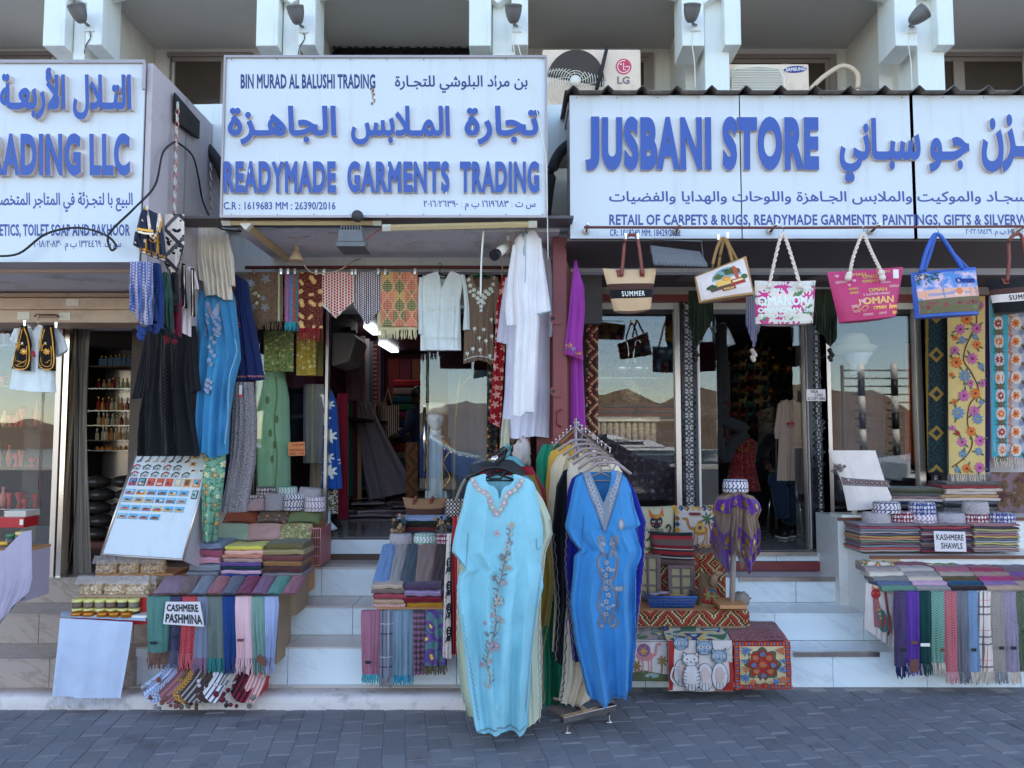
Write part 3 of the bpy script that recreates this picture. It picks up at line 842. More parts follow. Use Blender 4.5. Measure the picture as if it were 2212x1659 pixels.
for k,(u,v,a,dx,lab)in enumerate([(190,55,-.25,-12,'dark bullet flood lamp on the leftmost column, tilted left'),(652,58,-.12,-6,'grey bullet flood lamp on the second column from the left with a looping cable'),(1113,56,0,0,'grey bullet flood lamp on the column over the right end of the garments sign'),(1499,54,.05,-2,'grey bullet flood lamp on the column between the air conditioners'),(1967,58,.9,12,'dark flood lamp on the far right column, tipped steeply to the right')]):
 Y=YCOL-.03; b0=P(u+4-dx*.0,v+2,Y)
 root=thing('flood_lamp',lab,'lamp',b0,'bullet lamps on the columns')
 q=M(); px_box(q,u-10+4,u+14,v+0,v+12,Y-.012,Y-.001); q.build('bracket_plate',WHITE,root)
 q=M(); hd=P(u+dx-4,v-16,Y-.10); q.tube([b0+V(0,-.012,0),P(u-2,v-2,Y-.05),hd],.009,6); q.build('arm',LG,root)
 ax=V(math.sin(a),-.35,math.cos(a)).normalized()
 q=M(); q.lathe(hd-ax*.03,[(.022,0),(.034,.012),(.046,.04),(.055,.075),(.056,.10),(.058,.102),(.058,.112),(.045,.113),(0.001,.106)],20,axis=ax); q.build('housing',LG,root)
 q=M(); pts=[(u+2,v+8),(u+6,v+25),(u-4,v+42),(u-8,v+60)]if k<2 else[(u,v+6),(u-4,v+40),(u+1,v+80),(u+3,v+140)]
 q.tube([P(a_,b_,Y-.006)for a_,b_ in spline(pts,4)],.0035,5); q.build('cable',PVCW if k>1 else RUBB,root)
# ================================================================ shop signs
DEEP=.024
def board(name,label,u0,u1,v0,v1,Y,th,splits=(),tilt=0):
 root=thing(name,label,'shop sign',P((u0+u1)/2,v1,Y))
 ed=[u0]+list(splits)+[u1]
 for a,b in zip(ed,ed[1:]):
  q=M(); p0,p1=P(a+(2 if a!=u0 else 0),v1,Y),P(b-(2 if b!=u1 else 0),v0,Y); q.box(p0.x,p1.x,Y,Y+.012,p0.z,p1.z); q.build('panel',SIGNW,root)
 for a in splits:q=M(); px_box(q,a-2.2,a+2.2,v0,v1,Y+.003,Y+.013); q.build('panel_joint',RUBB,root)
 q=M(); p0,p1=P(u0,v1,Y),P(u1,v0,Y); q.box(p0.x+.004,p1.x-.004,Y+.014,Y+th,p0.z+.004,p1.z-.004); q.build('box_body',GREYW if name=='left_sign' else SIGNF,root)
 return root
YS2=4.4; YS3=4.55; YS1=4.1
s2=board('garments_sign','white READYMADE GARMENTS TRADING sign with raised blue letters in English and Arabic',478,1180,125,467,YS2,.22)
q=M(); a,b=P(476,471,YS2),P(1182,121,YS2)
for bx in((a.x,b.x,a.z,a.z+.014),(a.x,b.x,b.z-.014,b.z),(a.x,a.x+.012,a.z+.014,b.z-.014),(b.x-.012,b.x,a.z+.014,b.z-.014)):q.box(bx[0],bx[1],YS2-.012,YS2-.001,bx[2],bx[3])
q.build('edge_trim',SIGNF,s2)
q=M()
for k in range(9):
 for vv in(128,463):q.sphere(P(500+k*82+(k*37%20),vv,YS2-.012),.004,6)
q.build('screw',BRONZ,s2,kind='stuff')
def raised(s,u0,u1,v0,v1,Y,par,bold=.035,d=DEEP,split=True,track=0):return text(s,tbox(u0,u1,v0,v1,Y-.001),par,[BLUEL,LSIDE],bold,d,split,5,name='raised_letter',track=track)
def printed(s,u0,u1,v0,v1,Y,par,bold=.02,mat=None):return text(s,tbox(u0,u1,v0,v1,Y),par,[mat or BLUEF],bold,.0012,name='printed_text',track=bold*.8 if s[0]<'z' else 0)
for w_,a,b in(('READYMADE',486,728),('GARMENTS',752,972),('TRADING',994,1165)):raised(w_,a,b,351,419,YS2,s2,.05,track=.085)
for w_,a,b in(('تجارة',1004,1165),('المـلابس',760,973),('الجاهـزة',495,729)):raised(w_,a,b,232,316,YS2,s2,.032)
printed('BIN MURAD AL BALUSHI TRADING',520,811,160,192,YS2,s2,.035,BLUED)
printed('بن مراد البلوشي للتجـارة',853,1140,163,201,YS2,s2,.02,BLUED)
printed('C.R : 1619683 MM : 26390/2016',483,725,436,453,YS2,s2,.02)
printed('س ت : ١٦١٩٦٨٣ ب م : ٢٠١٦/٢٦٣٩٠',915,1157,433,455,YS2,s2,.015)
ST=plain('paint_chip_white','e4ecf8',.5); RS=plain('brown_bird_dropping','7a6450',.8)
d=Draw(lambda x,y:(P(x,y,YS2),V(0,-1,0)))
rr=random.Random(3)
for k in range(16):
 x,y=rr.uniform(500,1150),rr.uniform(140,440); d.h=DEEP+.0014 if 235<y<310 or y>350 and y<418 else.0014
 d.poly([(x,y),(x+1.5,y+2),(x+.6,y+rr.uniform(6,16)),(x-1,y+5)],ST)
d.h=.0014
for k in range(9):d.ell(800+rr.uniform(-5,6)+k*.7,192+k*4,rr.uniform(1,3),rr.uniform(1.5,4),RS,7)
d.build('paint_chips',s2)
s3=board('jusbani_sign','long white JUSBANI STORE sign with raised rounded blue letters under a corrugated roof edge',1232,2330,206,515,YS3,.3,(1600,1973))
raised('J',1264,1294,255,371,YS3,s3,.06); raised('USBANI',1299,1535,255,371,YS3,s3,.06,track=.07); raised('STORE',1558,1766,255,371,YS3,s3,.06,track=.07)
raised('جـو سبـاني',1810,2090,258,396,YS3,s3,.04); raised('مخـزن',2115,2290,250,376,YS3,s3,.04)
printed('بيع السجـاد والموكيت والملابس الجـاهزة واللوحات والهدايا والفضيات',1316,2290,413,447,YS3,s3,.018)
printed('RETAIL OF CARPETS & RUGS, READYMADE GARMENTS, PAINTINGS, GIFTS & SILVERWARE',1316,2262,463,490,YS3,s3,.03)
printed('CR: 1018240 MM: 18429/2022',1317,1470,495,510,YS3,s3,.02); printed('س ت: ١٠١٨٢٤٠ ب م: ٢٠٢٢/١٨٤٢٩',2086,2250,494,511,YS3,s3,.012)
q=M()
for k in range(12):q.sphere(P(1245+k*88,211,YS3-.001),.004,6)
q.build('screw',BRONZ,s3,kind='stuff')
s1=board('left_sign','white TRADING LLC sign at far left with deep raised blue letters',-140,314,135,566,YS1,.2)
b0=P(314,566,YS1);
raised('TRADING LLC',-50,288,293,384,YS1,s1,.05,.034,track=.07); raised('التـلال الأربعـة',8,291,152,264,YS1,s1,.035,.034)
printed('البيع با لتجـزئة في المتاجر المتخصصة',-30,287,415,458,YS1,s1,.02); printed('COSMETICS, TOILET SOAP AND BAKHOOR',-48,281,484,514,YS1,s1,.03)
printed('س ت: ١٣٢٤٤٦٩ ب م: ٢٠١٨/٢٠٨٣٠',73,262,519,542,YS1,s1,.015)
q=M(); a,b=P(-140,140,YS1),P(316,133,YS1); q.box(a.x,b.x,YS1-.012,YS1+.0,b.z-.012,b.z+.006); q.box(b.x-.014,b.x+.004,YS1-.012,YS1-.001,b.z-.16,b.z-.013); q.build('edge_trim',SIGNF,s1)
zb=P(300,575,YS1).z; zt=b.z
pw=struct(M().box(b0.x-.03,b0.x+.0,YS1+.201,5.72,2.26,zt),'partition_wall',GREYW)
M().box(b0.x-.03,b0.x+.001,YS1+.014,YS1+.2,b0.z,zt-.004).build('end_panel',GREYW,pw)
for yy in(4.55,4.95):M().box(b0.x,b0.x+.004,yy,yy+.008,2.26,zt).build('panel_seam',SIGNF,pw)
q=M()
X0=b0.x+.01
def SX(u,v,off=0):
 d_=ray(u,v); t=(X0+off)/d_.x; return CAM+d_*t
q.hexa([SX(375,200),SX(425,262),SX(424,300),SX(374,262)],[SX(375,200,.012)+V(.01,0,0),SX(425,262)+V(.02,0,0),SX(424,300)+V(.02,0,0),SX(374,262)+V(.02,0,0)])
tag(q.build('torn_black_sheet',RUBB),'torn black plastic sheet nailed at the top of the partition beside the left sign','plastic sheet')
def chain(pts,name,label,mat,r=.004,n=18):
 m2=M(); L=spline(pts,8); tot=[0]
 for a_,b_ in zip(L,L[1:]):tot.append(tot[-1]+(b_-a_).length)
 for k in range(n):
  s_=tot[-1]*(k+.5)/n; i=max(j for j in range(len(tot))if tot[j]<=s_); i=min(i,len(L)-2)
  t=(s_-tot[i])/max(1e-6,tot[i+1]-tot[i]); c=L[i].lerp(L[i+1],t); dr=(L[i+1]-L[i]).normalized(); h=tot[-1]/n*.62
  sd=V(1,0,0)if k%2 else V(0,1,0); sd=(sd-dr*sd.dot(dr)).normalized()
  m2.tube([c+dr*h*math.cos(a)+sd*h*.42*math.sin(a)for a in[j*.7854 for j in range(9)]],r,5,mi=k%2 if n>14 else 0)
 return tag(m2.build(name,mat),label,'chain')
CH2=plain('pinkish_chain_paint','c98f8f',.5,metal=.3)
chain([SX(384,222,.03),SX(380,330,.03),SX(377,470,.03)],'hanging_chain','long pale chain with pink links hanging on the partition above the checked scarf',[PVCW,CH2])
chain([P(455,352,4.9),P(457,480,4.9)],'hanging_chain','grey chain hanging above the cream tunic beside the garments sign',[ALU,ALU],n=12)
def cable(pts,r,mat,label,n=6,name='cable'):
 q2=M(); q2.tube(spline(pts,n),r,6); return tag(q2.build(name,mat),label,'cable')
cable([P(-20,553,4.02),P(40,548,4.03),P(100,505,4.04),P(170,492,4.04),P(228,508,4.04),P(250,530,4.02),P(240,540,4.02),P(236,505,4.02),P(290,450,4.02),SX(335,400,.02),SX(352,330,.03),SX(378,306,.03)],.006,RUBB,'thick black cable drooping across the lower left sign and up its side')
cable([SX(380,305,.02),SX(415,335,.02),SX(428,380,.03),P(440,440,4.8),P(470,490,4.7),P(520,500,4.6)],.006,RUBB,'black cable running down the partition from the chain to the striplight')
cable([P(1113,70,5.0),P(1128,130,YS2-.02),P(1150,200,YS2-.03),P(1172,300,YS2-.03),P(1180,360,YS2-.02),P(1184,560,YS2)],.0028,PVCW,'thin white wire straggling down the right end of the garments sign')
q=M(); n=200
def cor(a,b):
 x=lerp(xg(1222,YS3),xg(2330,YS3),a); ph=(a*1108/76.0)%1; h=max(0,1-abs(ph-.25)/.17)*.034
 return V(x,YS3-.06+b*.5,P(1106,204,YS3).z+h+b*.02)
q.grid(cor,420,2); q.grid(lambda a,b:cor(a,b)+V(0,0,-.004),420,2,flip=True); q.grid(lambda a,b:cor(a,0)+V(0,0,-.004*b),420,1)
struct(q,'corrugated_roof_edge',plain('dark_corrugated_steel','565a60',.5,metal=.3,var=.2,sc=6,dirt=('9a9a98',5,.6)))
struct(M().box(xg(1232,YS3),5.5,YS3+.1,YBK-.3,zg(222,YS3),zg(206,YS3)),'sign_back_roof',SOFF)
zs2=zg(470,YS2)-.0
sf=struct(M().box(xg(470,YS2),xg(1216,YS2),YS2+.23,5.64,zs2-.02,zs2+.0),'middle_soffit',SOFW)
for a,b in((0.0,.02),):pass
q=M(); Yb=5.62
struct(M().box(MX0-.2,xg(1215,5.6),Yb,Yb+.1,zg(572,Yb),3.0),'middle_lintel',SOFW)
struct(M().box(MX0-.2,xg(1215,5.6),Yb-.05,Yb-.002,zg(590,Yb),zg(577,Yb)),'shutter_rail',plain('old_brown_rail','5a4a44',.7,var=.3,sc=10))
struct(M().box(xg(470,5.5),xg(1215,5.5),YS2+.02,YS2+.22,zs2+.001,zs2+.018),'sign_underside',DARKC)
zs3=zg(519,YS3)
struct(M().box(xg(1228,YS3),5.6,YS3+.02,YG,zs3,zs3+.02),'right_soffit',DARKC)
struct(M().box(RX0-.05,5.6,YG-.08,YG+.02,zg(655,YG),zg(640,YG)),'maroon_lintel',MAROON)
struct(M().box(RX0-.05,5.6,YG-.02,YG+.05,zg(640,YG),zs3),'lintel_wall',DARKC)
struct(M().box(-5.6,b0.x-.03,YS1+.05,YL-.1,zg(566,YS1)+.02,zg(566,YS1)+.04),'left_soffit',SOFW)
for(v0,v1,Y0,nm)in((577,587,4.35,'strip_light'),(600,609,4.8,'strip_light')):
 q=M(); px_box(q,-60,296,v0,v1,Y0,Y0+.05); tag(q.build('strip_light',CREAMP,bevel=.006),'yellowed fluorescent batten under the left sign, '+('nearer the street' if v0<590 else 'just above the shutter box'),'striplight','battens under the left sign')
sb=thing('shutter_box','cream roller shutter box with a rusty pull handle over the left shop door','shutter',P(100,700,5.0))
q=M(); px_box(q,-160,300,643,668,5.0,5.3); px_box(q,-160,300,669,697,5.02,5.3); px_box(q,-160,300,632,642,5.04,5.3); q.build('box',plain('cream_shutter','b5afa8',.5,var=.08,sc=4,dirt=('6e6660',4,.4)),sb,bevel=.006)
q=M(); q.tube([P(u,v,4.99-dy)for u,v,dy in((75,683,0),(80,680,.03),(120,680,.03),(126,683,0))],.006,6); q.build('handle',RUST,sb)
q=M(); px_box(q,37,64,674,690,5.016,5.0195); q.build('paper_label',PVCW,sb); q=M(); px_box(q,142,170,646,660,4.996,4.9995); px_box(q,128,152,675,691,5.016,5.0195); q.build('paint_patch',PVCW,sb)
struct(M().box(-5.4,b0.x-.03,5.3,5.72,zg(697,5.3),3.0),'left_lintel',SOFW)
BAT=plain('batten_diffuser','b9b698',.35,var=.08)
def batten(p,q_,r,label):
 root=thing('strip_light',label,'striplight',(p+q_)/2); d_=(q_-p).normalized()
 M().tube([p+d_*.05,q_-d_*.05],r,4,smooth=False).build('diffuser',BAT,root)
 for a_,b_ in((p,p+d_*.05),(q_,q_-d_*.05)):M().tube([a_,b_],r*1.15,4,smooth=False).build('end_cap',PVCW,root)
batten(P(480,480,YS2+.06),P(824,480,YS2+.06),.018,'yellowed batten light along the left half under the garments sign')
batten(P(826,492,YS2+.03),P(1160,484,YS2+.03),.018,'yellowed batten light along the right half under the garments sign')
batten(P(530,484,YS2+.05),P(640,574,5.55),.03,'batten light running back diagonally across the grimy ceiling')
FL=plain('weathered_grey_casting','5c6570',.6,var=.2,sc=25)
root=thing('flood_light','weathered grey square flood light with ribbed back hanging under the garments sign','floodlight',P(757,530,YS2-.05))
q=M(); q.hexa([P(731,495,4.33),P(780,495,4.33),P(786,522,4.32),P(728,522,4.32)][::-1],[P(731,495,4.33)+V(0,.1,0),P(780,495,4.33)+V(0,.1,0),P(786,522,4.32)+V(0,.16,0),P(728,522,4.32)+V(0,.16,0)][::-1]); q.build('housing',FL,root,bevel=.006)
q=M(); px_box(q,726,788,522,532,4.30,4.5); q.build('glass_rim',FL,root,bevel=.003)
q=M()
for k in range(8):px_box(q,736+k*6,738+k*6,487,496,4.33,4.42)
q.build('cooling_fin',FL,root)
q=M(); q.sphere(P(772,467,4.34),.035,12,sc=(1,1,1.0)); q.build('junction_knob',plain('paint_splashed_black','33343a',.6,var=.6,sc=40),root)
for u,v,Y,r,lab in((640,575,5.0,.045,'cream reflector bulb lamp hanging from the grimy ceiling on the left'),(1050,535,5.0,.025,'small cream bulb holder on the ceiling near the white dishdashas')):
 root=thing('ceiling_bulb',lab,'lamp',P(u,v,Y)); c=P(u,v-12,Y); zt_=zs2-.02
 M().lathe(c,[(r,0),(r*1.02,.006),(r*.8,.03),(r*.45,.055),(r*.4,.06)],18).build('reflector',CREAMP,root)
 M().lathe(c+V(0,0,.06),[(r*.42,0),(r*.42,.04),(r*.6,.045),(r*.6,zt_-c.z-.06)],14).build('holder',CREAMP,root)
WIRE=plain('dirty_cable','a9a49c',.6,var=.2,sc=30)
zc=zs2-.03
for k,(pts,r,mt,lab)in enumerate([([(505,560,5.56),(600,570,5.56),(700,578,5.56),(760,565,5.56),(800,540,5.56),(820,548,5.56),(960,552,5.56),(1010,545,5.56),(1060,565,5.56)],.006,WIRE,'grey cable bundle tacked along the back of the grimy ceiling'),([(655,570,5.0),(672,588,5.0),(705,590,4.98),(735,582,5.0),(775,560,5.3),(830,562,5.5),(930,566,5.55),(1010,556,5.55),(1080,575,5.55)],.005,WIRE,'pale cable sagging below the reflector bulb'),([(600,500,4.75),(640,515,4.75),(690,505,4.72),(735,505,4.6)],.004,WIRE,'cream wire looping behind the flood light'),([(786,525,4.5),(800,510,4.55),(825,492,4.5)],.003,plain('red_wire','b04040',.5),'thin red wire right of the flood light'),([(1045,492,4.5),(1040,560,4.52),(1038,640,4.55)],.006,PVCW,'white cord hanging in front of the brown tunic'),([(1070,490,4.8),(1080,530,4.8),(1095,548,4.75),(1105,535,4.7),(1115,500,4.6)],.005,WIRE,'tangled grey wires beside the white camera'),([(1075,495,4.9),(1068,540,4.9),(1085,575,5.0),(1082,620,5.2)],.005,WIRE,'grey wire running down behind the white camera'),([(1060,500,4.9),(1045,500,4.9),(1078,520,4.9),(1070,560,5.0)],.005,WIRE,'wire coil under the ceiling hole beside the small bulb holder')]):
 cable([P(*p)for p in pts],r,mt,lab)
def crumple(c,r,mat,name,label,cat,sc=(1,1,1),seed=0,amp=.35,n=16,fr_=3):
 q2=M()
 def fn(a,b):
  th=math.pi*b; ph=2*math.pi*a; d_=V(math.sin(th)*math.cos(ph),math.sin(th)*math.sin(ph),math.cos(th))
  k=1+amp*noise.noise(d_*fr_+V(seed,0,0)); return c+V(d_.x*sc[0],d_.y*sc[1],d_.z*sc[2])*r*k
 q2.grid(fn,n,n//2+2,flip=True); return tag(q2.build(name,mat),label,cat)
for u,v,lab in((615,500,'crumpled cloth stuffed in the ceiling hole above the reflector bulb'),(1075,492,'crumpled cloth stuffed in the ceiling hole above the camera')):
 crumple(P(u,v,4.75),.06,WIRE,'ceiling_wadding',lab,'cloth',(1.4,.8,.5),u)
root=thing('security_camera','white bullet security camera with dark lens beside the white dishdasha','camera',P(1092,540,4.7))
c0,c1=P(1070,550,4.55),P(1098,530,4.7); M().tube([c0,c1],.03,14).build('body',PVCW,root); M().tube([c0+(c0-c1).normalized()*.02,c0+(c1-c0)*.1],.033,14).build('lens_hood',BLACK,root); M().tube([c1,c1+V(.0,.05,.12)],.012,8).build('arm',PVCW,root)
ACW=plain('condenser_white','c6c6c2',.45,var=.05,sc=6,dirt=('8c857a',5,.4))
def ring(q2,c,r,t,n=40,rn=5):q2.tube([c+V(math.cos(a*6.2832/n)*r,0,math.sin(a*6.2832/n)*r)for a in range(n+1)],t,rn)
Y=4.98
ac=thing('air_conditioner','white condenser unit with round fan guard and red round logo above the sign gap','air conditioner',P(1290,226,Y))
q=M(); px_box(q,1172,1384,106,232,Y,Y+.3); q.build('casing',ACW,ac,bevel=.012)
c=P(1243,174,Y-.03); M().tube([P(1243,174,Y-.004),P(1243,174,Y-.0005)],.19,40).build('fan_recess',plain('fan_shadow_grey','44454c',.8),ac)
q=M()
for k in range(11):ring(q,c+V(0,.012*(k/10)**3,0),.035+k*.0165,.0027)
for k in range(12):
 a=k*.5236; q.tube([c+V(math.cos(a+j*.14)*(.03+j*.032),.002+.012*(j/5)**3,math.sin(a+j*.14)*(.03+j*.032))for j in range(6)],.0025,4)
q.build('fan_guard',PVCW,ac); M().lathe(c,[(.036,-.003),(.034,.006),(0.001,.01)],20,axis=V(0,-1,0)).build('fan_hub',PVCW,ac)
d=Draw(lambda x,y:(P(x,y,Y-.001),V(0,-1,0))); RL=plain('logo_crimson','b0305c',.4); GLG=plain('logo_grey','6d7078',.4)
d.ell(1347,144,17,17,RL,28); d.line([(1347,136),(1347,151),(1352,151)],1.8,PVCW)
d.line([(1347+13*math.cos(a*.2),144+13*math.sin(a*.2))for a in range(0,26)],1.8,PVCW); d.line([(1350,144),(1360,144)],1.8,PVCW); d.ell(1341,139,2,2,PVCW,8); d.build('round_logo',ac)
text('LG',tbox(1333,1360,165,182,Y),ac,[GLG],.04,.0015,name='lettering')
q=M(); q.tube([P(1311,103,Y-.05),P(1300,150,Y-.05),P(1288,196,Y-.05)],[.012,.014,.013],7); tag(q.build('drain_pipe',RUBB),'black wrapped pipe leaning across the round fan guard','pipe')
Y=5.25
ac=thing('air_conditioner','smaller white condenser with square slatted grille and blue oval logo behind the corrugated roof edge','air conditioner',P(1650,205,Y))
q=M(); px_box(q,1563,1748,137,230,Y,Y+.3); q.build('casing',ACW,ac,bevel=.015)
q=M(); px_box(q,1582,1690,147,230,Y-.004,Y-.0005); q.build('grille_recess',plain('grille_shadow','54565c',.8),ac)
q=M()
for k in range(11):px_box(q,1580,1691,148+k*5.5,150+k*5.5,Y-.022,Y-.016)
for k in range(20):px_box(q,1582+k*5.6,1583.4+k*5.6,147,206,Y-.015,Y-.010)
q.build('grille',PVCW,ac)
q=M(); q.tube([P(u,v,Y-.02)for u,v in((1575,215),(1577,170),(1590,147),(1640,144),(1680,147),(1693,168),(1695,215))],.008,6); q.build('grille_surround',PVCW,ac)
d=Draw(lambda x,y:(P(x,y,Y-.001),V(0,-1,0))); d.ell(1718,150,25,7.5,plain('logo_navy','25348c',.4),28,rot=-.06); d.build('oval_logo',ac)
text('SAMSUNG',quadmap(P(1697,147,Y),P(1740,145,Y),P(1740,152,Y),P(1697,155,Y)),ac,[PVCW],.03,.003,name='lettering')
cable([P(1748,195,5.3),P(1780,165,5.3),P(1820,143,5.3),P(1850,158,5.3),P(1852,190,5.3),P(1846,210,5.3)],.018,plain('insulated_pipe','b9b9b0',.7,var=.1),'thick insulated pipe looping up beside the blue logo condenser',name='insulated_pipe')
root=thing('steel_gate','maroon folded steel gate with round bolt lugs standing between the two shops','gate',P(1210,1100,4.75))
Y=4.75
q=M(); px_box(q,1196,1224,512,1180,Y,Y+.05); q.build('post',MAROON,root,bevel=.004)
q=M(); px_box(q,1160,1207,560,1180,Y+.25,Y+.28); q.build('folded_leaf',MAROON,root)
for k in range(5):M().box(xg(1226+k*3,Y+.1*k),xg(1226+k*3,Y+.1*k)+.012,Y+.1*k+.06,Y+.1*k+.1,1.0,zg(560,Y)).build('folded_bar',MAROON,root)
for v in(688,845):
 q=M(); pts=[P(1188+16+16*math.cos(a),v+13*math.sin(a),Y-.012)for a in[math.pi/2+j*math.pi/8 for j in range(9)]]; pts=pts+[P(1212,v-13,Y-.012),P(1212,v+13,Y-.012)]
 q.hexa(pts,[p+V(0,.01,0)for p in pts]); q.build('bolt_lug',MAROON,root); M().tube([P(1195,v,Y-.016),P(1195,v,Y-.012)],.011,10).build('lug_hole',BLACK,root)
q=M(); q.tube([P(1212,885,Y-.0),P(1202,892,Y-.04),P(1202,915,Y-.04),P(1212,922,Y)],.006,6); q.build('handle',MAROON,root)
struct(M().box(MX1+.003,.50,5.42,6.6,0.0,3.2),'party_wall',DARKC)
# ================================================================ across the street (seen mirrored in the shop glass)
struct(M().box(-60,60,-26,1.0,-.3,-.02),'road',ASPH)
q=M()
for k in range(-6,7):q.box(k*6-1.5,k*6+1.5,-6.1,-5.98,-.019,-.012)
struct(q,'lane_marking',plain('road_paint',(.75,.75,.72),.8))
struct(M().box(-60,60,-30,-26,-.3,.1),'quay',plain('pale_quay_concrete',(.55,.5,.43),.9))
WAT,b_=new_mat('harbour_water'); setb(b_,.12); col(b_,(.02,.04,.05)); bump(b_,noi(coord(),.8,3),.4,.1)
struct(M().box(-700,700,-700,-30,-3.2,-2.6),'harbour_water',WAT)
struct(M().box(-700,700,14,400,-.5,-.1),'ground',ASPH)
ROCK,b_=new_mat('bare_rock_hill'); setb(b_,.95,0,.1); v_=coord(); col(b_,cm(noi(v_,.03,6,.65),(.17,.115,.075),(.36,.25,.17))); bump(b_,noi(v_,.12,6,.7),1,4)
q=M()
def hill(a,b):
 x=lerp(-380,420,a); y=-lerp(230,420,b); r=max(0,noise.fractal(V(x*.012+4,y*.012,2),1,2.2,5))*30+noise.fractal(V(x*.05,y*.05,5),.9,2.1,4)*6
 e=math.sin(math.pi*min(1,b*1.2)*.5); m2=.55+.45*math.sin(x*.013+.4)
 if 20<x<75:m2*=.75
 return V(x,y,-3+e*(20+r)*m2)
q.grid(hill,150,26,flip=True); struct(q,'rocky_hill',ROCK)
CONC=plain('sunlit_pale_concrete',(.85,.7,.5),.9,var=.06,sc=.2)
root=thing('grain_silo','row of tall cream concrete silo cylinders across the harbour, mirrored in the shop glass','silo',V(24,-150,-2.6))
for k in range(10):
 c=V(18.0+k*1.3,-150,-2.6); M().lathe(c,[(.62,0),(.62,7.2),(.6,7.3)],18).build('silo_cylinder',CONC,root)
M().box(17,31,-151,-149.2,4.7,5.7).build('top_gallery',CONC,root); M().box(21,27,-148,-145,-2.6,.3).build('annex',CONC,root); M().box(24,34,-147,-143,-2.6,-.9).build('annex',CONC,root)
YW=plain('yacht_white',(.82,.82,.8),.3)
root=thing('yacht','long white motor yacht moored across the water, mirrored in the shop glass','boat',V(16,-95,-2.6))
q=M()
def hull(a,b):
 x=lerp(6,30,a); w2=2.4*min(1,(1-a)*3+.02)**.6; s_=2*b-1
 return V(x,-95+s_*w2,-2.6+1.9*(abs(s_)**.5)+.5*a*abs(s_))
q.grid(hull,16,10); q.build('hull',YW,root)
for k,(x0,x1,z0,z1_)in enumerate(((8,25,-1,.1),(9,21,.2,1.1),(11,16,1.2,1.8))):
 q=M(); q.hexa([V(x0,-96.8,z0),V(x1,-96.8,z0),V(x1-2,-96.6,z1_),V(x0+.6,-96.6,z1_)],[V(x0,-93.2,z0),V(x1,-93.2,z0),V(x1-2,-93.4,z1_),V(x0+.6,-93.4,z1_)]); q.build('deck_house',YW,root)
 M().box(x0+1,x1-3,-93.2,-93.15,z0+.35,z0+.7).build('window_band',BLACK,root)
def car(x,y,cmat,label,L=4.4,H=1.6):
 root=thing('parked_car',label,'car',V(x,y,0)); prof=[(-.5,.35),(-.49,.62),(-.42,.68),(-.28,.72),(-.14,1.0),(.16,1.02),(.33,.74),(.47,.66),(.5,.5),(.49,.3)]
 q=M(); k=len(prof)
 def rg(w_,ins):return[V(x+a*L,y+w_*(.9-(ins if b>.8 else 0)),b*H)for a,b in prof]
 q.hexa(rg(1,.18),rg(-1,.18)); q.build('body',cmat,root,bevel=.05)
 for s_ in(1,-1):
  q=M(); pts=[(-.26,.73),(-.13,.96),(.15,.98),(.30,.75)]; q.hexa([V(x+a*L,y+s_*(.905-(b-.73)*.7),b*H)for a,b in pts],[V(x+a*L,y+s_*(.88-(b-.73)*.7),b*H)for a,b in pts]); q.build('side_window',BLACK,root)
  for wx in(-.31,.31):
   c=V(x+wx*L,y+s_*.82,.34); wo_=M(); wo_.tube([c-V(0,.1,0),c+V(0,.1,0)],.34,22); w1=wo_.build('tyre',RUBB,root); M().tube([c-V(0,.11,0),c+V(0,.11,0)],.2,12).build('rim',ALU,w1)
 return root
car(1.25,-5.2,plain('black_car_paint',(.015,.013,.02),.12,var=0),'dark parked car across the road, mirrored in the right shop glass')
car(-6.9,-5.2,plain('white_car_paint',(.75,.75,.76),.15,var=0),'white parked car across the road, mirrored in the garment shop glass')
car(-3.0,-9.2,plain('blue_car_paint',(.03,.06,.2),.12,var=0),'blue parked car across the road directly behind the viewer')
car(11.2,-6.5,plain('white_car_paint',(.75,.75,.76),.15),'white parked car at the far right, mirrored behind the folded shawls')
root=thing('slatted_screen','slatted metal screen between two posts banded black and white across the road','screen',V(9.9,-9,0))
for k in range(13):M().box(9.1,11.0,-9.05,-8.97,.75+k*.22,.79+k*.22).build('slat',BRONZ,root)
q=M(); q.box(9.05,9.1,-9.06,-8.95,-.02,3.55); q.box(11.0,11.05,-9.06,-8.95,-.02,3.55); q.build('frame',BRONZ,root)
for x in(9.5,10.4):
 for k in range(8):M().tube([V(x,-8.8,k*.45),V(x,-8.8,k*.45+.44)],.09,10).build('post_band',PVCW if k%2 else BLACK,root)
# ================================================================ glass fronts and door frames
FR_={}
def pane(u0,u1,v0,v1,Y,label,mat=None,handle=None,frame=None,ang=0,open_to=None):
 sd='right' if u0>1230 else 'middle'
 if sd not in FR_:FR_[sd]=thing('shop_front','glazed front of the right shop with aluminium frames and mirroring panes' if sd=='right' else 'frameless glass front of the garment shop between the two stairs','shop front',P((u0+u1)/2,v1,Y))
 root=bpy.data.objects.new('glass_panel',None); reg(root,P((u0+u1)/2,v1,Y),FR_[sd]); root['label']=label
 q=M(); px_box(q,u0,u1,v0,v1,Y,Y+.01); q.build('pane',mat or GL,root)
 if handle:
  q=M(); hx,h0,h1=handle; q.tube([P(hx,h0,Y-.06),P(hx,h1,Y-.06)],.012,8)
  for h in(h0+20,h1-20):q.tube([P(hx,h,Y-.06),P(hx,h,Y)],.008,6)
  q.build('pull_handle',CHROME,root)
 for b in frame or():
  q=M(); px_box(q,b[0],b[1],b[2],b[3],Y-.03,Y+.04); q.build('frame',ALU,root,bevel=.002)
 return root
GLB=glass_mat('shop_window_glass_side',.0)
pane(545,704,590,1168,YM,'large frameless window pane left of the garment shop doorway',GLB,frame=[(703,706,590,1168)])
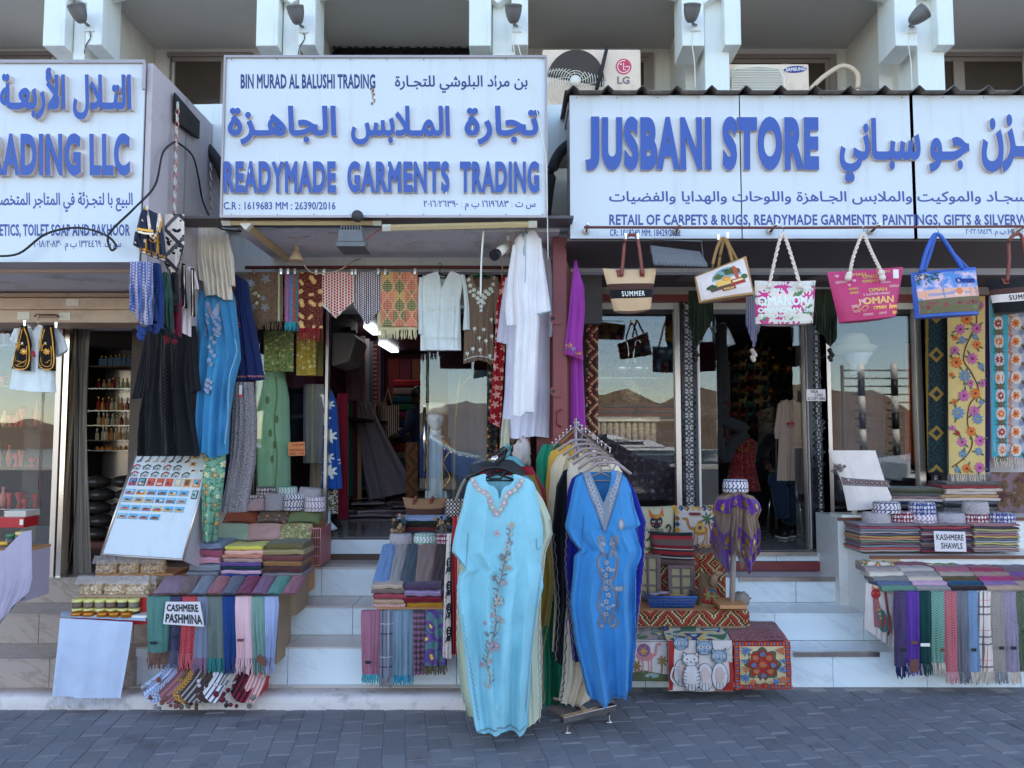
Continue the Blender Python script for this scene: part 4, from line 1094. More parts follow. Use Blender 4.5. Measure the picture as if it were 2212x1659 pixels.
pane(924,1205,596,1168,YM,'window pane right of the garment shop doorway in front of the turbaned mannequin',GLB,handle=(917,880,1018),frame=[(921,925,596,1168)])
pane(905,922,600,1168,YM+.06,'narrow folded-back glass door leaf with long steel handle',GL)
pane(1286,1470,640,1185,YG,'tall right shop window mirroring the cream silos',GL,frame=[(1276,1285,640,1195),(1464,1470,640,1195)])
pane(1508,1545,645,1190,YG+.05,'glass door leaf folded back at the left of the right shop doorway',GL,frame=[(1505,1509,640,1190)])
pane(1722,1752,645,1190,YG+.05,'glass door leaf at the right of the doorway carrying the visa note',GL,frame=[(1748,1753,640,1190)])
pane(1790,2000,640,1100,YG,'right shop window in front of the hatted mannequin',GLB,frame=[(1783,1790,640,1195),(1990,1998,640,1110)])
LAT=plain('black_lattice_board','1d1f26',.4); LATB=plain('white_lattice_backing','b4bfd8',.5)
def lattice(u0,u1,v0,v1,label,Y=None):
 Y=Y or YG-.03; root=thing('lattice_column',label,'lattice column',P((u0+u1)/2,v1,Y),'black geometric lattice strips of the right shop front')
 q=M(); px_box(q,u0-3,u1+3,v0,v1,Y+.012,Y+.03); q.build('backing',LATB,root)
 q=M(); px_box(q,u0,u0+2.5,v0,v1,Y,Y+.01); px_box(q,u1-2.5,u1,v0,v1,Y,Y+.01)
 w_=u1-u0; h=26; k=v0; c=(u0+u1)/2
 def bar(a,b,t=2.2):
  A,B=P(a[0],a[1],Y),P(b[0],b[1],Y); d_=(B-A).normalized(); n_=V(-d_.z,0,d_.x)*(t/2*Y/F)
  q.hexa([A-n_,B-n_,B+n_,A+n_],[p+V(0,.01,0)for p in(A-n_,B-n_,B+n_,A+n_)])
 while k<v1-h:
  m=k+h/2
  for sx in(-1,1):
   bar((c,k),(c+sx*w_*.5,m)); bar((c+sx*w_*.5,m),(c,k+h)); bar((c+sx*w_*.5,k),(c,k+h*.32)); bar((c,k+h*.32),(c,k+h*.68),1.6); bar((c,k+h*.68),(c+sx*w_*.5,k+h))
  bar((c-w_*.5,m),(c-w_*.16,m)); bar((c+w_*.16,m),(c+w_*.5,m)); k+=h
 q.build('lattice',LAT,root); return root
lattice(1474,1504,650,1105,'black lattice strip left of the doorway above the cushions')
lattice(1756,1783,690,1186,'black lattice strip right of the doorway behind the visa note')
lattice(2002,2032,680,1062,'black lattice strip behind the folded shawls left of the kilim runners')
struct(M().box(xg(2036,YG),5.2,YG-.04,YG+.05,ZR,zg(640,YG)),'right_pier',GREYW)
NOTEW=plain('note_paper','c3cde4',.8,var=.03,bs=0); INK=plain('marker_ink','20222c',.6,bs=0)
def note(quad,Y,lines,label,thick=.0035,bold=.02,ink=None):
 root=thing('paper_sign',label,'paper sign',(P(*quad[2],Y)+P(*quad[3],Y))/2)
 pts=[P(u,v,Y)for u,v in quad]; q=M(); q.hexa([pts[3],pts[2],pts[1],pts[0]],[p+V(0,thick,0)for p in(pts[3],pts[2],pts[1],pts[0])]); q.build('sheet',NOTEW,root)
 for s_,(a,b,c,d_)in lines:
  fq=quadmap(*pts)
  text(s_,lambda x,y,a=a,b=b,c=c,d_=d_:fq(lerp(a,b,x),1-lerp(d_,c,y)),root,[ink or INK],bold,.0015,name='handwriting',track=.03)
 return root
note([(1742,841),(1783,841),(1784,866),(1742,866)],YG-.045,[('VISA',(.2,.62,.06,.33)),('CARD',(.42,.85,.38,.62)),('ACCEPT HERE',(.06,.97,.68,.93))],'handwritten VISA CARD ACCEPT HERE note taped to the lattice strip')
note([(622,956),(658,954),(659,984),(623,985)],YM-.012,[('ATTENTION!',(.25,.95,.12,.3)),('PAID PARKING',(.1,.95,.5,.68)),('08:00 - 13:00',(.1,.95,.75,.93))],'orange parking notice with red lettering on the left garment shop window',ink=plain('red_ink','a02a1e',.6))
bpy.data.objects['sheet.001'].data.materials[0]=plain('orange_notice','e08a5c',.6)
root=thing('door_frame','tall brushed steel door frame of the left shop beside the plastic curtain','door frame',P(110,1242,YL))
for nm,a,b in(('jamb',130,142),('jamb',146,157)):
 q=M(); A0,A1=P(a,700,YL-.06),P(b,700,YL-.06); q.box(A0.x,A1.x,YL-.09,YL,b3,ZLC); q.build(nm,ALU if b<145 else CHROME,root,bevel=.003)
q=M(); A0=P(92,900,YL); A1=P(130,900,YL); q.box(A0.x,A1.x,YL-.02,YL,b3+.35,ZLC); q.build('side_pane',GL,root)
q=M(); q.box(A0.x,A1.x,YL-.03,YL,b3,b3+.35); q.build('kick_panel',plain('dark_speckled_panel','3c3e48',.4,var=.3,sc=40),root)
xs0,xs1=xg(-40,YL),xg(88,YL)
root=thing('display_case','glass display case at far left full of clay pots and incense burners','display case',V((xs0+xs1)/2,YL+.2,b3))
q=M(); q.box(xs1,xs1+.02,YL,YL+.5,b3,ZLC); q.build('corner_post',plain('reddish_post','6a4a50',.4),root)
for k in range(6):M().box(xs0,xs1,YL+.03,YL+.5,b3+.45+k*.3,b3+.458+k*.3).build('shelf',GL,root)
M().box(xs0,xs1,YL+.005,YL+.012,b3+.1,ZLC).build('glass_front',GL,root)
M().box(xs0,xs1,YL+.5,YL+.52,b3,ZLC).build('back_panel',BWALL,root)
CLAY=plain('terracotta','b0624a',.75); CLAYR=plain('red_clay','b04444',.6); CLAYB=plain('buff_clay','b09878',.7); CLAYP=plain('pink_clay','b8746c',.6)
rr=random.Random(11)
for k in range(6):
 for j in range(8):
  x=xs0+.05+j*.052+rr.uniform(-.01,.01); z=b3+.46+k*.3; hh=rr.uniform(.09,.2); rad=rr.uniform(.02,.03); mt=rr.choice([CLAY,CLAYR,CLAYB,CLAYP])
  t_=rr.choice(['flared pot','round jug','squat incense burner'])
  pr={'flared pot':[(rad*.5,0),(rad*.6,hh*.3),(rad*.5,hh*.5),(rad,hh),(rad*.8,hh)],'round jug':[(rad*.5,0),(rad,hh*.35),(rad*.9,hh*.55),(rad*.35,hh*.8),(rad*.5,hh),(rad*.3,hh)],'squat incense burner':[(rad*.8,0),(rad*.35,hh*.25),(rad*.4,hh*.3),(rad,hh*.6),(rad,hh*.75),(rad*.7,hh*.7)]}[t_]
  tag(M().lathe(V(x,YL+.18+rr.uniform(-.05,.1),z),pr,14).build('clay_pot',mt),t_+' of '+mt.name.replace('_',' ')+', '+ORD[j]+' on shelf '+['one','two','three','four','five','six'][k]+' of the far left case','pot','clay pots and burners in the far left case')
q=M()
PLAST,b_=new_mat('clear_strip_curtain'); setb(b_,.25,0,.6); col(b_,'8a8d8e'); b_.inputs['Alpha'].default_value=.8
def cur(a,b):
 u=lerp(158,196-10*b*(1-b)*4,a); v=lerp(702,1242,b); p=P(u,v,YL+.05); p.y+=.03*nz(a*7,b*.7)+.02*nz(a*16,b*2); return p
q.grid(cur,30,30,flip=True); tag(q.build('strip_curtain',PLAST),'gathered cloudy plastic strip curtain in the left shop doorway','curtain')
cable([P(166,702,YL-.02),P(170,900,YL-.02),P(163,1100,YL-.02),P(150,1210,YL-.1),P(142,1250,YL-.12)],.004,RUBB,'thin black cable hanging in front of the plastic curtain')
Y=7.3; xa,xb=xg(188,Y),xg(315,Y)
root=thing('perfume_rack','wall rack of perfume bottles on glass shelves inside the left shop','shelf rack',V((xa+xb)/2,Y,b3))
M().box(xa,xb,Y+.3,Y+.32,b3,zg(735,Y)).build('back_panel',plain('mirror_grey_panel','6d7076',.2,metal=.5),root)
for s_ in(xa-.02,xb):M().box(s_,s_+.02,Y,Y+.3,b3,zg(735,Y)).build('side_panel',DWALL,root)
BG=plain('clear_bottle_glass','a9aca0',.08,spec=1.0,var=.3,sc=60); BA=plain('amber_oil','b07a3c',.1,var=.3,sc=60); BR=plain('red_oil','7c3030',.1,var=.3); GOLD=plain('gold','c9a24a',.25,metal=.9); BLB=plain('blue_box','2e66a0',.4)
levels=[(790,'box'),(838,'small'),(886,'dec'),(918,'sq'),(950,'sq'),(972,'tiny')]
n_=0
for v,kind in levels:
 z=zg(v,Y); M().box(xa,xb,Y,Y+.3,z-.012,z).build('shelf',GL if kind!='box' else BWALL,root)
 cnt=11
 for j in range(cnt):
  x=lerp(xa+.03,xb-.03,(j+.5)/cnt)+rr.uniform(-.008,.008); hh={'box':.12,'small':.11,'dec':.14,'sq':.13,'tiny':.04}[kind]*rr.uniform(.85,1.1); rad=.018
  q=M();
  if kind=='box':q.box(x-.02,x+.02,Y+.1,Y+.14,z,z+hh*.75,0); q.lathe(V(x,Y+.12,z+hh*.75),[(.008,0),(.012,.02),(.01,.03)],8,1)
  else:q.lathe(V(x,Y+.1,z),[(rad,0),(rad,hh*.5),(rad*.4,hh*.62),(rad*.35,hh*.7)],8 if kind=='dec' else 4,0,smooth=False); q.lathe(V(x,Y+.1,z+hh*.7),[(rad*.4,0),(rad*.6,hh*.12),(rad*.3,hh*.28)],8,1)
  mt={'box':[BLB,GOLD],'tiny':[BA,GOLD]}.get(kind,[rr.choice([BG,BG,BA,BR]),rr.choice([BG,GOLD])])
  tag(q.build('perfume_bottle',mt),ORD[j]+' perfume bottle from the left on the '+ORD[levels.index((v,kind))]+' perfume rack shelf','bottle','perfume bottles inside the left shop'); n_+=1
DP=plain('dark_plastic_sack','3a3b3e',.3,var=.4,sc=15)
for r_ in range(5):
 for j in range(2):
  c=P(212+j*62+(r_%2)*8,1040+r_*28,7.1)
  q=M(); q.sphere(c,.14,14,sc=(1,.8,.42)); tag(q.build('dark_sack',DP),ORD[r_]+' sack from the top in the '+['left','right'][j]+' column at the back of the left shop','sack','dark sacks piled inside the left shop')
struct(M().box(xg(185,7.1),xg(330,7.1),6.9,7.25,b3,zg(1168,7.0)),'shelf_plinth',plain('red_brown_plinth','6e4038',.6))
# ================================================================ inside the garment shop
EM,b_=new_mat('lit_tube'); b_.inputs['Emission Color'].default_value=(.85,.92,1,1); b_.inputs['Emission Strength'].default_value=1.3
for(p0,p1,lab)in((PZ(853,755,ZMC),PZ(826,738,ZMC),'lit ceiling tube light deepest inside the garment shop'),(PZ(815,716,ZMC),PZ(796,700,ZMC),'lit ceiling tube light behind the checked scarves')):
 z=ZMC-.04; a,b=V(p0.x,p0.y,z),V(p1.x,p1.y,z)
 q=M(); q.hexa([a+V(-.05,0,0),a+V(.05,0,0),a+V(.05,0,.03),a+V(-.05,0,.03)],[b+V(-.05,0,0),b+V(.05,0,0),b+V(.05,0,.03),b+V(-.05,0,.03)]); tag(q.build('tube_light',EM),lab,'tube light')
u0=P(838,757,9.0)
ym0,xm=6.4,MX0
AC2=thing('wall_air_conditioner','white wall mounted split air conditioner high on the garment shop left wall','air conditioner',V(-1.85,6.9,2.2))
q=M(); za,zb_=zg(790,6.8),zg(715,6.8)
q.hexa(*[[V(-1.62,y,za),V(-1.46,y,za+.04),V(-1.40,y,zb_-.06),V(-1.44,y,zb_),V(-1.62,y,zb_)]for y in(6.85,7.4)]); q.build('body',PVCW,AC2,bevel=.02)
def hang(u0,u1,v0,v1,Y,mat,label,cat='shawl',name='hanging_shawl',fr_=None,fa=.01,group=None,seed=None,thick=.008,nx=16,ny=14,**k):
 sd=seed if seed is not None else u0*.13+v0*.07
 o,sf_,fn=slab([(v0,u0,u1),(v1,u0+k.pop('dl',0),u1+k.pop('dr',0))],v0,v1,Y,thick,mat,nx=nx,ny=ny,fa=fa,seed=sd,name=name,label=label,cat=cat,group=group,**k)
 if fr_:fringe(fn,fr_[0],fr_[1],fr_[2],o,r=fr_[3]if len(fr_)>3 else.002)
 return o,sf_,fn
cols3=[('1d3a3a',['8c2c3a','2f5c66','b0703c','40204c']),('5c2236',['b07060','8a3048','3c1830']),('3c2430',['704a6c','2a3a6c','a04430']),('6a4c3a',['c09070','8a3c3c','3c5048'])]
for k in range(4):
 mt=fabric('back_wall_paisley_%d'%k,p_paisley(cols3[k][0],cols3[k][1],30)); nm=['green and rust paisley','wine red paisley','plum and blue','tan and red'][k]
 hang(812+k*26,836+k*26,775,855,10.8,mt,nm+' shawl pinned high on the garment shop back wall',fr_=(12,.05,mt))
cs_=['2c5c7c','8a8a94','9c2c3c','3c3c48','c0c0c8','20406c','803060','2c6c5c']
for k in range(11):
 c=P(922-28,1000-k*17,10.2); q=M(); q.box(c.x-.25,c.x+.12,10.0,10.4,c.z-.045,c.z+.045); tag(q.build('folded_shawl',fabric('shelf_%s'%cs_[k%8],cs_[k%8]),bevel=.02),cname(cs_[k%8])+' folded shawl, '+ORD[k]+' from the bottom of the tall back stack','shawl','folded shawls stacked at the back of the garment shop')
side=[('b8b0a8',6.60,885,'ivory'),('7a1c34',6.81,885,'maroon with white tie'),('2c6058',7.02,885,'bottle green'),('c4c4cc',7.23,885,'white'),('20305c',7.44,885,'navy'),('a4a2ac',7.65,885,'pale grey'),('1d5a50',7.86,885,'dark green'),('5c2440',8.07,885,'wine'),('b0a080',8.28,885,'sand'),('34508c',8.49,885,'denim blue'),('989498',8.70,885,'stone'),('2c6c60',8.91,885,'teal green'),('7c3c5c',9.12,885,'dusky pink'),('a8a4a4',9.33,885,'cream'),('5c5a74',9.54,885,'dusty violet'),('bcb8c0',9.75,885,'off white')]
for h,Y,v0,nm in side:
 u=1106-1.72/Y*F
 hang(u-4,u+20+14*(nm in 'ivory cream stone'),v0-20+(Y*37%9),lerp(1140,1030,(Y-6.6)/3.2)-(Y*91%30),Y,fabric('side_'+nm.replace(' ','_'),h),nm+' garment in the row along the left wall inside the garment shop','garment','hanging_garment',fa=.035,thick=.05,ff=5)
top=[('4c1a34',7.50,'plum'),('746880',7.73,'lilac grey'),('946c84',7.96,'pink'),('78809c',8.19,'pale blue'),('a4a8b8',8.42,'white'),('2c6070',8.65,'teal'),('8c2434',8.88,'red striped'),('b09cb4',9.11,'lilac'),('50588c',9.34,'slate blue'),('7c4458',9.57,'rose')]
for h,Y,nm in top:
 u=1106-1.64/Y*F; v0=942-(ZMC-.12-1.6)/Y*F
 hang(u,u+15,v0,v0+1000/Y+20,Y,fabric('top_'+nm.replace(' ','_'),p_paisley(h,[h,'7c7484'],30)if nm!='red striped' else p_stripes([(0,'8c2434'),(.5,'a89098')],.05,1)),nm+' shawl hanging under the ceiling on the left side of the garment shop',fa=.02)
struct(M().box(MX0,MX0+.5,6.3,10.5,zg(905,6.6),zg(905,6.6)+.03),'left_wall_shelf',DWALL)
BWD=fabric('royal_blue_leaf_dress',lambda u,v,vec:cm(flower(vec,7,7,.36,.5)[0],'1f4fae','d8e0ec'))
o,sf_,_=slab([(840,703,715),(870,700,728),(1030,696,738),(1060,694,740)],842,1055,6.0,.12,BWD,fa=.03,name='hanging_dress',label='royal blue dress with big white leaf prints just inside the garment shop doorway',cat='dress')
hang(728,752,850,1120,6.3,fabric('maroon_side','6a1830'),'maroon scarf tied with a white band inside the garment shop doorway','scarf','hanging_scarf',fa=.03,thick=.05)
M_=plain('mannequin_white',(.85,.85,.85),.3,var=.02)
q=M(); q.tube([P(706,1105,6.0),P(708,1130,6.0),P(720,1140,5.93)],[.03,.028,.02],10); q.sphere(P(714,1141,5.93),.035,10,sc=(1.5,1,.5)); tag(q.build('mannequin',M_),'white mannequin foot standing just inside the garment shop doorway','mannequin')
PKT=plain('cellophane_packet','8a869c',.15,var=.25,sc=12,bs=.5,bsc=30,spec=.8)
rr=random.Random(5)
struct(M().box(MX0,-1.62,6.3,8.0,2.0,ZMC),'shop_bulkhead',MWALL)
for k in range(26):
 Y=rr.uniform(7.4,9.8); u=lerp(760,880,rr.random())+(Y-7)*8; x=xg(u,Y)
 if x>-.75:x-=.35
 z=ZM+.002+max(0,(Y-7.2))*.11*rr.random(); a=rr.uniform(-.5,.5); q=M(); w2,l2,h2=.17,.12,.02
 pts=[V(x+(sx*w2)*math.cos(a)-sy*l2*math.sin(a),Y+sx*w2*math.sin(a)+sy*l2*math.cos(a),z)for sx,sy in((-1,-1),(1,-1),(1,1),(-1,1))]
 q.hexa(pts,[p+V(0,0,h2)for p in pts]); tag(q.build('clothes_packet',PKT,bevel=.008),ORD[k%13]+' cellophane packet '+['near the front','in the middle','at the back'][k//13]+' of the garment shop floor heap','packet','cellophane packets on the garment shop floor')
q=M(); q.grid(lambda a,b:P(lerp(765,800,a)+b*lerp(30,100,a),lerp(870,1080,b)-20*a*b,8.2)+V(0,-.12*nz(a*6,b)-.05*nz(a*14,b*2),0),24,18,flip=True)
tag(q.build('dust_sheet',fabric('grey_dust_sheet','84849c')),'grey sheet sagging diagonally across the inside of the garment shop','sheet')
o,sf_,_=hang(876,903,955,1110,7.0,fabric('brown_diamond_rug',p_kilim(['5a4030','6a4c38','4a3428'],.2)),'brown patterned cloth hanging over the counter inside the garment shop','cloth','hanging_cloth',fa=.01)
STR=fabric('striped_tote_cloth',p_stripes([(0,'2a3050'),(.5,'c8c4c0')],.03,0))
q=M(); q.grid(lambda a,b:P(lerp(822,862,a),lerp(876,945,b),9.2)+V(0,-.06*math.sin(math.pi*a),0),8,6,uv=lambda a,b:(a*.3,b*.4),flip=True); o=q.build('tote_bag',STR); tag(o,'striped tote bag hanging at the back of the garment shop','bag')
q=M(); q.tube([P(u,v,9.2)for u,v in((828,878),(838,840),(848,878))],.012,6); q.build('handle',plain('white_handle','b0b0b8',.7),o)
# ================================================================ garments
def hanger(u,v,Y,w,mat,parent,hook=14,drop=10,nm='hanger'):
 q=M(); c=P(u,v,Y); s_=Y/F
 q.tube([c+V(0,0,hook*s_),c+V(.012,0,(hook+5)*s_),c+V(.0,0,(hook+9)*s_),c+V(-.012,0,(hook+5)*s_)],.003,5)
 q.tube([c+V(0,0,hook*s_),c],.003,5)
 q.tube([c+V(-w/2*s_,0,-drop*s_),c,c+V(w/2*s_,0,-drop*s_)],.006,6); q.tube([c+V(-w/2*s_,0,-drop*s_),c+V(w/2*s_,0,-drop*s_)],.004,6)
 return q.build(nm,mat,parent)
def clips(pts,Y,parent):
 q=M()
 for u,v in pts:q.hexa([P(u-2,v,Y-.02),P(u+2,v,Y-.02),P(u+3,v-12,Y-.02),P(u-3,v-12,Y-.02)],[P(u-2,v,Y+.02),P(u+2,v,Y+.02),P(u+3,v-12,Y+.01),P(u-3,v-12,Y+.01)])
 return q.build('hanger_clip',CHROME,parent)
def cloth(name,label,cat,Y,rows,top,bot,mat,group=None,**k):
 return slab(rows,top,bot,Y,k.pop('thick',.05),mat,name=name,label=label,cat=cat,group=group,**k)
q=M(); q.tube([P(530,578,5.25),P(930,577,5.25),P(1110,578,5.25)],.012,8); tag(q.build('clothes_rail',RUST),'rusty rail across the garment shop opening with shawls clipped on hangers','rail')
YH=5.2
G1='shawls and scarves clipped to the rail'
F_BR=fabric('taupe_shawl',lambda u,v,vec:cm((u>.20)*(u<.212),cm(flower(comb(u,v),11,5,.3)[0]*(u<.16),cm(noi(vec,60)<.42,'6f6155','5c4e44'),'7a8a9c'),'a8c0a8'))
o,sf_,fn=hang(537,611,588,694,YH,F_BR,'taupe shawl with small blue flowers and pale border stripe, first on the rail',cat='shawl',fa=.012,group=G1)
fringe(fn,34,.06,F_BR,o,.003); clips([(549,594),(607,592)],YH-.01,o)
d=Draw(sf_); PB=plain('thread_blue','8c9cc8',.8); PGn=plain('thread_green','7c9470',.8); PM=plain('thread_mint','b8d0c0',.8)
for x,y,m2,r in((540,612,PB,9),(543,625,PGn,5),(552,634,PM,5),(560,640,PM,4),(541,650,PGn,5),(556,655,PM,4)):d.flower(x,y,r,m2,PM,6)
d.curve([(541,620),(550,632),(558,642),(548,655),(541,660)],1.2,plain('thread_wine','6c4a48',.8)); d.build('embroidery',o)
F_MC=fabric('multicolour_shawl',lambda u,v,vec:cm(noi(vec,70)<.45,ramp(fr(u/.125),[(0,'b070a8'),(.2,'9c5cc0'),(.32,'4890b8'),(.45,'c04c34'),(.62,'4890b8'),(.72,'c8a040'),(.86,'3aa0c0')]),'38809c'))
o,sf_,fn=hang(615,645,589,696,YH+.02,F_MC,'narrow multicoloured embroidered shawl with turquoise fringe on the rail',group=G1,fa=.008); fringe(fn,26,.06,fabric('turquoise_yarn','3aa0c0'),o,.003); clips([(622,592),(637,592)],YH,o)
F_MR=fabric('maroon_leaf_shawl',lambda u,v,vec:(lambda fl_:cm(fl_[1],cm(fl_[0],cm(noi(vec,120)<.45,'4e1f24','8a5a48'),'c9a878'),'e0cc98'))(flower(vec,13,2,.36,.35)))
o,sf_,fn=hang(646,697,588,709,YH-.01,F_MR,'maroon shawl with golden leaf motifs and red fringe on the rail',group=G1,fa=.009,dl=-2); fringe(fn,24,.09,fabric('red_yarn','8c1f30'),o,.003); clips([(683,594),(699,594)],YH-.02,o)
def kef(label,u0,u1,v0,vl,vr,tip,mat,Y,trim=None,fr_=None,tass=None,group=G1,fa=.012):
 o,sf_,fn=slab([(v0,u0,u1),(vl,u0,u1),(tip[1],u0+1,u1-1)],v0,[(0,vl),((tip[0]-u0)/(u1-u0),tip[1]),(1,vr)],Y,.012,mat,nx=28,ny=24,fa=fa,seed=u0,name='keffiyeh',label=label,cat='scarf',group=group)
 if trim:
  d=Draw(sf_); d.h=.003; d.line([(u0+1,vl-2),(tip[0],tip[1]-3),(u1-1,vr-2)],4,trim); d.build('border',o)
 if fr_:fringe(fn,40,.02,fr_,o,.003)
 if tass:
  q=M();
  for k in range(5):q.sphere(P(tip[0]+(k%3-1)*3,tip[1]+5+k*5,Y-.01),.018,8)
  q.build('tassel',tass,o)
 return o,sf_
KR=fabric('red_keffiyeh',p_kef('ecdce4','b02038',.019)); KB=fabric('black_keffiyeh',p_kef('1e2438','c4cee8',.015)); KBL=fabric('blue_keffiyeh',p_kef('4a68b0','a4a8c4',.016)); KGR=fabric('green_keffiyeh',p_kef('2c3a30','18201c',.016))
o,_=kef('red and white checked keffiyeh folded to a point on the rail',696,765,588,660,650,(725,688),KR,YH-.02,plain('white_hem','d8dce8',.8)); clips([(700,593),(760,593)],YH-.03,o)
o,_=kef('black and white checked keffiyeh folded to a point on the rail',763,824,588,660,665,(793,703),KB,YH,None,None); clips([(768,593),(817,592)],YH-.02,o)
F_OG=fabric('ogee_embroidered_shawl',p_ogee('d8c8a4',['b04858','2f4a38','c8606c','384c38','b8905c','a83c4c'],.082,.13,'cdb68c'))
F_CR=fabric('cream_yarn','d4cfb8')
o,sf_,fn=hang(815,902,600,712,YH+.012,F_CR,'cream fringed under shawl behind the ogee patterned shawl',group=G1,fa=.005); fringe(fn,40,.065,F_CR,o,.0035)
o,sf_,fn=hang(824,902,588,705,YH-.012,F_OG,'cream shawl embroidered with red, green and gold ogee leaf medallions',group=G1,fa=.006,dl=-3); clips([(832,593),(896,592)],YH-.02,o)
EMBW=plain('white_thread','dde3ee',.7)
F_WT=fabric('white_cotton_tunic','e0e8fa',crinkle=.6)
def tunic(label,mat,rows,top,bot,Y,sleeves,back,hm,hu,hv,hw,name='tunic',cat='shirt',**k):
 root=thing(name,label,cat,P((rows[0][1]+rows[0][2])/2,bot if not isinstance(bot,list)else bot[0][1],Y),k.pop('group',None))
 o,sf_,fn=slab(rows,top,bot,Y,k.pop('thick',.05),mat,parent=root,name='body',back_top=back,**k)
 for i,(r_,t_,b_)in enumerate(sleeves):
  slab(r_,t_,b_,Y-.012-.004*i,.035,mat,nx=14,ny=20,fa=.012,ff=4,seed=i+r_[0][1],parent=root,name='sleeve')
 if hm:hanger(hu,hv,Y,hw,hm,root)
 return root,sf_,fn
TBC=plain('teal_hanger','5aa0b8',.4); GH=plain('green_hanger','2a6a50',.5); PK=plain('grey_hanger','8a8590',.4)
root,sf_,fn=tunic('white cotton tunic with embroidered yoke hanging on a black hanger',F_WT,[(590,915,1000),(610,908,1001),(650,909,994),(757,908,996)],[(0,606),(.08,596),(.3,588),(.38,590),(.44,600),(.52,625),(.6,602),(.66,590),(.72,587),(.93,594),(1,604)],757,YH,[([(596,905,914),(640,903,912),(720,904,913)],600,722),([(594,993,1004),(620,1000,1009),(665,1003,1014),(713,1000,1015)],594,713)],594,BLACK,950,590,40,fa=.016,seed=3)
d=Draw(sf_)
for x0 in(922,981):
 for k in range(6):d.curve([(x0-2,612+k*12),(x0+2,616+k*12),(x0-1,621+k*12)],1.4,EMBW)
d.curve([(924,664),(935,670),(955,671),(975,669),(988,662)],3,EMBW)
for k in range(14):d.ell(924+k*4.8,672+3*math.sin(k),2.2,1.6,EMBW,6)
for k in range(16):d.curve([(912+k*5.3,734),(914+k*5.3,729),(915+k*5.3,735)],1.2,EMBW)
d.line([(951,600),(952,626)],1,EMBW); d.build('embroidery',root)
F_BT=fabric('taupe_brown_tunic','6f655f')
root,sf_,fn=tunic('grey brown tunic with white embroidered flowers hanging on a green hanger',F_BT,[(592,1010,1072),(620,1004,1078),(690,1004,1066),(785,1001,1068)],[(0,608),(.1,596),(.18,594),(.24,606),(.35,620),(.5,624),(.65,620),(.76,606),(.84,594),(.93,597),(1,606)],[(0,786),(.5,778),(1,786)],YH+.01,[([(600,1066,1078),(650,1068,1084),(700,1067,1084)],600,700)],599,GH,1040,590,50,fa=.014,seed=8)
d=Draw(sf_)
def emb_neck(d,pts,m1,step=1,r=4.6):
 for i,(x,y)in enumerate(spline(pts,step)):d.flower(x,y,r,m1,m1,5,rot=i)
emb_neck(d,[(1012,605),(1016,618),(1024,628),(1034,634),(1042,640),(1050,632),(1060,626),(1066,616),(1070,603)],EMBW,1,5)
for a,b,r in((1024,640,5),(1032,646,5),(1040,652,6),(1048,645,5),(1056,637,5),(1040,664,5),(1034,656,4),(1046,657,4),(1040,673,4),(1016,632,4),(1064,632,4)):d.flower(a,b,r,EMBW,EMBW,5)
for a,b in((1026,712),(1046,714),(1062,692),(1036,732),(1050,738),(1022,755),(1063,728),(1010,765),(1058,770),(1038,758)):d.flower(a,b,4.4,EMBW,EMBW,5); d.line([(a,b),(a+1,b+9)],1,EMBW)
d.curve([(1004,779),(1020,773),(1040,771),(1060,776),(1067,779)],1.5,EMBW); d.build('embroidery',root)
F_RS=fabric('red_paisley_scarf',lambda u,v,vec:cm((flower(vec,16,5,.4)[0]),'8c1c28','d0a8ac'))
cloth('scarf','long red scarf printed with white paisleys hanging left of the white dishdashas','scarf',5.1,[(597,1084,1098),(660,1072,1092),(760,1068,1091),(840,1062,1086),(925,1056,1082)],598,[(0,912),(1,925)],F_RS,nx=20,ny=40,fa=.02,seed=5,thick=.04)
F_DK=fabric('dark_floral_carpet_cloth',p_floral('1e1a24',['8c2c34','4a5a7c','a8845c'],16,6,.4,'3a4a34'))
hang(1052,1074,735,1010,5.4,F_DK,'dark cloth with small red flowers hanging behind the red paisley scarf',fa=.01)
F_DW=fabric('white_dishdasha_cloth','ccd8f0',rough=.7,crinkle=.25); F_DL=fabric('bluish_dishdasha_cloth','b8c8ee',rough=.7); TRB=plain('pale_blue_piping','8fb0cc',.7)
root,sf2,fn2=tunic('longer bluish white dishdasha hanging behind the white one by the steel gate',F_DL,[(540,1115,1184),(570,1104,1190),(660,1094,1190),(745,1094,1188),(850,1090,1188),(948,1081,1186)],[(0,560),(.2,545),(.8,535),(1,548)],[(0,944),(.35,948),(.7,942),(1,946)],4.95,[([(600,1092,1106),(660,1082,1104),(742,1072,1100)],600,[(0,738),(1,745)]),([(560,1180,1190),(640,1184,1197),(704,1186,1199),(728,1187,1192)],560,728)],545,None,0,0,0,name='dishdasha',cat='robe',fa=.025,ff=4,seed=12,nx=44,ny=50,thick=.12)
root,sf_,fn=tunic('long white dishdasha with pale blue piping and tassel placket on a teal hanger',F_DW,[(503,1121,1160),(515,1112,1166),(560,1109,1168),(640,1108,1163),(700,1113,1165),(800,1108,1160),(900,1106,1155)],[(0,520),(.12,509),(.25,506),(.32,514),(.40,518),(.5,506),(.7,502),(.92,504),(1,514)],[(0,896),(.35,901),(.6,890),(1,892)],4.62,[([(530,1107,1116),(600,1096,1112),(660,1090,1113),(704,1094,1113)],530,[(0,704),(1,702)]),([(515,1158,1169),(560,1158,1174),(620,1156,1183),(673,1151,1190)],515,[(0,680),(1,671)])],504,TBC,1136,506,30,name='dishdasha',cat='robe',fa=.022,ff=4,seed=21,nx=44,ny=60,thick=.12)
d=Draw(sf_); d.h=.004
d.curve([(1126,508),(1130,520),(1134,530),(1135,560),(1134,615)],2,TRB); d.curve([(1134,508),(1134,530),(1131,545),(1132,558)],3.5,TRB); d.build('piping',root)
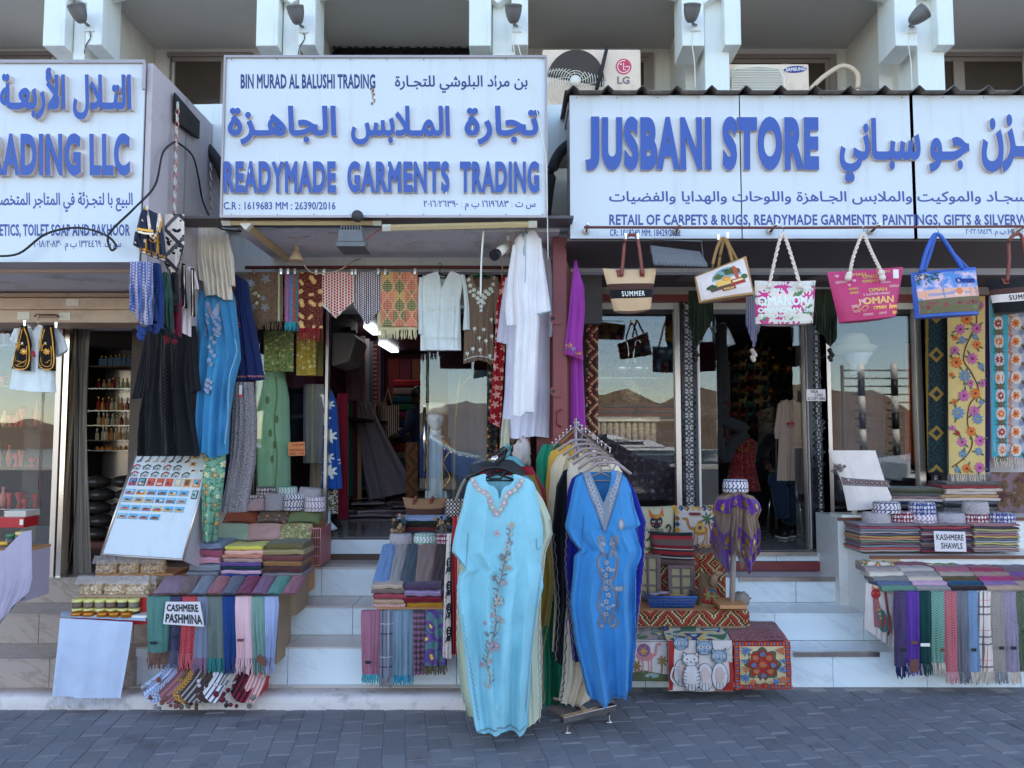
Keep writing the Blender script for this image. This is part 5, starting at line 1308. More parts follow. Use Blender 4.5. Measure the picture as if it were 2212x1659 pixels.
q=M(); q.tube([P(u,v,4.58)for u,v in spline([(1095,703),(1105,704),(1113,702)],3)],.004,5); q.tube([P(u,v,4.575)for u,v in((1151,680),(1170,677),(1190,671))],.004,5); q.build('cuff_piping',TRB,root)
F_PU=fabric('magenta_purple_cloth','8a3ca8')
root=thing('purple_dress','purple dress with embroidered cuff hanging beside the maroon steel gate','dress',P(1245,930,4.8))
slab([(560,1240,1246),(640,1236,1256),(760,1233,1258),(935,1232,1266)],565,935,4.82,.06,F_PU,nx=18,ny=40,fa=.03,parent=root,name='body')
o,sf_,_=slab([(572,1240,1247),(620,1234,1262),(670,1229,1264),(740,1221,1258),(776,1220,1260)],575,[(0,765),(1,778)],4.72,.05,F_PU,nx=18,ny=30,fa=.02,parent=root,name='sleeve')
d=Draw(sf_); d.h=.003; d.flower(1228,747,7,plain('thread_gold','d0a85c',.8),PM,6); d.flower(1238,755,5,PB,PM,6); d.flower(1252,764,5,plain('thread_orange','b86848',.8),PM,5); d.leaf(1222,752,10,4,.8,PGn); d.leaf(1240,762,9,3,.4,PGn)
d.line([(1219,763),(1240,770),(1260,777)],4,plain('thread_magenta','8c3070',.8)); d.build('embroidery',root)
KIL=['6e1f24','2b2f34','b8a890','8c3a34','3c4c44','1e2024']
hang(1266,1292,640,940,5.5,fabric('zigzag_kilim',p_kilim(KIL,.16)),'red, cream and black zigzag kilim hanging between the purple dress and the window','rug','kilim_runner',fa=.006,thick=.02,ny=40)
CLG='scarves bunched on the partition beside the left sign'
F_NV=fabric('navy_satin',lambda u,v,vec:cm(flower(comb(u,v),15,2,.12,.2)[0],'1d2440','c0b4a8'),rough=.5); GDT=plain('gold_braid','b8923c',.4,metal=.5); SLT=plain('silver_braid','c4c0b8',.4,metal=.5)
YP=4.02
root=thing('blouse','navy blouse with gold and silver braid clipped at the corner of the left sign','blouse',P(325,560,YP))
o,sf_,_=slab([(445,314,332),(470,306,345),(520,305,356),(565,303,360)],[(0,446),(1,462)],[(0,545),(1,567)],YP,.05,F_NV,nx=26,ny=26,fa=.02,seed=2,parent=root,name='body')
slab([(452,308,318),(490,296,318),(508,298,332)],455,[(0,500),(1,508)],YP-.03,.04,F_NV,nx=12,ny=16,fa=.012,parent=root,name='sleeve')
slab([(500,293,306),(535,288,308)],502,[(0,530),(1,540)],YP+.03,.04,F_NV,nx=10,ny=12,fa=.01,parent=root,name='sleeve')
d=Draw(sf_); d.h=.004
d.curve([(305,538),(320,543),(340,551),(358,556)],5,GDT); d.curve([(305,544),(320,549),(340,557),(358,563)],4,SLT)
d.curve([(322,448),(328,480),(334,515),(342,515),(346,480),(345,462)],4.5,SLT); d.curve([(318,450),(324,482),(331,522),(346,520),(350,470)],2.5,GDT); d.line([(345,470),(346,550)],2.5,GDT); d.line([(322,520),(324,545)],2.5,GDT); d.build('braid',root)
d=Draw(lambda x,y:(P(x,y,YP-.075),V(0,-1,0))); d.curve([(297,494),(312,497),(331,499)],5,GDT); d.curve([(298,500),(312,504),(332,505)],4,SLT); d.build('cuff_braid',root)
F_KW=fabric('white_leaf_keffiyeh',lambda u,v,vec:cm((ab(fr((u+v)/.16)-.5)<.09),cm((ab(fr((u-v)/.16)-.5)<.09),cm(flower(vec,26,2,.4,.9)[0]*(noi(vec,9)<.52),'c6ccd4','1c1e24'),'55585f'),'3c3e46'))
kef('white keffiyeh with black leaf and diagonal band pattern on the partition',356,398,463,560,530,(378,606),F_KW,4.27,None,BLACK,group=CLG)
kef('blue checked keffiyeh hanging in a bunched fold beside the left sign',281,330,566,660,700,(305,705),KBL,3.92,None,None,plain('blue_pompom','1d3478',.9),CLG,fa=.05)
for lab,u0,u1,v0,v1,h,Y,tc in(('plain royal blue',326,354,570,705,'1c3470',4.05,'1c3470'),('dark green patterned',346,374,590,712,'1f3a3a',4.15,'0e1a1a'),('deep maroon',366,392,600,722,'5c1230',4.28,'5c1220'),('black tasselled',371,386,590,650,'15161c',4.22,'15161c')):
 mt=fabric('cluster_'+lab.replace(' ','_'),p_kef(h,h if 'green' not in lab else '2e4c44',.012))
 o,_,fn=cloth('scarf',lab+' scarf hanging in the bunch on the partition below the navy blouse','scarf',Y,[(v0,(u0+u1)/2-5,(u0+u1)/2+5),(v0+50,u0+2,u1),(v1,u0,u1)],v0,[(0,v1),(.6,v1-14),(1,v1+8)],mt,group=CLG,nx=18,ny=22,fa=.04,thick=.06,seed=u0)
 q=M(); rr=random.Random(u0)
 for k in range(12):q.sphere(fn(rr.uniform(.1,.9),1)+V(0,-.02,-rr.uniform(0,.06)),.016,6)
 q.build('tassel',plain('tassel_'+tc,tc,.95),o)
root=thing('vest_set','black vest with silver braid over a white shirt on the partition','vest',P(408,728,4.5))
slab([(575,400,415),(600,392,424),(660,396,414),(728,393,413)],578,[(0,718),(1,728)],4.52,.05,fabric('white_shirt_cloth','c4cade'),nx=16,ny=24,fa=.02,parent=root,name='shirt'); slab([(585,414,422),(622,414,430)],587,625,4.52,.03,fabric('white_shirt_cloth','c4cade'),nx=8,ny=8,fa=.01,parent=root,name='sleeve')
F_BLK=fabric('black_velvet','17161b',sheen=.3)
for r_ in([(570,393,400),(620,389,402),(665,391,405)],[(580,412,419),(630,412,420),(684,413,422)]):
 o,sf_,_=slab(r_,r_[0][0],r_[-1][0],4.47,.03,F_BLK,nx=8,ny=16,fa=.006,parent=root,name='vest_front'); d=Draw(sf_); d.h=.003
 x0,x1,y0,y1_=r_[1][1]+2,r_[1][2]-1.5,r_[0][0]+4,r_[-1][0]-4; d.curve([(x0,y0),(x0,(y0+y1_)/2),(x0+1,y1_),(x1,y1_),(x1,(y0+y1_)/2),(x1-1,y0)],1.4,SLT); d.build('braid',root)
F_AB=fabric('black_abaya_cloth','14151c',rough=.75,sheen=.1)
root,sf_,fn=tunic('long black abaya with braided front bands hanging above the magnet board',F_AB,[(690,325,415),(720,318,422),(800,318,412),(900,304,420),(985,300,432)],[(0,706),(.3,694),(.7,694),(1,706)],985,4.75,[([(705,316,336),(780,303,322),(845,288,314),(862,284,308)],705,[(0,862),(1,858)]),([(705,404,424),(780,405,428),(850,410,435)],705,[(0,850),(1,842)])],700,None,0,0,0,name='abaya',cat='robe',fa=.05,ff=5,seed=31,nx=60,ny=40,thick=.12)
d=Draw(sf_); d.h=.004; ABB=plain('black_braid','24252d',.5)
for x in(360,367,377,384):
 for k in range(34):d.curve([(x-2,710+k*8),(x+2,714+k*8),(x-2,718+k*8)],1.6,ABB,3); d.h=.004
d.build('front_braid',root)
F_CT=fabric('cream_crinkle_cotton','d4d2d4',crinkle=.9)
tunic('cream crinkled tunic hanging from the chain above the blue kaftan',F_CT,[(466,432,478),(500,430,488),(560,432,492),(612,440,500),(648,444,504)],[(0,472),(.15,466),(.3,474),(.5,484),(.7,482),(.85,478),(1,490)],[(0,642),(.5,640),(.75,650),(1,648)],4.8,[([(490,428,442),(560,426,444),(612,431,446)],480,[(0,604),(1,612)]),([(510,484,494),(560,490,506),(618,500,508)],505,618)],470,None,0,0,0,fa=.04,ff=6,seed=44,nx=50,ny=40,thick=.08)
F_BK=fabric('mid_blue_kaftan_cloth','3a86c4',crinkle=.5); SILV=plain('grey_violet_thread','8c9cc4',.7)
o,sf_,fn=cloth('kaftan','long mid blue kaftan with silvery embroidery hanging below the cream tunic','kaftan',4.85,[(618,438,500),(645,430,508),(670,421,511),(728,431,517),(775,428,521),(831,428,507),(900,424,498),(985,422,494)],630,[(0,975),(.4,978),(.6,990),(1,980)],F_BK,nx=60,ny=60,fa=.045,ff=5,seed=51,thick=.12)
d=Draw(sf_); d.h=.003
d.poly([(452,655),(462,658),(468,680),(476,660),(486,652),(480,680),(470,698),(458,678)],SILV)
for x,y,a,b in((455,697,4,14),(478,705,6,16),(468,762,7,28),(461,836,7,12),(455,720,3,8),(482,722,4,8)):
 for k in range(7):d.flower(x+a*math.sin(k*2.1),y-b+2*b*k/6,a*.7,SILV,F_BK,6,rot=k)
d.curve([(515,735),(518,770),(506,820),(500,880),(494,960)],1.4,plain('pale_blue_thread','7cb4e4',.7)); d.build('embroidery',o)
F_NB=fabric('navy_cotton','1c2c64',crinkle=.4)
o,sf_,fn=cloth('dress','navy dress with rust embroidered neckline hanging beside the blue kaftan','dress',5.05,[(594,503,535),(640,503,540),(720,505,555),(830,504,574)],[(0,600),(.3,594),(1,612)],[(0,828),(.5,822),(1,820)],F_NB,nx=40,ny=40,fa=.035,ff=5,seed=61,thick=.1)
d=Draw(sf_); d.h=.003; RTT=plain('rust_thread','7c4450',.8)
for k in range(17):d.flower(512+(k>5)*(k-5)*.9+2*math.sin(k),604+k*7,4.6,RTT,RTT,5)
for k in range(16):d.curve([(508+k*4,818+k*-.2),(510+k*4,815-k*.2),(512+k*4,819-k*.2)],1.2,plain('pink_thread','a87480',.8))
d.build('embroidery',o)
F_PS=fabric('navy_paisley_print',p_paisley('a4a8b8',['2c3450','b0b4c0','3c4868'],55,'1e2438'))
o,_,_=cloth('dress','navy and grey paisley printed dress with price tag hanging below the navy dress','dress',5.0,[(826,508,548),(900,503,556),(1000,497,553),(1100,478,535)],826,1105,F_PS,nx=40,ny=40,fa=.035,ff=5,seed=66,thick=.1)
q=M(); px_box(q,516,523,832,858,4.9,4.902); q.build('price_tag',NOTEW,o); q=M(); px_box(q,516,523,852,858,4.896,4.899); q.build('tag_band',plain('tag_red','c03040',.5),o)
cloth('dress','dark navy cloth hanging between the floral skirt and the paisley dress','dress',5.1,[(980,474,505),(1100,484,512)],980,1100,F_NB,nx=20,ny=20,fa=.03,ff=5,seed=67,thick=.06)
F_GF=fabric('sage_floral_skirt',p_floral('6fa49a',['b8d0c8','a07c6c','c4d8cc'],17,5,.42,'4a7c6c'),crinkle=.3)
cloth('skirt','sage green floral skirt hanging right of the magnet board','skirt',4.9,[(975,444,490),(1040,438,484),(1120,440,474),(1170,443,468)],978,1168,F_GF,nx=36,ny=36,fa=.04,ff=5,seed=70,thick=.08)
F_MT=fabric('mint_cotton','a8e8cc',crinkle=.2); EMO=plain('olive_thread','7c9c6c',.8)
o,sf_,_=cloth('dress','mint green long dress with olive leaf embroidery just inside the left window','dress',6.0,[(800,558,615),(860,551,625),(950,550,627),(1070,552,628)],805,1065,F_MT,nx=40,ny=40,fa=.03,ff=4,seed=75,thick=.1)
d=Draw(sf_); d.h=.003
for x,y in((582,864),(588,935),(603,905),(592,990),(598,960)):d.leaf(x,y-8,18,8,1.57,EMO)
d.curve([(600,815),(603,860),(597,920),(604,980),(600,1050)],2.4,EMO); d.build('embroidery',o)
F_GK=fabric('green_leaf_print',p_floral('7a9468',['a8b890','5c7c4c','b0c0a0'],20,2,.42,'55744c'))
hang(570,634,715,803,5.75,F_GK,'sage green kurta printed with white leaves below the taupe shawl','shirt','kurta',fa=.02,thick=.04)
F_YK=fabric('mustard_print',p_emb('a09440','cfcf9c',22,5,.35))
hang(640,682,720,811,5.78,F_YK,'mustard kurta with white sprigs below the maroon shawl','shirt','kurta',fa=.02,thick=.04)
hang(668,698,700,812,6.1,fabric('pale_yellow_cloth','b4b478'),'pale yellow cloth hanging behind the mustard kurta',fa=.02,thick=.04)
hang(700,716,640,745,6.0,fabric('purple_shawl_cloth',p_stripes([(0,'4a2c5c'),(.5,'5c3c74')],.02)),'purple fringed shawl hanging at the left edge of the garment shop doorway',fr_=(10,.05,fabric('purple_shawl_cloth','4a2c5c')))
hang(655,700,830,1000,6.3,fabric('pale_galabeya',p_stripes([(0,'96a0ac'),(.47,'c8c49c'),(.56,'96a0ac')],.16)),'pale grey kaftan with cream lace front inside the left window','kaftan','kaftan',fa=.02,thick=.06)
hang(700,730,1060,1110,6.1,fabric('bw_print',p_floral('c0c4c8',['202028','3c3c48'],22,3,.4,'202028')),'black and white printed cloth below the royal blue dress',fa=.01)
root=thing('childs_outfit','white child shirt with black and gold embroidered vest hung on the shutter box','outfit',P(82,848,4.9))
F_WS=fabric('white_child_shirt','e8ecff')
o,sfw,_=slab([(700,54,100),(720,40,116),(760,34,112),(848,18,122)],[(0,708),(.25,702),(.4,706),(.5,716),(.62,706),(.78,702),(1,710)],[(0,840),(.5,846),(1,848)],4.9,.05,F_WS,nx=30,ny=30,fa=.02,ff=4,seed=80,parent=root,name='shirt',back_top=704)
slab([(706,34,48),(738,20,42)],710,[(0,732),(1,744)],4.9,.04,F_WS,nx=10,ny=10,fa=.01,parent=root,name='sleeve'); slab([(706,112,122),(730,116,140),(752,122,147)],708,[(0,772),(1,756)],4.9,.04,F_WS,nx=10,ny=10,fa=.01,parent=root,name='sleeve')
for r_ in([(704,44,58),(740,36,68),(800,24,66)],[(704,92,115),(740,84,120),(808,82,121)]):
 o,sf_,_=slab(r_,[(0,704),(1,702)],[(0,796),(1,802)],4.84,.03,F_BLK,nx=14,ny=18,fa=.006,parent=root,name='vest_front'); d=Draw(sf_); d.h=.003
 c=(r_[1][1]+r_[1][2])/2
 d.curve([(r_[0][1]+4,708),(r_[1][1]+5,740),(r_[2][1]+6,790),(r_[2][2]-5,794),(r_[1][2]-3,745),(r_[0][2]-3,708)],2.0,GDT)
 d.curve([(r_[0][1]+8,712),(r_[1][1]+9,742),(r_[2][1]+11,785),(r_[2][2]-9,789),(r_[1][2]-7,748)],1.2,GDT)
 d.flower(c+2,760,7,GDT,SLT,7); d.line([(c-12,790),(c+10,778)],1.4,GDT); d.line([(c-12,780),(c+4,784)],1.2,GDT); d.ell(c,742,2.4,2.4,SLT,8); d.curve([(c-8,760),(c-4,745),(c+3,746)],1.3,GDT); d.build('gold_braid',root)
clips([(53,704),(121,708)],4.82,root); hanger(82,703,4.88,70,CHROME,root)
q=M(); q.sphere(P(72,762,4.8),.012,6); q.sphere(P(74,768,4.8),.010,6); q.build('red_tassel',plain('tassel_crimson','a02848',.9),root)
kef('dark green checked keffiyeh at the left of the right shop doorway',1487,1541,628,700,690,(1503,752),KGR,5.6,None,None,BLACK,'keffiyehs hung over the right shop doorway',fa=.03)
kef('blue checked keffiyeh behind the floral tote',1611,1646,625,700,690,(1628,752),KBL,5.6,None,None,plain('white_tassel','c8ccd8',.9),'keffiyehs hung over the right shop doorway',fa=.03)
kef('dark green checked keffiyeh between the floral and the pink tote',1740,1808,625,680,730,(1795,752),KGR,5.6,None,None,BLACK,'keffiyehs hung over the right shop doorway',fa=.04)
# ================================================================ the two robe rails in front
def robe(label,mat,Y,rows,top,bot,back=None,sleeves=(),nx=70,ny=80,fa=.05,seed=0,name='kaftan',trim=None,thick=.09,cat='kaftan',group=None,ff=4.5,hm=None,hk=None,**k):
 root=thing(name,label,cat,P((rows[-1][1]+rows[-1][2])/2,bot if not isinstance(bot,list)else bot[0][1],Y),group)
 o,sf_,fn=slab(rows,top,bot,Y,thick,mat,nx=nx,ny=ny,fa=fa,ff=ff,seed=seed,parent=root,name='body',back_top=back,**k)
 if trim:
  d=Draw(sf_); d.h=.004
  for side in(1,2):
   L=spline([(r[side]+(3 if side==1 else-3),r[0])for r in rows[2:]],6); pts=[]
   for i,p in enumerate(L[:-1]):
    for j in range(3):t=j/3; w_=p.lerp(L[i+1],t); pts.append((w_.x+1.6*math.sin((i*3+j)*1.9),w_.y))
   d.line(pts,1.5,trim)
  d.build('scalloped_trim',root)
 for i,(r_,t_,b_)in enumerate(sleeves):
  slab(r_,t_,b_,Y-.03-.01*i,.06,mat,nx=16,ny=24,fa=.02,ff=4,seed=i+r_[0][1],parent=root,name='sleeve')
 if hm:hanger(hk[0],hk[1],Y,hk[2],hm,root,hook=12,drop=12)
 return root,sf_,fn
G2='kaftans crowded behind the front ones on the street rails'
TRM=plain('slate_trim_thread','3c4c78',.8); TRL=plain('grey_trim_thread','8c98ac',.8); TRG=plain('gold_trim_thread','9c8c5c',.8)
F_LB=fabric('light_blue_kaftan_cloth','7cc0e2',crinkle=.35,bs=.45); F_BB=fabric('bright_blue_kaftan_cloth','3884d0',crinkle=1.0,bs=.6)
F_C1=fabric('pale_mint_cream_cloth','b4c8be'); F_C2=fabric('cream_kaftan_cloth','c4c2b0'); F_OL=fabric('olive_kaftan_cloth','6e6428'); F_TG=fabric('teal_green_cloth','1c7c66')
F_YL=fabric('ochre_yellow_cloth','b89c48'); F_BL2=fabric('black_kaftan_cloth','12121a'); F_RB=fabric('royal_navy_cloth','1c2290'); F_WC=fabric('white_cream_cloth','c4c8c4'); F_DR=fabric('deep_red_cloth','7c1c2c')
robe('pale mint cream kaftan peeking out on both sides of the light blue one',F_C1,4.24,[(1045,1026,1150),(1080,1010,1174),(1120,1006,1190),(1155,1002,1194),(1190,996,1180),(1280,987,1170),(1400,986,1166),(1500,996,1170),(1560,1015,1168)],1040,[(0,1545),(.15,1562),(.5,1540),(.8,1562),(1,1548)],trim=TRL,seed=3)
robe('white cream kaftan lowest behind the light blue one',F_WC,4.33,[(1040,1050,1150),(1120,1020,1172),(1250,1010,1164),(1400,1000,1172),(1500,1000,1171)],1040,1530,trim=TRL,seed=4,group=None)
robe('olive mustard kaftan showing at the right shoulder behind the light blue one',F_OL,4.40,[(1030,1018,1155),(1060,1006,1168),(1120,990,1184),(1250,1010,1197),(1330,1012,1190),(1400,1020,1176)],1026,1350,trim=TRG,seed=5)
robe('deep red kaftan showing as a sliver behind the olive one',F_DR,4.46,[(1010,1040,1150),(1060,1030,1178),(1180,1030,1186),(1300,1030,1180)],1008,1320,seed=6)
robe('red floral robe with black elephant print left of the light blue kaftan',fabric('red_bw_print',p_stripes([(0,'8c2028'),(.3,'b8b8bc'),(.7,'202024')],.1)),4.55,[(1115,978,1010),(1200,972,1010),(1410,975,1000)],1115,1412,seed=8,nx=24,ny=30,fa=.03,thick=.06)
F_EL=fabric('camel_print_cloth',lambda u,v,vec:cm(flower(comb(u,v),30,5,.18,.9)[0],'b8bac4','8c8c94'))
root,sfe,_=robe('white cloth printed with a column of black elephants beside the middle shawls',F_EL,4.6,[(1150,966,986),(1250,960,984),(1420,956,982)],1152,1420,seed=9,nx=20,ny=30,fa=.012,thick=.04)
d=Draw(sfe); d.h=.003; IK=plain('black_print','1a1a20',.8)
for y in(1215,1265,1312,1362):
 d.ell(971,y,6.5,12,IK,14); d.ell(969,y+14,4.5,6,IK,10); d.line([(966,y+16),(963,y+24)],2.2,IK); d.line([(976,y-4),(980,y+2)],3,IK); d.line([(976,y+6),(981,y+10)],3,IK)
 for k in range(3):d.ell(971,y-6+k*6,1.6,1.6,PVCW,6)
d.build('elephant_print',root)
rowsA=[(1020,1028,1130),(1034,1014,1148),(1050,1008,1156),(1093,999,1165),(1141,985,1173),(1165,980,1173),(1191,976,1171),(1214,995,1167),(1230,1006,1169),(1240,992,1171),(1266,987,1174),(1320,992,1160),(1405,1004,1150),(1470,1010,1146),(1540,1022,1142),(1580,1028,1142)]
topA=[(0,1040),(.06,1030),(.13,1025),(.2,1023),(.245,1024),(.27,1036),(.32,1045),(.40,1050),(.455,1058),(.485,1080),(.515,1058),(.56,1050),(.64,1046),(.71,1036),(.75,1024),(.80,1023),(.87,1026),(.94,1032),(1,1042)]
root,sfA,fnA=robe('light blue kaftan with pale floral embroidery, front robe of the left rail',F_LB,4.1,rowsA,topA,[(0,1560),(.18,1572),(.4,1576),(.55,1566),(.75,1572),(.9,1576),(1,1570)],back=1028,seed=17,fa=.10,ff=2.7,ny=110,nx=100)
hanger(1074,1024,4.12,84,BLACK,root,hook=14,drop=14)
LG1=plain('silver_grey_thread','9aa4ac',.6); LG2=plain('mauve_thread','a894ac',.6); LG3=plain('dark_grey_thread','6c7c8c',.6); WT=plain('white_outline_thread','c8d4dc',.6)
d=Draw(sfA); d.h=.003
nk=[(1022,1036),(1027,1046),(1035,1056),(1046,1062),(1055,1068),(1060,1080),(1064,1094),(1073,1108),(1082,1098),(1089,1084),(1093,1070),(1102,1062),(1112,1056),(1121,1046),(1127,1036)]
d.curve(nk,9,LG1,4)
for i,(x,y)in enumerate(nk):d.flower(x,y,6.5,LG2 if i%2 else LG1,WT,5,rot=i,ln=WT)
d.build('neck_embroidery',root)
d=Draw(sfA); d.h=.003
stem=[(1056,1476),(1060,1452),(1052,1425),(1058,1395),(1066,1370),(1072,1340),(1070,1310),(1074,1280),(1082,1250),(1088,1222),(1092,1195),(1098,1165),(1104,1135)]
d.curve(stem,2.4,LG3,5)
rr=random.Random(2)
for i,(x,y)in enumerate(spline(stem,3)):
 for sgn in(-1,1):
  a=-1.57+sgn*rr.uniform(.5,1.2); d.leaf(x,y,rr.uniform(8,14),4,a,rr.choice([LG1,LG1,LG3])); d.h-=.0002
for x,y,r in((1078,1293,11),(1068,1388,12),(1082,1332,8),(1086,1200,9),(1098,1190,6),(1060,1415,7),(1052,1362,6),(1070,1245,7),(1090,1254,6),(1106,1130,7),(1056,1378,6),(1042,1430,6),(1064,1322,6),(1104,1168,5),(1074,1150,7),(1100,1222,6),(1048,1340,5)):
 d.flower(x,y,r,rr.choice([LG2,LG3,LG1]),LG3,6,rot=x,ln=WT); d.h=.0045
d.build('floral_embroidery',root)
d=Draw(sfA); d.h=.0035
pts=[]
for k in range(60):x=lerp(1033,1137,k/59); pts+=[(x,1562+(3 if k%2 else 0)-6*(k/59>.4)*(k/59<.7)),(x,1562+(0 if k%2 else 3)-6*(k/59>.4)*(k/59<.7))]
d.line(pts,1.1,LG3)
d.curve([(978,1188),(992,1205),(1006,1222),(1010,1190),(1012,1150)],1.2,LG3); d.curve([(1169,1180),(1160,1185),(1158,1160)],1.2,LG3)
for y0,y1_,a,b in((1240,1400,1166,1146),(1400,1530,1146,1134),(1320,1540,1000,1034)):
 pts=[]
 for k in range(40):t=k/39; x,y=lerp(a,b,t),lerp(y0,y1_,t); pts+=[(x+(2.5 if k%2 else 0),y),(x+(0 if k%2 else 2.5),y)]
 d.line(pts,1.0,LG3)
d.build('hem_stitching',root)
q=M(); px_box(q,1068,1073,1031,1037,4.16,4.162); q.build('size_label',PVCW,root)
robe('teal green kaftan hanging low between the two rails',F_TG,4.75,[(960,1172,1215),(990,1158,1220),(1100,1160,1230),(1300,1168,1230),(1560,1172,1228)],960,[(0,1520),(.5,1540),(1,1525)],seed=20,trim=TRG,nx=40,ny=50)
robe('ochre yellow kaftan with raised shoulder behind the cream one on the chrome rail',F_YL,4.7,[(955,1200,1265),(985,1185,1280),(1050,1178,1285),(1200,1190,1280)],[(0,975),(.3,958),(.7,962),(1,975)],1240,seed=21,nx=40,ny=40)
robe('cream kaftan with rust leaf embroidery behind the black one',F_C2,4.62,[(975,1210,1262),(1010,1190,1275),(1080,1184,1280),(1300,1198,1262),(1410,1192,1250)],[(0,985),(.25,972),(.4,985),(.55,995),(.7,985),(.85,975),(1,990)],1405,seed=22,trim=TRL,nx=40,ny=50)
robe('black kaftan with cream edging hanging behind the royal navy one',F_BL2,4.55,[(1005,1222,1290),(1050,1202,1300),(1150,1192,1300),(1300,1204,1290),(1430,1196,1250)],[(0,1018),(.3,1006),(1,1010)],[(0,1420),(.6,1448),(1,1430)],seed=23,trim=TRL,nx=40,ny=50)
robe('white kaftan with brown embroidered collar behind the bright blue one',F_WC,4.5,[(985,1235,1320),(1020,1225,1345),(1100,1225,1350),(1300,1222,1330),(1460,1214,1310),(1520,1205,1280)],[(0,1000),(.15,988),(.35,985),(.5,996),(.65,985),(.85,984),(1,1000)],[(0,1510),(.5,1520),(1,1505)],seed=24,trim=TRM,nx=40,ny=50)
robe('royal navy kaftan with gold embroidery right behind the bright blue one',F_RB,4.4,[(1020,1240,1345),(1060,1226,1372),(1130,1222,1396),(1220,1218,1392),(1330,1228,1380),(1440,1238,1370)],[(0,1034),(.1,1024),(1,1030)],[(0,1425),(.5,1450),(1,1440)],seed=25,trim=TRG,nx=50,ny=50)
rowsB=[(1015,1258,1340),(1030,1244,1352),(1060,1236,1364),(1100,1228,1372),(1134,1220,1384),(1142,1221,1372),(1165,1232,1378),(1188,1252,1386),(1200,1240,1386),(1232,1238,1374),(1253,1236,1374),(1300,1230,1374),(1383,1240,1374),(1440,1254,1368),(1500,1268,1364)]
topB=[(0,1032),(.1,1022),(.2,1018),(.24,1022),(.38,1058),(.5,1086),(.6,1056),(.72,1018),(.8,1014),(.9,1020),(1,1032)]
root,sfB,fnB=robe('bright blue kaftan with grey paisley embroidery, front robe of the right rail',F_BB,4.25,rowsB,topB,[(0,1497),(.35,1516),(.5,1512),(.75,1504),(1,1497)],back=1020,seed=33,fa=.09,ff=2.9,ny=110,nx=100)
hanger(1298,1020,4.27,70,PK,root,hook=14,drop=18)
SG=plain('steel_grey_thread','6c7c98',.6); SG2=plain('light_steel_thread','8c9cb4',.6); SG3=plain('dark_steel_thread','44547c',.6)
d=Draw(sfB); d.h=.003
d.poly([(1258,1021),(1272,1016),(1284,1046),(1302,1086),(1316,1050),(1329,1015),(1343,1020),(1330,1064),(1316,1110),(1304,1147),(1288,1108),(1270,1062)],SG)
for i,(x,y)in enumerate(spline([(1266,1026),(1278,1056),(1292,1092),(1303,1118),(1312,1092),(1324,1056),(1336,1024)],4)):d.flower(x,y,6.5,SG2,SG3,6,rot=i,ln=SG3); d.h=.0042
d.curve([(1256,1022),(1270,1064),(1288,1110),(1304,1149),(1317,1110),(1332,1062),(1345,1019)],1.3,SG3); d.build('neck_embroidery',root)
d=Draw(sfB); d.h=.003
for sx in(-1,1):
 f=lambda pts:[(1310+sx*x,y)for x,y in pts]
 d.curve(f([(4,1200),(14,1180),(20,1162),(14,1156),(8,1166),(16,1188),(20,1212),(14,1240),(6,1256),(16,1280),(19,1305),(10,1325),(4,1340),(14,1350),(20,1340),(15,1328)]),7,SG,6)
 d.curve(f([(4,1200),(14,1180),(20,1162),(14,1156),(8,1166),(16,1188),(20,1212),(14,1240),(6,1256),(16,1280),(19,1305),(10,1325),(4,1340),(14,1350),(20,1340),(15,1328)]),1.2,SG3,6)
 for(x,y)in((16,1345),(14,1168),(16,1300),(15,1225)):d.leaf(1310+sx*x,y,12,6,1.57+sx,SG2)
for k in range(9):d.flower(1310+(k%2)*4-2,1212+k*14,6,SG2,SG3,5,rot=k); d.h=.0042
d.curve([(1310,1195),(1312,1250),(1308,1330)],1.5,SG3)
for x,y,L in((1338,1130,26),(1335,1266,30)):
 if L==26:d.ell(x,y,7,13,SG,14); d.ell(x,y,4,9,SG2,12)
 else:d.ell(x,y,13,7,SG,14); d.ell(x,y,9,4,SG2,12)
d.build('paisley_embroidery',root)
d=Draw(sfB); d.h=.0035
for row in([(1223,1144),(1236,1166),(1252,1184),(1256,1150),(1258,1110)],[(1236,1262),(1232,1300),(1242,1383),(1256,1440),(1272,1496),(1300,1510),(1330,1502),(1362,1492)],[(1378,1215),(1371,1253),(1371,1300),(1371,1383)],[(1362,1062),(1374,1130),(1380,1180)]):
 L=spline(row,9); pts=[(p.x+1.8*math.sin(i*1.9),p.y+1.8*math.cos(i*1.9))for i,p in enumerate(L)]; d.line(pts,1.3,SG3)
d.build('hem_stitching',root)
CHR2=plain('rail_chrome','b4bcc8',.15,metal=1)
root=thing('clothes_rail','chrome pyramid clothes rail with ball studs standing on the pavement','clothes rail',V(xg(1245,4.5),4.5,0))
A0=P(1245,922,4.5)
M().tube([V(A0.x,4.5,.05),A0+V(0,0,.05)],.013,10).build('post',CHR2,root)
for nm,e,n_ in(('arm',P(1322,985,4.18),9),('arm',P(1182,978,4.75),8)):
 q=M(); q.tube([A0,e],.011,6,smooth=False);
 for k in range(n_):p=A0.lerp(e,(k+.5)/n_); q.tube([p,p+V(0,0,.03)],.003,5); q.sphere(p+V(0,0,.034),.007,8)
 q.build(nm,CHR2,root)
f0,f1=PZ(1213,1562,.06),PZ(1327,1534,.06)
q=M(); dd=(f1-f0).normalized(); nn=V(-dd.y,dd.x,0)*.02; q.hexa([f0-nn,f1-nn,f1-nn+V(0,0,.035),f0-nn+V(0,0,.035)],[f0+nn,f1+nn,f1+nn+V(0,0,.035),f0+nn+V(0,0,.035)]); q.build('foot_bar',CHR2,root,bevel=.003)
for p in(f0+dd*.04,f1-dd*.04):M().lathe(V(p.x,p.y,0),[(.022,0),(.022,.008),(.007,.012),(.007,.06)],12).build('levelling_foot',CHR2,root)
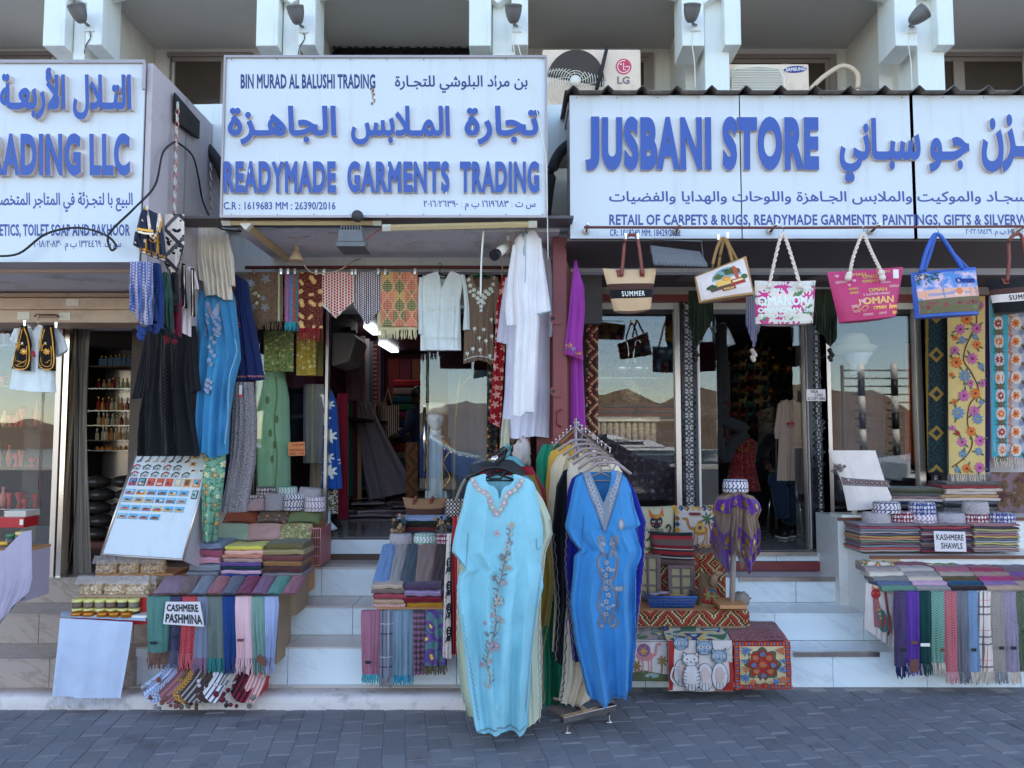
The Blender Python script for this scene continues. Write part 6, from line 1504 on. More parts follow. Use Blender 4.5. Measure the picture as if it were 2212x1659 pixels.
g0=PZ(1200,1528,.06); q=M(); q.tube([V(A0.x,4.5,.07),(f0+f1)/2+V(0,0,.015)],.016,6); q.tube([V(A0.x,4.5,.07),g0+V(0,.1,.015)],.016,6); q.build('cross_foot',CHR2,root)
q=M(); q.tube([P(1196,1532,4.6),P(1228,1540,4.5)],.03,12); tag(q.build('weight',plain('carpet_grey_block','5c5e64',.9)),'round grey weight lying on the foot of the chrome rail','weight')
for k in range(6):
 t=.12+k*.15; p=A0.lerp(P(1322,985,4.18),t)
 q=M(); q.tube([p+V(-.02,0,.018),p+V(0,0,.035),p+V(.02,0,.018),p+V(.012,0,-.03),p+V(0,0,-.06)],.0045,5); q.tube([p+V(-.13,0,-.12),p+V(-.05,0,-.06),p+V(0,0,-.055),p+V(.05,0,-.06),p+V(.13,0,-.12)],.009,6); q.tube([p+V(-.05,0,-.062),p+V(-.03,0,-.10),p+V(.03,0,-.10),p+V(.05,0,-.062)],.006,5)
 tag(q.build('hanger',PK),'grey plastic hanger on the chrome rail, '+ORD[k]+' from the apex','hanger','grey hangers on the chrome rail')
root=thing('clothes_rail','left street rail with a bunch of black hangers at head height','clothes rail',V(xg(1080,4.5),4.5,0))
B0,B1=P(1100,968,4.75),P(1066,992,4.02); q=M(); q.tube([B0,B1],.013,8); q.sphere(B1,.018,8); q.build('arm',CHR2,root); M().tube([V(xg(1092,4.6),4.6,.02),V(xg(1092,4.6),4.6,B0.z-.01)],.014,8).build('post',CHR2,root)
for k in range(9):
 t=.1+k*.1; p=B0.lerp(B1,t); sx=.6+.04*k
 q=M(); q.tube([p+V(-.02,0,.012),p+V(0,0,.03),p+V(.02,0,.012),p+V(.012,0,-.02),p+V(0,0,-.05)],.005,5); q.tube([p+V(-.17*sx,0,-.11),p+V(-.05,0,-.055),p+V(0,0,-.048),p+V(.05,0,-.055),p+V(.17*sx,0,-.11)],.011,6)
 q.tube([p+V(-.05,0,-.06),p+V(-.03,0,-.11),p+V(.03,0,-.11),p+V(.05,0,-.06)],.006,5)
 tag(q.build('hanger',BLACK if k>2 else TBC),('black' if k>2 else 'blue')+' plastic hanger, '+ORD[k]+' from the back of the bunch above the light blue kaftan','hanger',('black' if k>2 else 'blue')+' hangers on the left street rail')
crumple(P(1128,980,4.85),.07,plain('white_rope','b4b8c4',.9),'rope_bundle','white rope handles bunched behind the left street rail','rope',(.8,.8,1.3),5,.5,20,5)
q=M(); q.grid(lambda a,b:P(lerp(1086,1100,a)+10*b*(a-.9),lerp(905,1000,b),4.9)+V(0,-.03*nz(a*5,b),0),8,14,flip=True); tag(q.build('white_cloth',fabric('greenish_white_cloth','a8b4b0')),'pale cloth hanging behind the black hangers','cloth')
# ================================================================ bag rail and tote bags
q=M(); q.tube([P(1262,491,4.4),P(1730,492,4.4),P(2210,489,4.4)],.008,8)
root=tag(q.build('bag_rail',RUST),'thin rusty rail across the bottom of the store sign carrying beach bags','rail')
for u in(1266,1460,1663,1880,2195):q=M(); q.lathe(P(u,499,4.54),[(.022,0),(.018,.02),(.010,.06),(.008,.13)],12,axis=V(0,-1,.06)); q.build('rail_bracket',CHROME,root)
YB=4.4
def totebag(name,label,front,depth,mats,Y=YB,side=None,rnd=0,bulge=.02,nx=16,ny=14,uvk=None):
 """front quad TL TR BR BL in photo px; a real bag with thickness"""
 root=thing(name,label,'bag',P((front[2][0]+front[3][0])/2,max(front[2][1],front[3][1]),Y))
 tl,tr,br,bl=[P(u,v,Y)for u,v in front]; W=(tr-tl).length; H=(tl-bl).length
 def base(a,b):return lerp(lerp(tl,tr,a),lerp(bl,br,a),b)
 def fr2(a,b):
  p=base(a,b); e=max(0,1-(2*a-1)**2); t=.25+.75*min(1,b*1.4)
  cu=rnd*(e**.5-1); p=p+V(0,-depth/2*t*(e**.3),cu*(1 if b>.5 else 1)*-1*(1-2*b if b<.0 else 1)*b*1.0)
  return p
 def ff_(a,b):p=base(a,b); e=max(0,1-(2*a-1)**2)**.35; t=.2+.8*min(1,b*1.3); z=-rnd*(1-(2*a-1)**2)*(b if b>.02 else.7); return p+V(0,-depth/2*t*e-bulge*math.sin(math.pi*a)*math.sin(math.pi*b),z)
 def bb_(a,b):p=ff_(a,b); q0=base(a,b); p.y=2*q0.y-p.y; return p
 uv=lambda a,b:(a*W,-b*H)
 q=M(); q.grid(ff_,nx,ny,0,uv,flip=True); q.grid(bb_,nx,ny,0,uv); q.grid(lambda a,b:lerp(ff_(a,1),bb_(a,1),b),nx,2,min(1,len(mats)-1),uv,flip=True); q.build('body',mats,root)
 def sf_(x,y):return ff_(x,y),V(0,-1,0)
 return root,sf_,ff_,(W,H)
def handles(root,pts_l,r,mat,Y,twist=False,name='handle'):
 q=M(); L=spline(pts_l,5)
 if twist:
  P3=[P(u,v,Y)for u,v in L]
  for s_ in range(2):
   R2=[]
   for i in range(len(P3)*3-2):
    t=i/3; k=min(len(P3)-2,int(t)); p=P3[k].lerp(P3[k+1],t-k); a=i*.9+s_*math.pi; R2.append(p+V(math.cos(a)*r*.55,math.sin(a)*r*.55,0))
   q.tube(R2,r*.62,6)
 else:q.tube([P(u,v,Y)for u,v in L],r,7)
 return q.build(name,mat,root)
STRAW=fabric('natural_straw',lambda u,v,vec:cm(fr(v/.006)<.35,'bcae98','9c8c74'),wsc=500,bs=.6); LEA=plain('brown_leather','6e3a30',.5)
STRB=fabric('brown_straw',lambda u,v,vec:cm(fr(v/.006)<.35,'4a3430','36262a')); STRK=fabric('black_straw',lambda u,v,vec:cm(fr(v/.006)<.35,'1a1a20','0f0f14')); STRW=fabric('white_straw',lambda u,v,vec:cm(fr(v/.006)<.35,'c8ccd4','a4a8b0'))
def summer(front,label,hpts,body,bands,txt,ink,Y=YB,hx=(.28,.72)):
 root,sf_,ff_,(W,H)=totebag('straw_bag',label,front,.10,[body],Y,rnd=.012)
 for b0_,b1_,m2 in bands:
  q=M(); q.grid(lambda a,b:ff_(a,lerp(b0_,b1_,b))+V(0,-.0022,0),20,3,0,lambda a,b:(a*W,-b*H*.2),flip=True); q.build('band',m2,root)
 if txt:text(txt[0],lambda x,y:ff_(lerp(txt[1],txt[2],x),lerp(txt[4],txt[3],y)),root,[ink],.02,.004,name='lettering',track=.12)
 for h in hpts:handles(root,h,.010,LEA,Y-.035)
 for x in hx:
  q=M(); q.grid(lambda a,b:ff_(x-.05+.1*a,.02+.2*b)+V(0,-.006,0),3,3,flip=True); q.build('leather_patch',LEA,root)
 return root
summer([(1302,580),(1418,580),(1405,668),(1326,672)],'natural straw beach bag with brown and black bands reading SUMMER, leftmost on the bag rail',[[(1343,596),(1346,560),(1350,520),(1358,508),(1375,510),(1380,530),(1384,560),(1388,594)]],STRAW,[(.38,.52,STRB),(.52,.72,STRK)],('SUMMER',.25,.78,.56,.68),PVCW)
clips([(1352,516),(1378,516)],YB-.03,bpy.data.objects['straw_bag'])
rootb=summer([(2130,602),(2252,590),(2238,668),(2148,676)],'black straw beach bag with white band reading SUMMER at the right edge',[[(2176,608),(2180,560),(2180,520),(2200,505),(2210,520),(2216,560),(2224,600)]],STRK,[(.34,.5,STRB),(.5,.72,STRW)],('SUMMER',.25,.78,.54,.68),BLACK)
JUTE=fabric('jute',p_twill('a08a64','8a744e',.004),bs=.8); CAN=fabric('white_canvas','c4cad8')
root,sf_,ff_,_=totebag('jute_bag','white fronted jute bag with a MUSCAT street scene print, tilted on the rail',[(1500,598),(1612,553),(1630,637),(1510,655)],.12,[JUTE,JUTE])
d=Draw(sf_); d.h=.002
def cmat(h):return plain('print_'+h,h,.7,bs=0,var=.05)
d.poly([(.02,.04),(.93,.04),(.93,.95),(.02,.95)],CAN)
d.poly([(.25+.28*(1+math.cos(a)),.42-.32*math.sin(a))for a in[k*math.pi/12 for k in range(13)]],cmat('6f98ac'))
d.ell(.38,.32,.09,.09,cmat('4a5c2c'),9,pet=5,amp=.25); d.ell(.62,.26,.13,.1,cmat('3c5428'),11,pet=6,amp=.25); d.ell(.74,.3,.06,.08,cmat('5a4a30'),8)
d.poly([(.3,.44),(.6,.44),(.6,.62),(.3,.64)],cmat('c8b060')); d.ell(.5,.44,.08,.07,cmat('c08840'),10); d.poly([(.66,.2),(.7,.12),(.74,.2),(.735,.5),(.67,.5)],cmat('a04c34'))
d.poly([(.56,.52),(.82,.5),(.84,.66),(.58,.7)],cmat('8c2c28')); d.poly([(.59,.55),(.8,.53),(.81,.58),(.6,.61)],cmat('c8c8a0')); d.ell(.84,.5,.07,.07,cmat('3c5c2c'),8); d.ell(.22,.6,.09,.09,cmat('2f4a28'),9,pet=4,amp=.2)
d.poly([(.18,.64),(.56,.62),(.58,.7),(.2,.76)],cmat('4c4038')); d.poly([(.38,.7),(.62,.68),(.63,.78),(.39,.8)],cmat('7c2420')); d.build('street_scene_print',root)
text('MUSCAT',lambda x,y:ff_(lerp(.41,.6,x),lerp(.775,.715,y)),root,[cmat('d8c880')],.03,.0075,name='lettering'); text('Oman',lambda x,y:ff_(lerp(.47,.58,x),lerp(.19,.15,y)),root,[INK],.0,.0075,name='lettering')
handles(root,[(1538,582),(1546,545),(1560,514),(1572,530),(1582,565)],.009,JUTE,YB-.05); handles(root,[(1552,578),(1556,550),(1566,516),(1578,535),(1592,562)],.009,JUTE,YB+.03); clips([(1552,518),(1572,514)],YB-.03,root)
ROPE=plain('white_rope_twist','c8cad0',.9,bs=.4)
F_OM=fabric('floral_tote_cloth',lambda u,v,vec:(lambda a:cm(a[0],cm((noi(vec,14)<.42),'c4ccd4','4a7c5c'),'b0408c'))(flower(vec,9,7,.42,.7)))
root,sf_,ff_,_=totebag('floral_tote','white tote with pink flowers and OMAN lettering all over, hung by rope handles',[(1630,606),(1762,606),(1756,698),(1632,700)],.10,[F_OM],rnd=.01)
TXW=plain('print_white','dce2ec',.6,bs=0); bm_=M()
for s_,x0,x1,y0,y1_ in(('OMAN OMAN',.03,.5,.03,.12),('OMANOMAN',.55,.98,.04,.13),('OMAN',.08,.42,.2,.3),('OMAN OMAN',.5,.95,.18,.26),('OMANOMA',.02,.97,.38,.60),('OMANOMAN',.02,.72,.64,.76),('OMAN',.78,.97,.66,.76),('OMAN OMAN OMAN',.02,.7,.79,.86),('OMAN OMAN',.25,.95,.9,.96)):
 text(s_,lambda x,y:ff_(lerp(x0,x1,x),lerp(y1_,y0,y)),root,[TXW],.04,.003,bm=bm_)
bm_.build('lettering',TXW,root)
handles(root,[(1662,616),(1672,570),(1684,520),(1692,503)],.010,ROPE,YB-.05,True); handles(root,[(1692,503),(1702,530),(1716,575),(1728,616)],.010,ROPE,YB-.05,True)
for u in(1662,1728):q=M(); q.sphere(P(u,618,YB-.06),.018,8); q.build('rope_knot',ROPE,root)
PNK=plain('magenta_tote_cloth','a83070',.55,bsc=400,bs=.4); PNG=plain('foil_gold','c8a46c',.3,metal=.5,bs=0); PNP=plain('foil_pink','d8a0b8',.35,bs=0)
root,sf_,ff_,_=totebag('pink_tote','magenta tote with gold I LOVE OMAN words and rope handles',[(1786,588),(1951,577),(1935,684),(1812,697)],.13,[PNK],rnd=.006)
for mt_,L_ in((PNG,(('OMAN',.24,.48,.07,.13),('OMAN',.42,.62,.12,.2),('OMAN',.62,.8,.05,.1),('OMAN',.4,.62,.22,.29),('OMAN',.46,.74,.4,.48),('OMAN',.35,.85,.58,.72),('OMAN',.5,.72,.76,.83),('I',.3,.32,.6,.72),('love',.78,.95,.74,.84),('OMAN',.2,.32,.36,.41),('OMAN',.2,.32,.44,.49),('Hello',.85,.97,.88,.95))),(PNP,(('OMAN',.06,.2,.2,.26),('OMAN',.78,.94,.36,.42),('OMAN',.66,.8,.28,.33),('I LOVE',.38,.6,.5,.55),('OMAN',.64,.78,.5,.55),('OMAN',.34,.5,.88,.93),('OMAN',.6,.74,.88,.93),('OMAN',.18,.3,.7,.75),('LOVE',.2,.3,.8,.85)))):
 bm_=M()
 for s_,x0,x1,y0,y1_ in L_:text(s_,lambda x,y:ff_(lerp(x0,x1,x),lerp(y1_,y0,y)),root,[mt_],.04,.003,bm=bm_)
 bm_.build('lettering',mt_,root)
d=Draw(sf_); d.h=.004
for x,y,r in((.36,.64,.04),(.22,.3,.025),(.3,.22,.03),(.62,.53,.015),(.1,.1,.03),(.88,.12,.02)):
 d.poly([(x,y+r*1.3),(x-r,y),(x-r*.5,y-r),(x,y-r*.4),(x+r*.5,y-r),(x+r,y)],PNP)
d.curve([(.18,.78),(.24,.74),(.3,.8),(.36,.74),(.42,.77),(.36,.84),(.3,.8),(.24,.85),(.18,.8)],.01,PNG); d.build('heart_print',root)
q=M(); px_box(q,1930,1941,582,601,YB-.085,YB-.082); q.build('price_tag',PVCW,root)
handles(root,[(1836,592),(1842,560),(1856,520),(1865,503)],.010,ROPE,YB-.06,True); handles(root,[(1865,503),(1876,530),(1890,560),(1904,588)],.010,ROPE,YB-.06,True)
for u,v in((1834,594),(1832,600),(1904,590),(1906,600)):q=M(); q.sphere(P(u,v,YB-.08),.02,8); q.build('rope_knot',ROPE,root)
BLT=plain('bright_blue_bag','2c58c0',.5)
root,sf_,ff_,_=totebag('oman_souvenir_bag','bright blue edged bag with a printed mosque garden and the word Oman',[(1967,590),(2108,577),(2115,680),(1975,688)],.12,[BLT],bulge=.01)
d=Draw(sf_); d.h=.002
SKY,b_=new_mat('printed_sunset_sky'); setb(b_,.4); u_,v_,_=sep(coord()); n_=noi(coord(),14,4); b_.inputs['Base Color'].default_value=C('7ca0d0'); col(b_,cm(mn(mx((noi(coord(),22,4)-.45)*5,0),1),'4a80d0','c8b8d0'))
d.poly([(.04,.05),(.98,.06),(.98,.94),(.04,.94)],SKY); d.poly([(.04,.42),(.98,.42),(.98,.6),(.04,.6)],cmat('c8a498')); d.poly([(.04,.56),(.2,.5),(.4,.52),(.6,.46),(.8,.52),(.98,.5),(.98,.62),(.04,.62)],cmat('8890b8'))
d.poly([(.1,.58),(.97,.54),(.97,.64),(.1,.66)],cmat('c8a8a8')); d.ell(.64,.5,.055,.07,cmat('c07850'),12); d.poly([(.56,.52),(.72,.52),(.72,.6),(.56,.6)],cmat('d0b8b0'))
for x,y0 in((.4,.22),(.83,.42),(.94,.42),(.14,.46)):d.poly([(x-.012,.62),(x-.009,y0+.03),(x,y0),(x+.009,y0+.03),(x+.012,.62)],cmat('7c88b4' if x==.4 else 'c09c90'))
d.poly([(.04,.64),(.98,.62),(.98,.94),(.04,.94)],cmat('5c5c44')); rr=random.Random(9)
for k in range(46):y=rr.uniform(.66,.9); d.ell(rr.uniform(.08,.95),y,.02+(y-.6)*.09,.018+(y-.6)*.08,cmat(rr.choice(['6c2434','8c3040','5c1c2c','4c7c4c','7c3850'])),9); d.h=.0042
for k in range(40):d.leaf(rr.uniform(.04,.42),rr.uniform(.04,.26),.06,.02,rr.uniform(0,3),cmat('2c4434')); d.h=.0046
d.build('mosque_print',root); text('Oman',lambda x,y:ff_(lerp(.62,.92,x),lerp(.33,.2,y)),root,[cmat('1c2c8c')],.01,.0075,name='lettering')
handles(root,[(1988,588),(2000,545),(2015,512),(2026,506),(2040,520),(2060,550),(2080,582)],.011,BLT,YB-.05); handles(root,[(1996,586),(2010,545),(2022,508),(2036,515),(2056,545),(2090,580)],.011,BLT,YB+.04)
for u,v,lab in((1692,504,'floral'),(1865,504,'pink'),(2026,507,'blue edged')):tag(M().tube([P(u,v,YB-.03),P(u+1,v-8,YB),P(u,v-15,YB-.01),P(u-3,v-12,YB-.01)],.003,5).build('bag_hook',CHROME),'small wire hook holding the '+lab+' bag on the bag rail','hook','wire hooks on the bag rail')
root=thing('flood_light','flat ribbed grey flood light panel hanging left of the jute bag','floodlight',P(1465,577,4.5))
q=M(); q.hexa([P(1406,538,4.5),P(1514,552,4.5),P(1530,577,4.35),P(1412,573,4.35)][::-1],[p+V(0,.02,.03)for p in(P(1406,538,4.5),P(1514,552,4.5),P(1530,577,4.35),P(1412,573,4.35))][::-1]); q.build('housing',FL,root,bevel=.004)
q=M()
for k in range(14):a=(k+.5)/14; q.tube([lerp(P(1406,538,4.49),P(1514,552,4.49),a),lerp(P(1412,572,4.34),P(1530,576,4.34),a)],.005,4)
q.build('cooling_rib',FL,root); q=M(); q.tube([P(u,v,4.45)for u,v in((1405,548),(1404,518),(1515,521),(1520,565))],.004,5); q.build('yoke',FL,root)
for u,lab in((1545,'left'),(1720,'middle'),(1845,'right'),(2012,'far right')):
 root=thing('track_spotlight','dark cylindrical track spotlight under the charcoal soffit, '+lab+' of the row','spotlight',P(u,560,5.0)); q=M(); q.tube([P(u-16,545,5.0),P(u+14,525,4.95)],.05,14); q.build('head',LG,root); M().tube([P(u,535,5.0),P(u,515,5.0)],.012,6).build('stem',BLACK,root)
q=M(); px_box(q,1440,2110,508,514,5.0,5.03); tag(q.build('light_track',BLACK),'black light track fixed under the charcoal soffit','track')
for u,lab in((1338,'leftmost'),(1490,'second from left'),(1650,'behind the floral tote'),(1770,'rightmost')):M_q=M(); c=P(u,588,5.6); c.z=zs3-.002; M_q.lathe(P(u,590,5.3)*1+V(0,0,0),[(.0,0)],3); q=M(); q.lathe(V(c.x,P(u,588,5.6).y,zs3-.02),[(.08,0),(.10,.0),(.11,.018)],24); tag(q.build('ceiling_downlight',LG),'round recessed downlight ring in the charcoal soffit, '+lab,'downlight')
# ================================================================ goods laid out on the steps
def folded(uL,uR,vT,vB,Y,dep,mat,label,cat='shawl',group=None,parent=None,name='folded_shawl',seed=0,nx=16,n=20,sk=0,lay=3):
 a,b=P(uL,vB,Y),P(uR,vB,Y); h=P(uL,vT,Y).z-a.z; q=M(); sd=seed or(uL*.7+vT*.3)
 def fn(s_,t):
  th=-math.pi/2+2*math.pi*t+math.pi; c,s2=math.cos(th),math.sin(th)
  ex=1-.06*(abs(2*s_-1)**8)
  y=math.copysign(abs(c)**.35,c)*dep/2; z=math.copysign(abs(s2)**.6,s2)*h/2*ex
  gr=.006*math.sin(lay*math.pi*(z/h+.5)*2)*(1 if c>0 else.2)if h>.02 else 0
  p=a.lerp(b,s_); return V(p.x+sk*(dep/2-y)+nz(s_*3,z*20,sd)*.004,Y+dep/2-y-gr*1.0+nz(s_*4+sd,z*9)*.008,a.z+(b.z-a.z)*0+h/2+z+nz(s_*5,sd,y*4)*.006)
 W=(b-a).length; q.grid(fn,nx,n,0,lambda s_,t:(s_*W,t*(dep+h)*2),flip=False)
 for e in(0,nx):q.f.append(tuple(j*(nx+1)+e for j in(range(n)if e else reversed(range(n))))); q.m.append(0)
 if parent is not None:return q.build(name,mat,parent)
 return q.build(name,mat,label=label,cat=cat,group=group)
FB=fabric
def drape(uT0,uT1,uB0,uB1,vT,vB,Y0,Y1,mat,label,cat='shawl',group=None,name='draped_shawl',fr_=None,seed=0,fa=.006,nx=16,ny=16,th=.012):
 "cloth lying down a slope from the far edge (vT, Y1) to the near edge (vB, Y0)"
 q=M(); sd=seed or uT0
 def fn(a,b,o=0):
  p0=P(lerp(uT0,uT1,a),vT,Y1); p1=P(lerp(uB0,uB1,a),vB,Y0); p=p0.lerp(p1,b); e=max(0,1-(2*a-1)**2)**.4
  return p+V(0,-o*.7,o)*1+V(0,-.7,1)*(fa*nz(a*4+sd,b*3)+th*e*(1 if o==0 else 0))
 L=(P(uT0,vT,Y1)-P(uB0,vB,Y0)).length; W=(P(uB0,vB,Y0)-P(uB1,vB,Y0)).length
 q.grid(lambda a,b:fn(a,b),nx,ny,0,lambda a,b:(a*W,b*L),flip=True); q.grid(lambda a,b:fn(a,b,-.006)if 0 else fn(a,b)*1+V(0,.006,-.01*(1-(2*a-1)**8)),nx,ny,0,lambda a,b:(a*W,b*L))
 return q.build(name,mat,label=label,cat=cat,group=group)
def cap(u,v,w,h,Y,mat,label,group,tilt=0,lev=0):
 c=P(u,v,Y); r=w*Y/F/2; H=h*Y/F; q=M()
 q.lathe(c,[(r*.96,0),(r,H*.1),(r*.99,H*.42),(r*1.0,H*.47),(r*1.0,H*.52),(r*.98,H*.56),(r*.95,H*.9),(r*.88,H),(r*.5,H*.97),(.001,H*.95)],28,sx=1.0,sy=.82,uvw=.58,axis=V(tilt,0,1))
 return tag(q.build('embroidered_cap',mat),label,'cap',group)
def capm(name,ink,bgc='c4cce4',s=30,kind=0):
 def f(u,v,vec):
  if kind==0:m1=mx(flower(vec,s,6,.6,.3)[0],E(vor(vec,s*1.3,.2,'DISTANCE_TO_EDGE').outputs['Distance'])<.13)
  elif kind==1:w_=noi(vec,s*.5,1)*.03; m1=mx(fr((u+w_)/.03+ab(fr(v/.03)-.5))<.35,ab(fr(v/.048)-.5)<.06)
  else:m1=fr(E(vor(vec,s,.25).outputs['Distance'])*5)<.45
  return cm(m1,bgc,ink)
 return fabric(name,f,rough=.8)
CAPS=[capm('cap_dark_%d'%i,h,kind=i%3)for i,h in enumerate(['5c5058','4c9c8c','20264c','6c2434','2c3c6c','241c28','3c4c8c','807098','8c4050','2c7c78'])]
GC1='embroidered caps on the left display'
YW0=4.75
tl,tr,br,bl=P(295,977,5.0),P(457,979,5.0),P(395,1209,4.72),P(219,1198,4.72)
root=thing('magnet_board','leaning white board covered in rows of souvenir magnets and keyrings','board',(bl+br)/2)
nrm=(tr-tl).cross(bl-tl).normalized(); nrm=nrm if nrm.y<0 else-nrm
q=M(); q.hexa([bl,br,tr,tl],[p-nrm*.012 for p in(bl,br,tr,tl)]); q.build('panel',SIGNW,root)
q=M()
for a,b in((tl,tr),(tr,br),(br,bl),(bl,tl)):q.tube([a,b],.008,6)
q.build('frame',ALU,root)
q=M(); pr=[tr-nrm*.02,br-nrm*.02,V(br.x+.02,br.y+.25,br.z-.1),V(tr.x+.03,tr.y+.28,tr.z-.35)]; q.hexa(pr,[p+V(-.012,0,0)for p in pr]); q.build('side_panel',GREYW,root)
bf=quadmap(tl,tr,br,bl)
def bs_(x,y):return bf(x,1-y),nrm
rr=random.Random(12); mats_m={}
def pm(h):return plain('magnet_'+h,h,.4,bs=0)
def magnet(x,y,w_,h_,bgc,bits):
 d=Draw(bs_); d.h=.001; q=M(); c=[bs_(x+sx*w_/2,y+sy*h_/2)[0]for sx,sy in((-1,1),(1,1),(1,-1),(-1,-1))]; q.hexa([p+nrm*.006 for p in c],c); o=q.build('souvenir_magnet',pm(bgc)); tag(o,'%s magnet from the left in the row %s of the white board'%(ORD[min(12,int(x/.125))],['topmost','below topmost','beside the keyrings','of upright pictures','under the upright pictures','fifth','above the bottom row','at the bottom'][min(7,int(y/.085))]),'magnet','souvenir magnets on the white board')
 d=Draw(bs_); d.h=.0065
 for(a,b,e,f,col_)in bits:d.poly([(x+w_*a,y+h_*b),(x+w_*e,y+h_*b),(x+w_*e,y+h_*f),(x+w_*a,y+h_*f)],pm(col_))
 if rr.random()<.8:d.ell(x+w_*rr.uniform(-.2,.2),y+h_*.05,w_*.2,h_*.18,pm(rr.choice(['30343c','3c4c5c','9c4030','5c3c30'])),7)
 d.build('print',o)
for j in range(7):
 x=.085+j*.105
 for k,(hx,mt)in enumerate([('5c3c30',0)]):
  d=Draw(bs_); d.h=.004; m2=pm(rr.choice(['6c4438','3c3838','8c7440','4c4c54','a4a4a8'])); d.curve([(x+.02,.03),(x+.012,.075),(x-.03,.1)],.018,m2); d.line([(x-.035,.095),(x+.02,.088)],.012,m2); tag(d.build('dagger_magnet',None),ORD[j]+' curved dagger magnet in the top row of the white board','magnet','dagger magnets on the white board')
for r_,n_,y in((0,5,.145),(1,6,.215)):
 for k in range(n_):
  x=.07+k*.135; d=Draw(bs_); d.h=.004; d.curve([(x-.05,y+.01),(x,y-.015),(x+.05,y)],.014,pm(['8c3430','3c4438','2c4c34'][k%3]))
  for i in range(4):d.line([(x-.04+i*.026,y+.01),(x-.045+i*.026,y+.035)],.011,pm(['2c2c30','8c8c90'][i%2]))
  tag(d.build('keyring',None),ORD[k]+' dangling keyring in the '+['second','third'][r_]+' row of the white board','keyring','keyrings on the white board')
for k in range(3):
 for x,y in((.80,.04),(.94,.05),(.80,.115))[k:k+1]:magnet(x,y,.07,.04,'c8a878',[(-.3,-.3,.3,.2,'4c5c34')])
for x,y in((.83,.18),(.94,.18)):magnet(x,y,.09,.045,'d4d8e0',[(-.3,-.2,.3,.1,'8c4038')])
for k in range(8):magnet(.085+k*.118,.30,.09,.075,['8c2c68','3c3430','b04c30','a84430','b04c30','a0a8a0','c8a050','c88430'][k],[(-.35,-.4,.35,.38,['3c8cb8','5ca0c8','c05838','b85038','c05c3c','c8c8c0','6c5c40','58a0c8'][k]),(-.35,.1,.35,.36,['a04050','c0b8b0'][k%2])])
for r_,n_,y in((0,6,.40),(1,6,.475),(2,6,.555),(3,4,.635)):
 for k in range(n_):magnet(.095+k*.138,y,.115,.052,rr.choice(['58a0d8','4c94d0','64a8dc','d0b040']),[(-.4,-.42,.4,0,rr.choice(['7cb8e0','58a8e0'])),(-.42,.05,.42,.42,rr.choice(['b09878','a08c70','7c5c48','c0a040','a84c40'])),(-.2,-.1,.3,.2,rr.choice(['c8c8cc','8c3c34','586470']))])
magnet(.93,.41,.07,.08,'3c5030',[(-.35,-.4,.35,.38,'8cb8c8')])
RED=plain('red_crate_paint','b02c30',.5,var=.1)
def support(u0,u1,v0,v1,Y0,Y1,mat,label,name='display_box',cat='display box',pl=None):
 root=thing(name,label,cat,P((u0+u1)/2,v1,Y0)); q=M(); a,b=P(u0,v1,Y0),P(u1,v0,Y0); q.box(a.x,b.x,Y0+.01,Y1,a.z,b.z-.002); q.build('carcass',mat,root)
 q=M(); q.box(a.x-.004,b.x+.004,Y0,Y1+.002,b.z-.001,b.z+.012); q.build('top_board',pl or WOODL,root); return root
support(322,600,1292,1436,4.66,4.95,WOODW,'low wooden display box carrying the hanging pashminas')
support(360,640,1254,1330,4.9,5.2,WOODW,'wooden display box carrying the three piles of folded pashminas')
support(430,668,1176,1280,5.2,5.36,WOODL,'plywood crate step under the small caps')
support(472,672,1136,1230,5.35,5.7,WOODL,'upper crate carrying the brocade shawls and caps')
PC=plain('pink_crate_plastic','a06c7c',.5); root=thing('plastic_crate','pink plastic lattice crate at the right end of the upper shawl display','crate',P(680,1230,5.3)); q=M()
for k in range(5):
 px_box(q,670,690,1140+k*20,1143+k*20,5.3,5.31); a=P(670+k*5,1222,5.3); b=P(670+k*5,1142,5.3); q.box(a.x,a.x+.004,5.302,5.308,a.z,b.z)
q.build('lattice_side',PC,root); q=M(); a,b=P(690,1222,5.3),P(690,1140,5.3); q.box(a.x,a.x+.006,5.3,5.6,a.z,b.z); q.build('end_side',PC,root)
support(168,318,1290,1322,4.72,5.0,RED,'red topped box under the front row of frankincense bags',pl=WOODW)
support(205,372,1243,1300,4.95,5.2,WOODW,'box under the back row of frankincense bags')
support(150,316,1334,1350,4.64,4.78,RED,'red box under the spice jars',pl=PVCW)
RES,b_=new_mat('resin_lumps'); v_=coord(); vn=vor(v_,75,1,dim='3D'); rq_,_,_=sep(E(vn.outputs['Color'])); col(b_,ramp(rq_,[(0,'a49a86'),(.3,'b8ac98'),(.55,'8c8070'),(.75,'c4beb4'),(.9,'9c9490')])); b_.inputs['Roughness'].default_value=.3; bump(b_,E(vn.outputs['Distance']),.8,.006)
PLB,b_=new_mat('clear_plastic_bag_top'); setb(b_,.12,0,.8); col(b_,'b4b8c4'); b_.inputs['Alpha'].default_value=.45; bump(b_,noi(coord(),30,3),.6,.01)
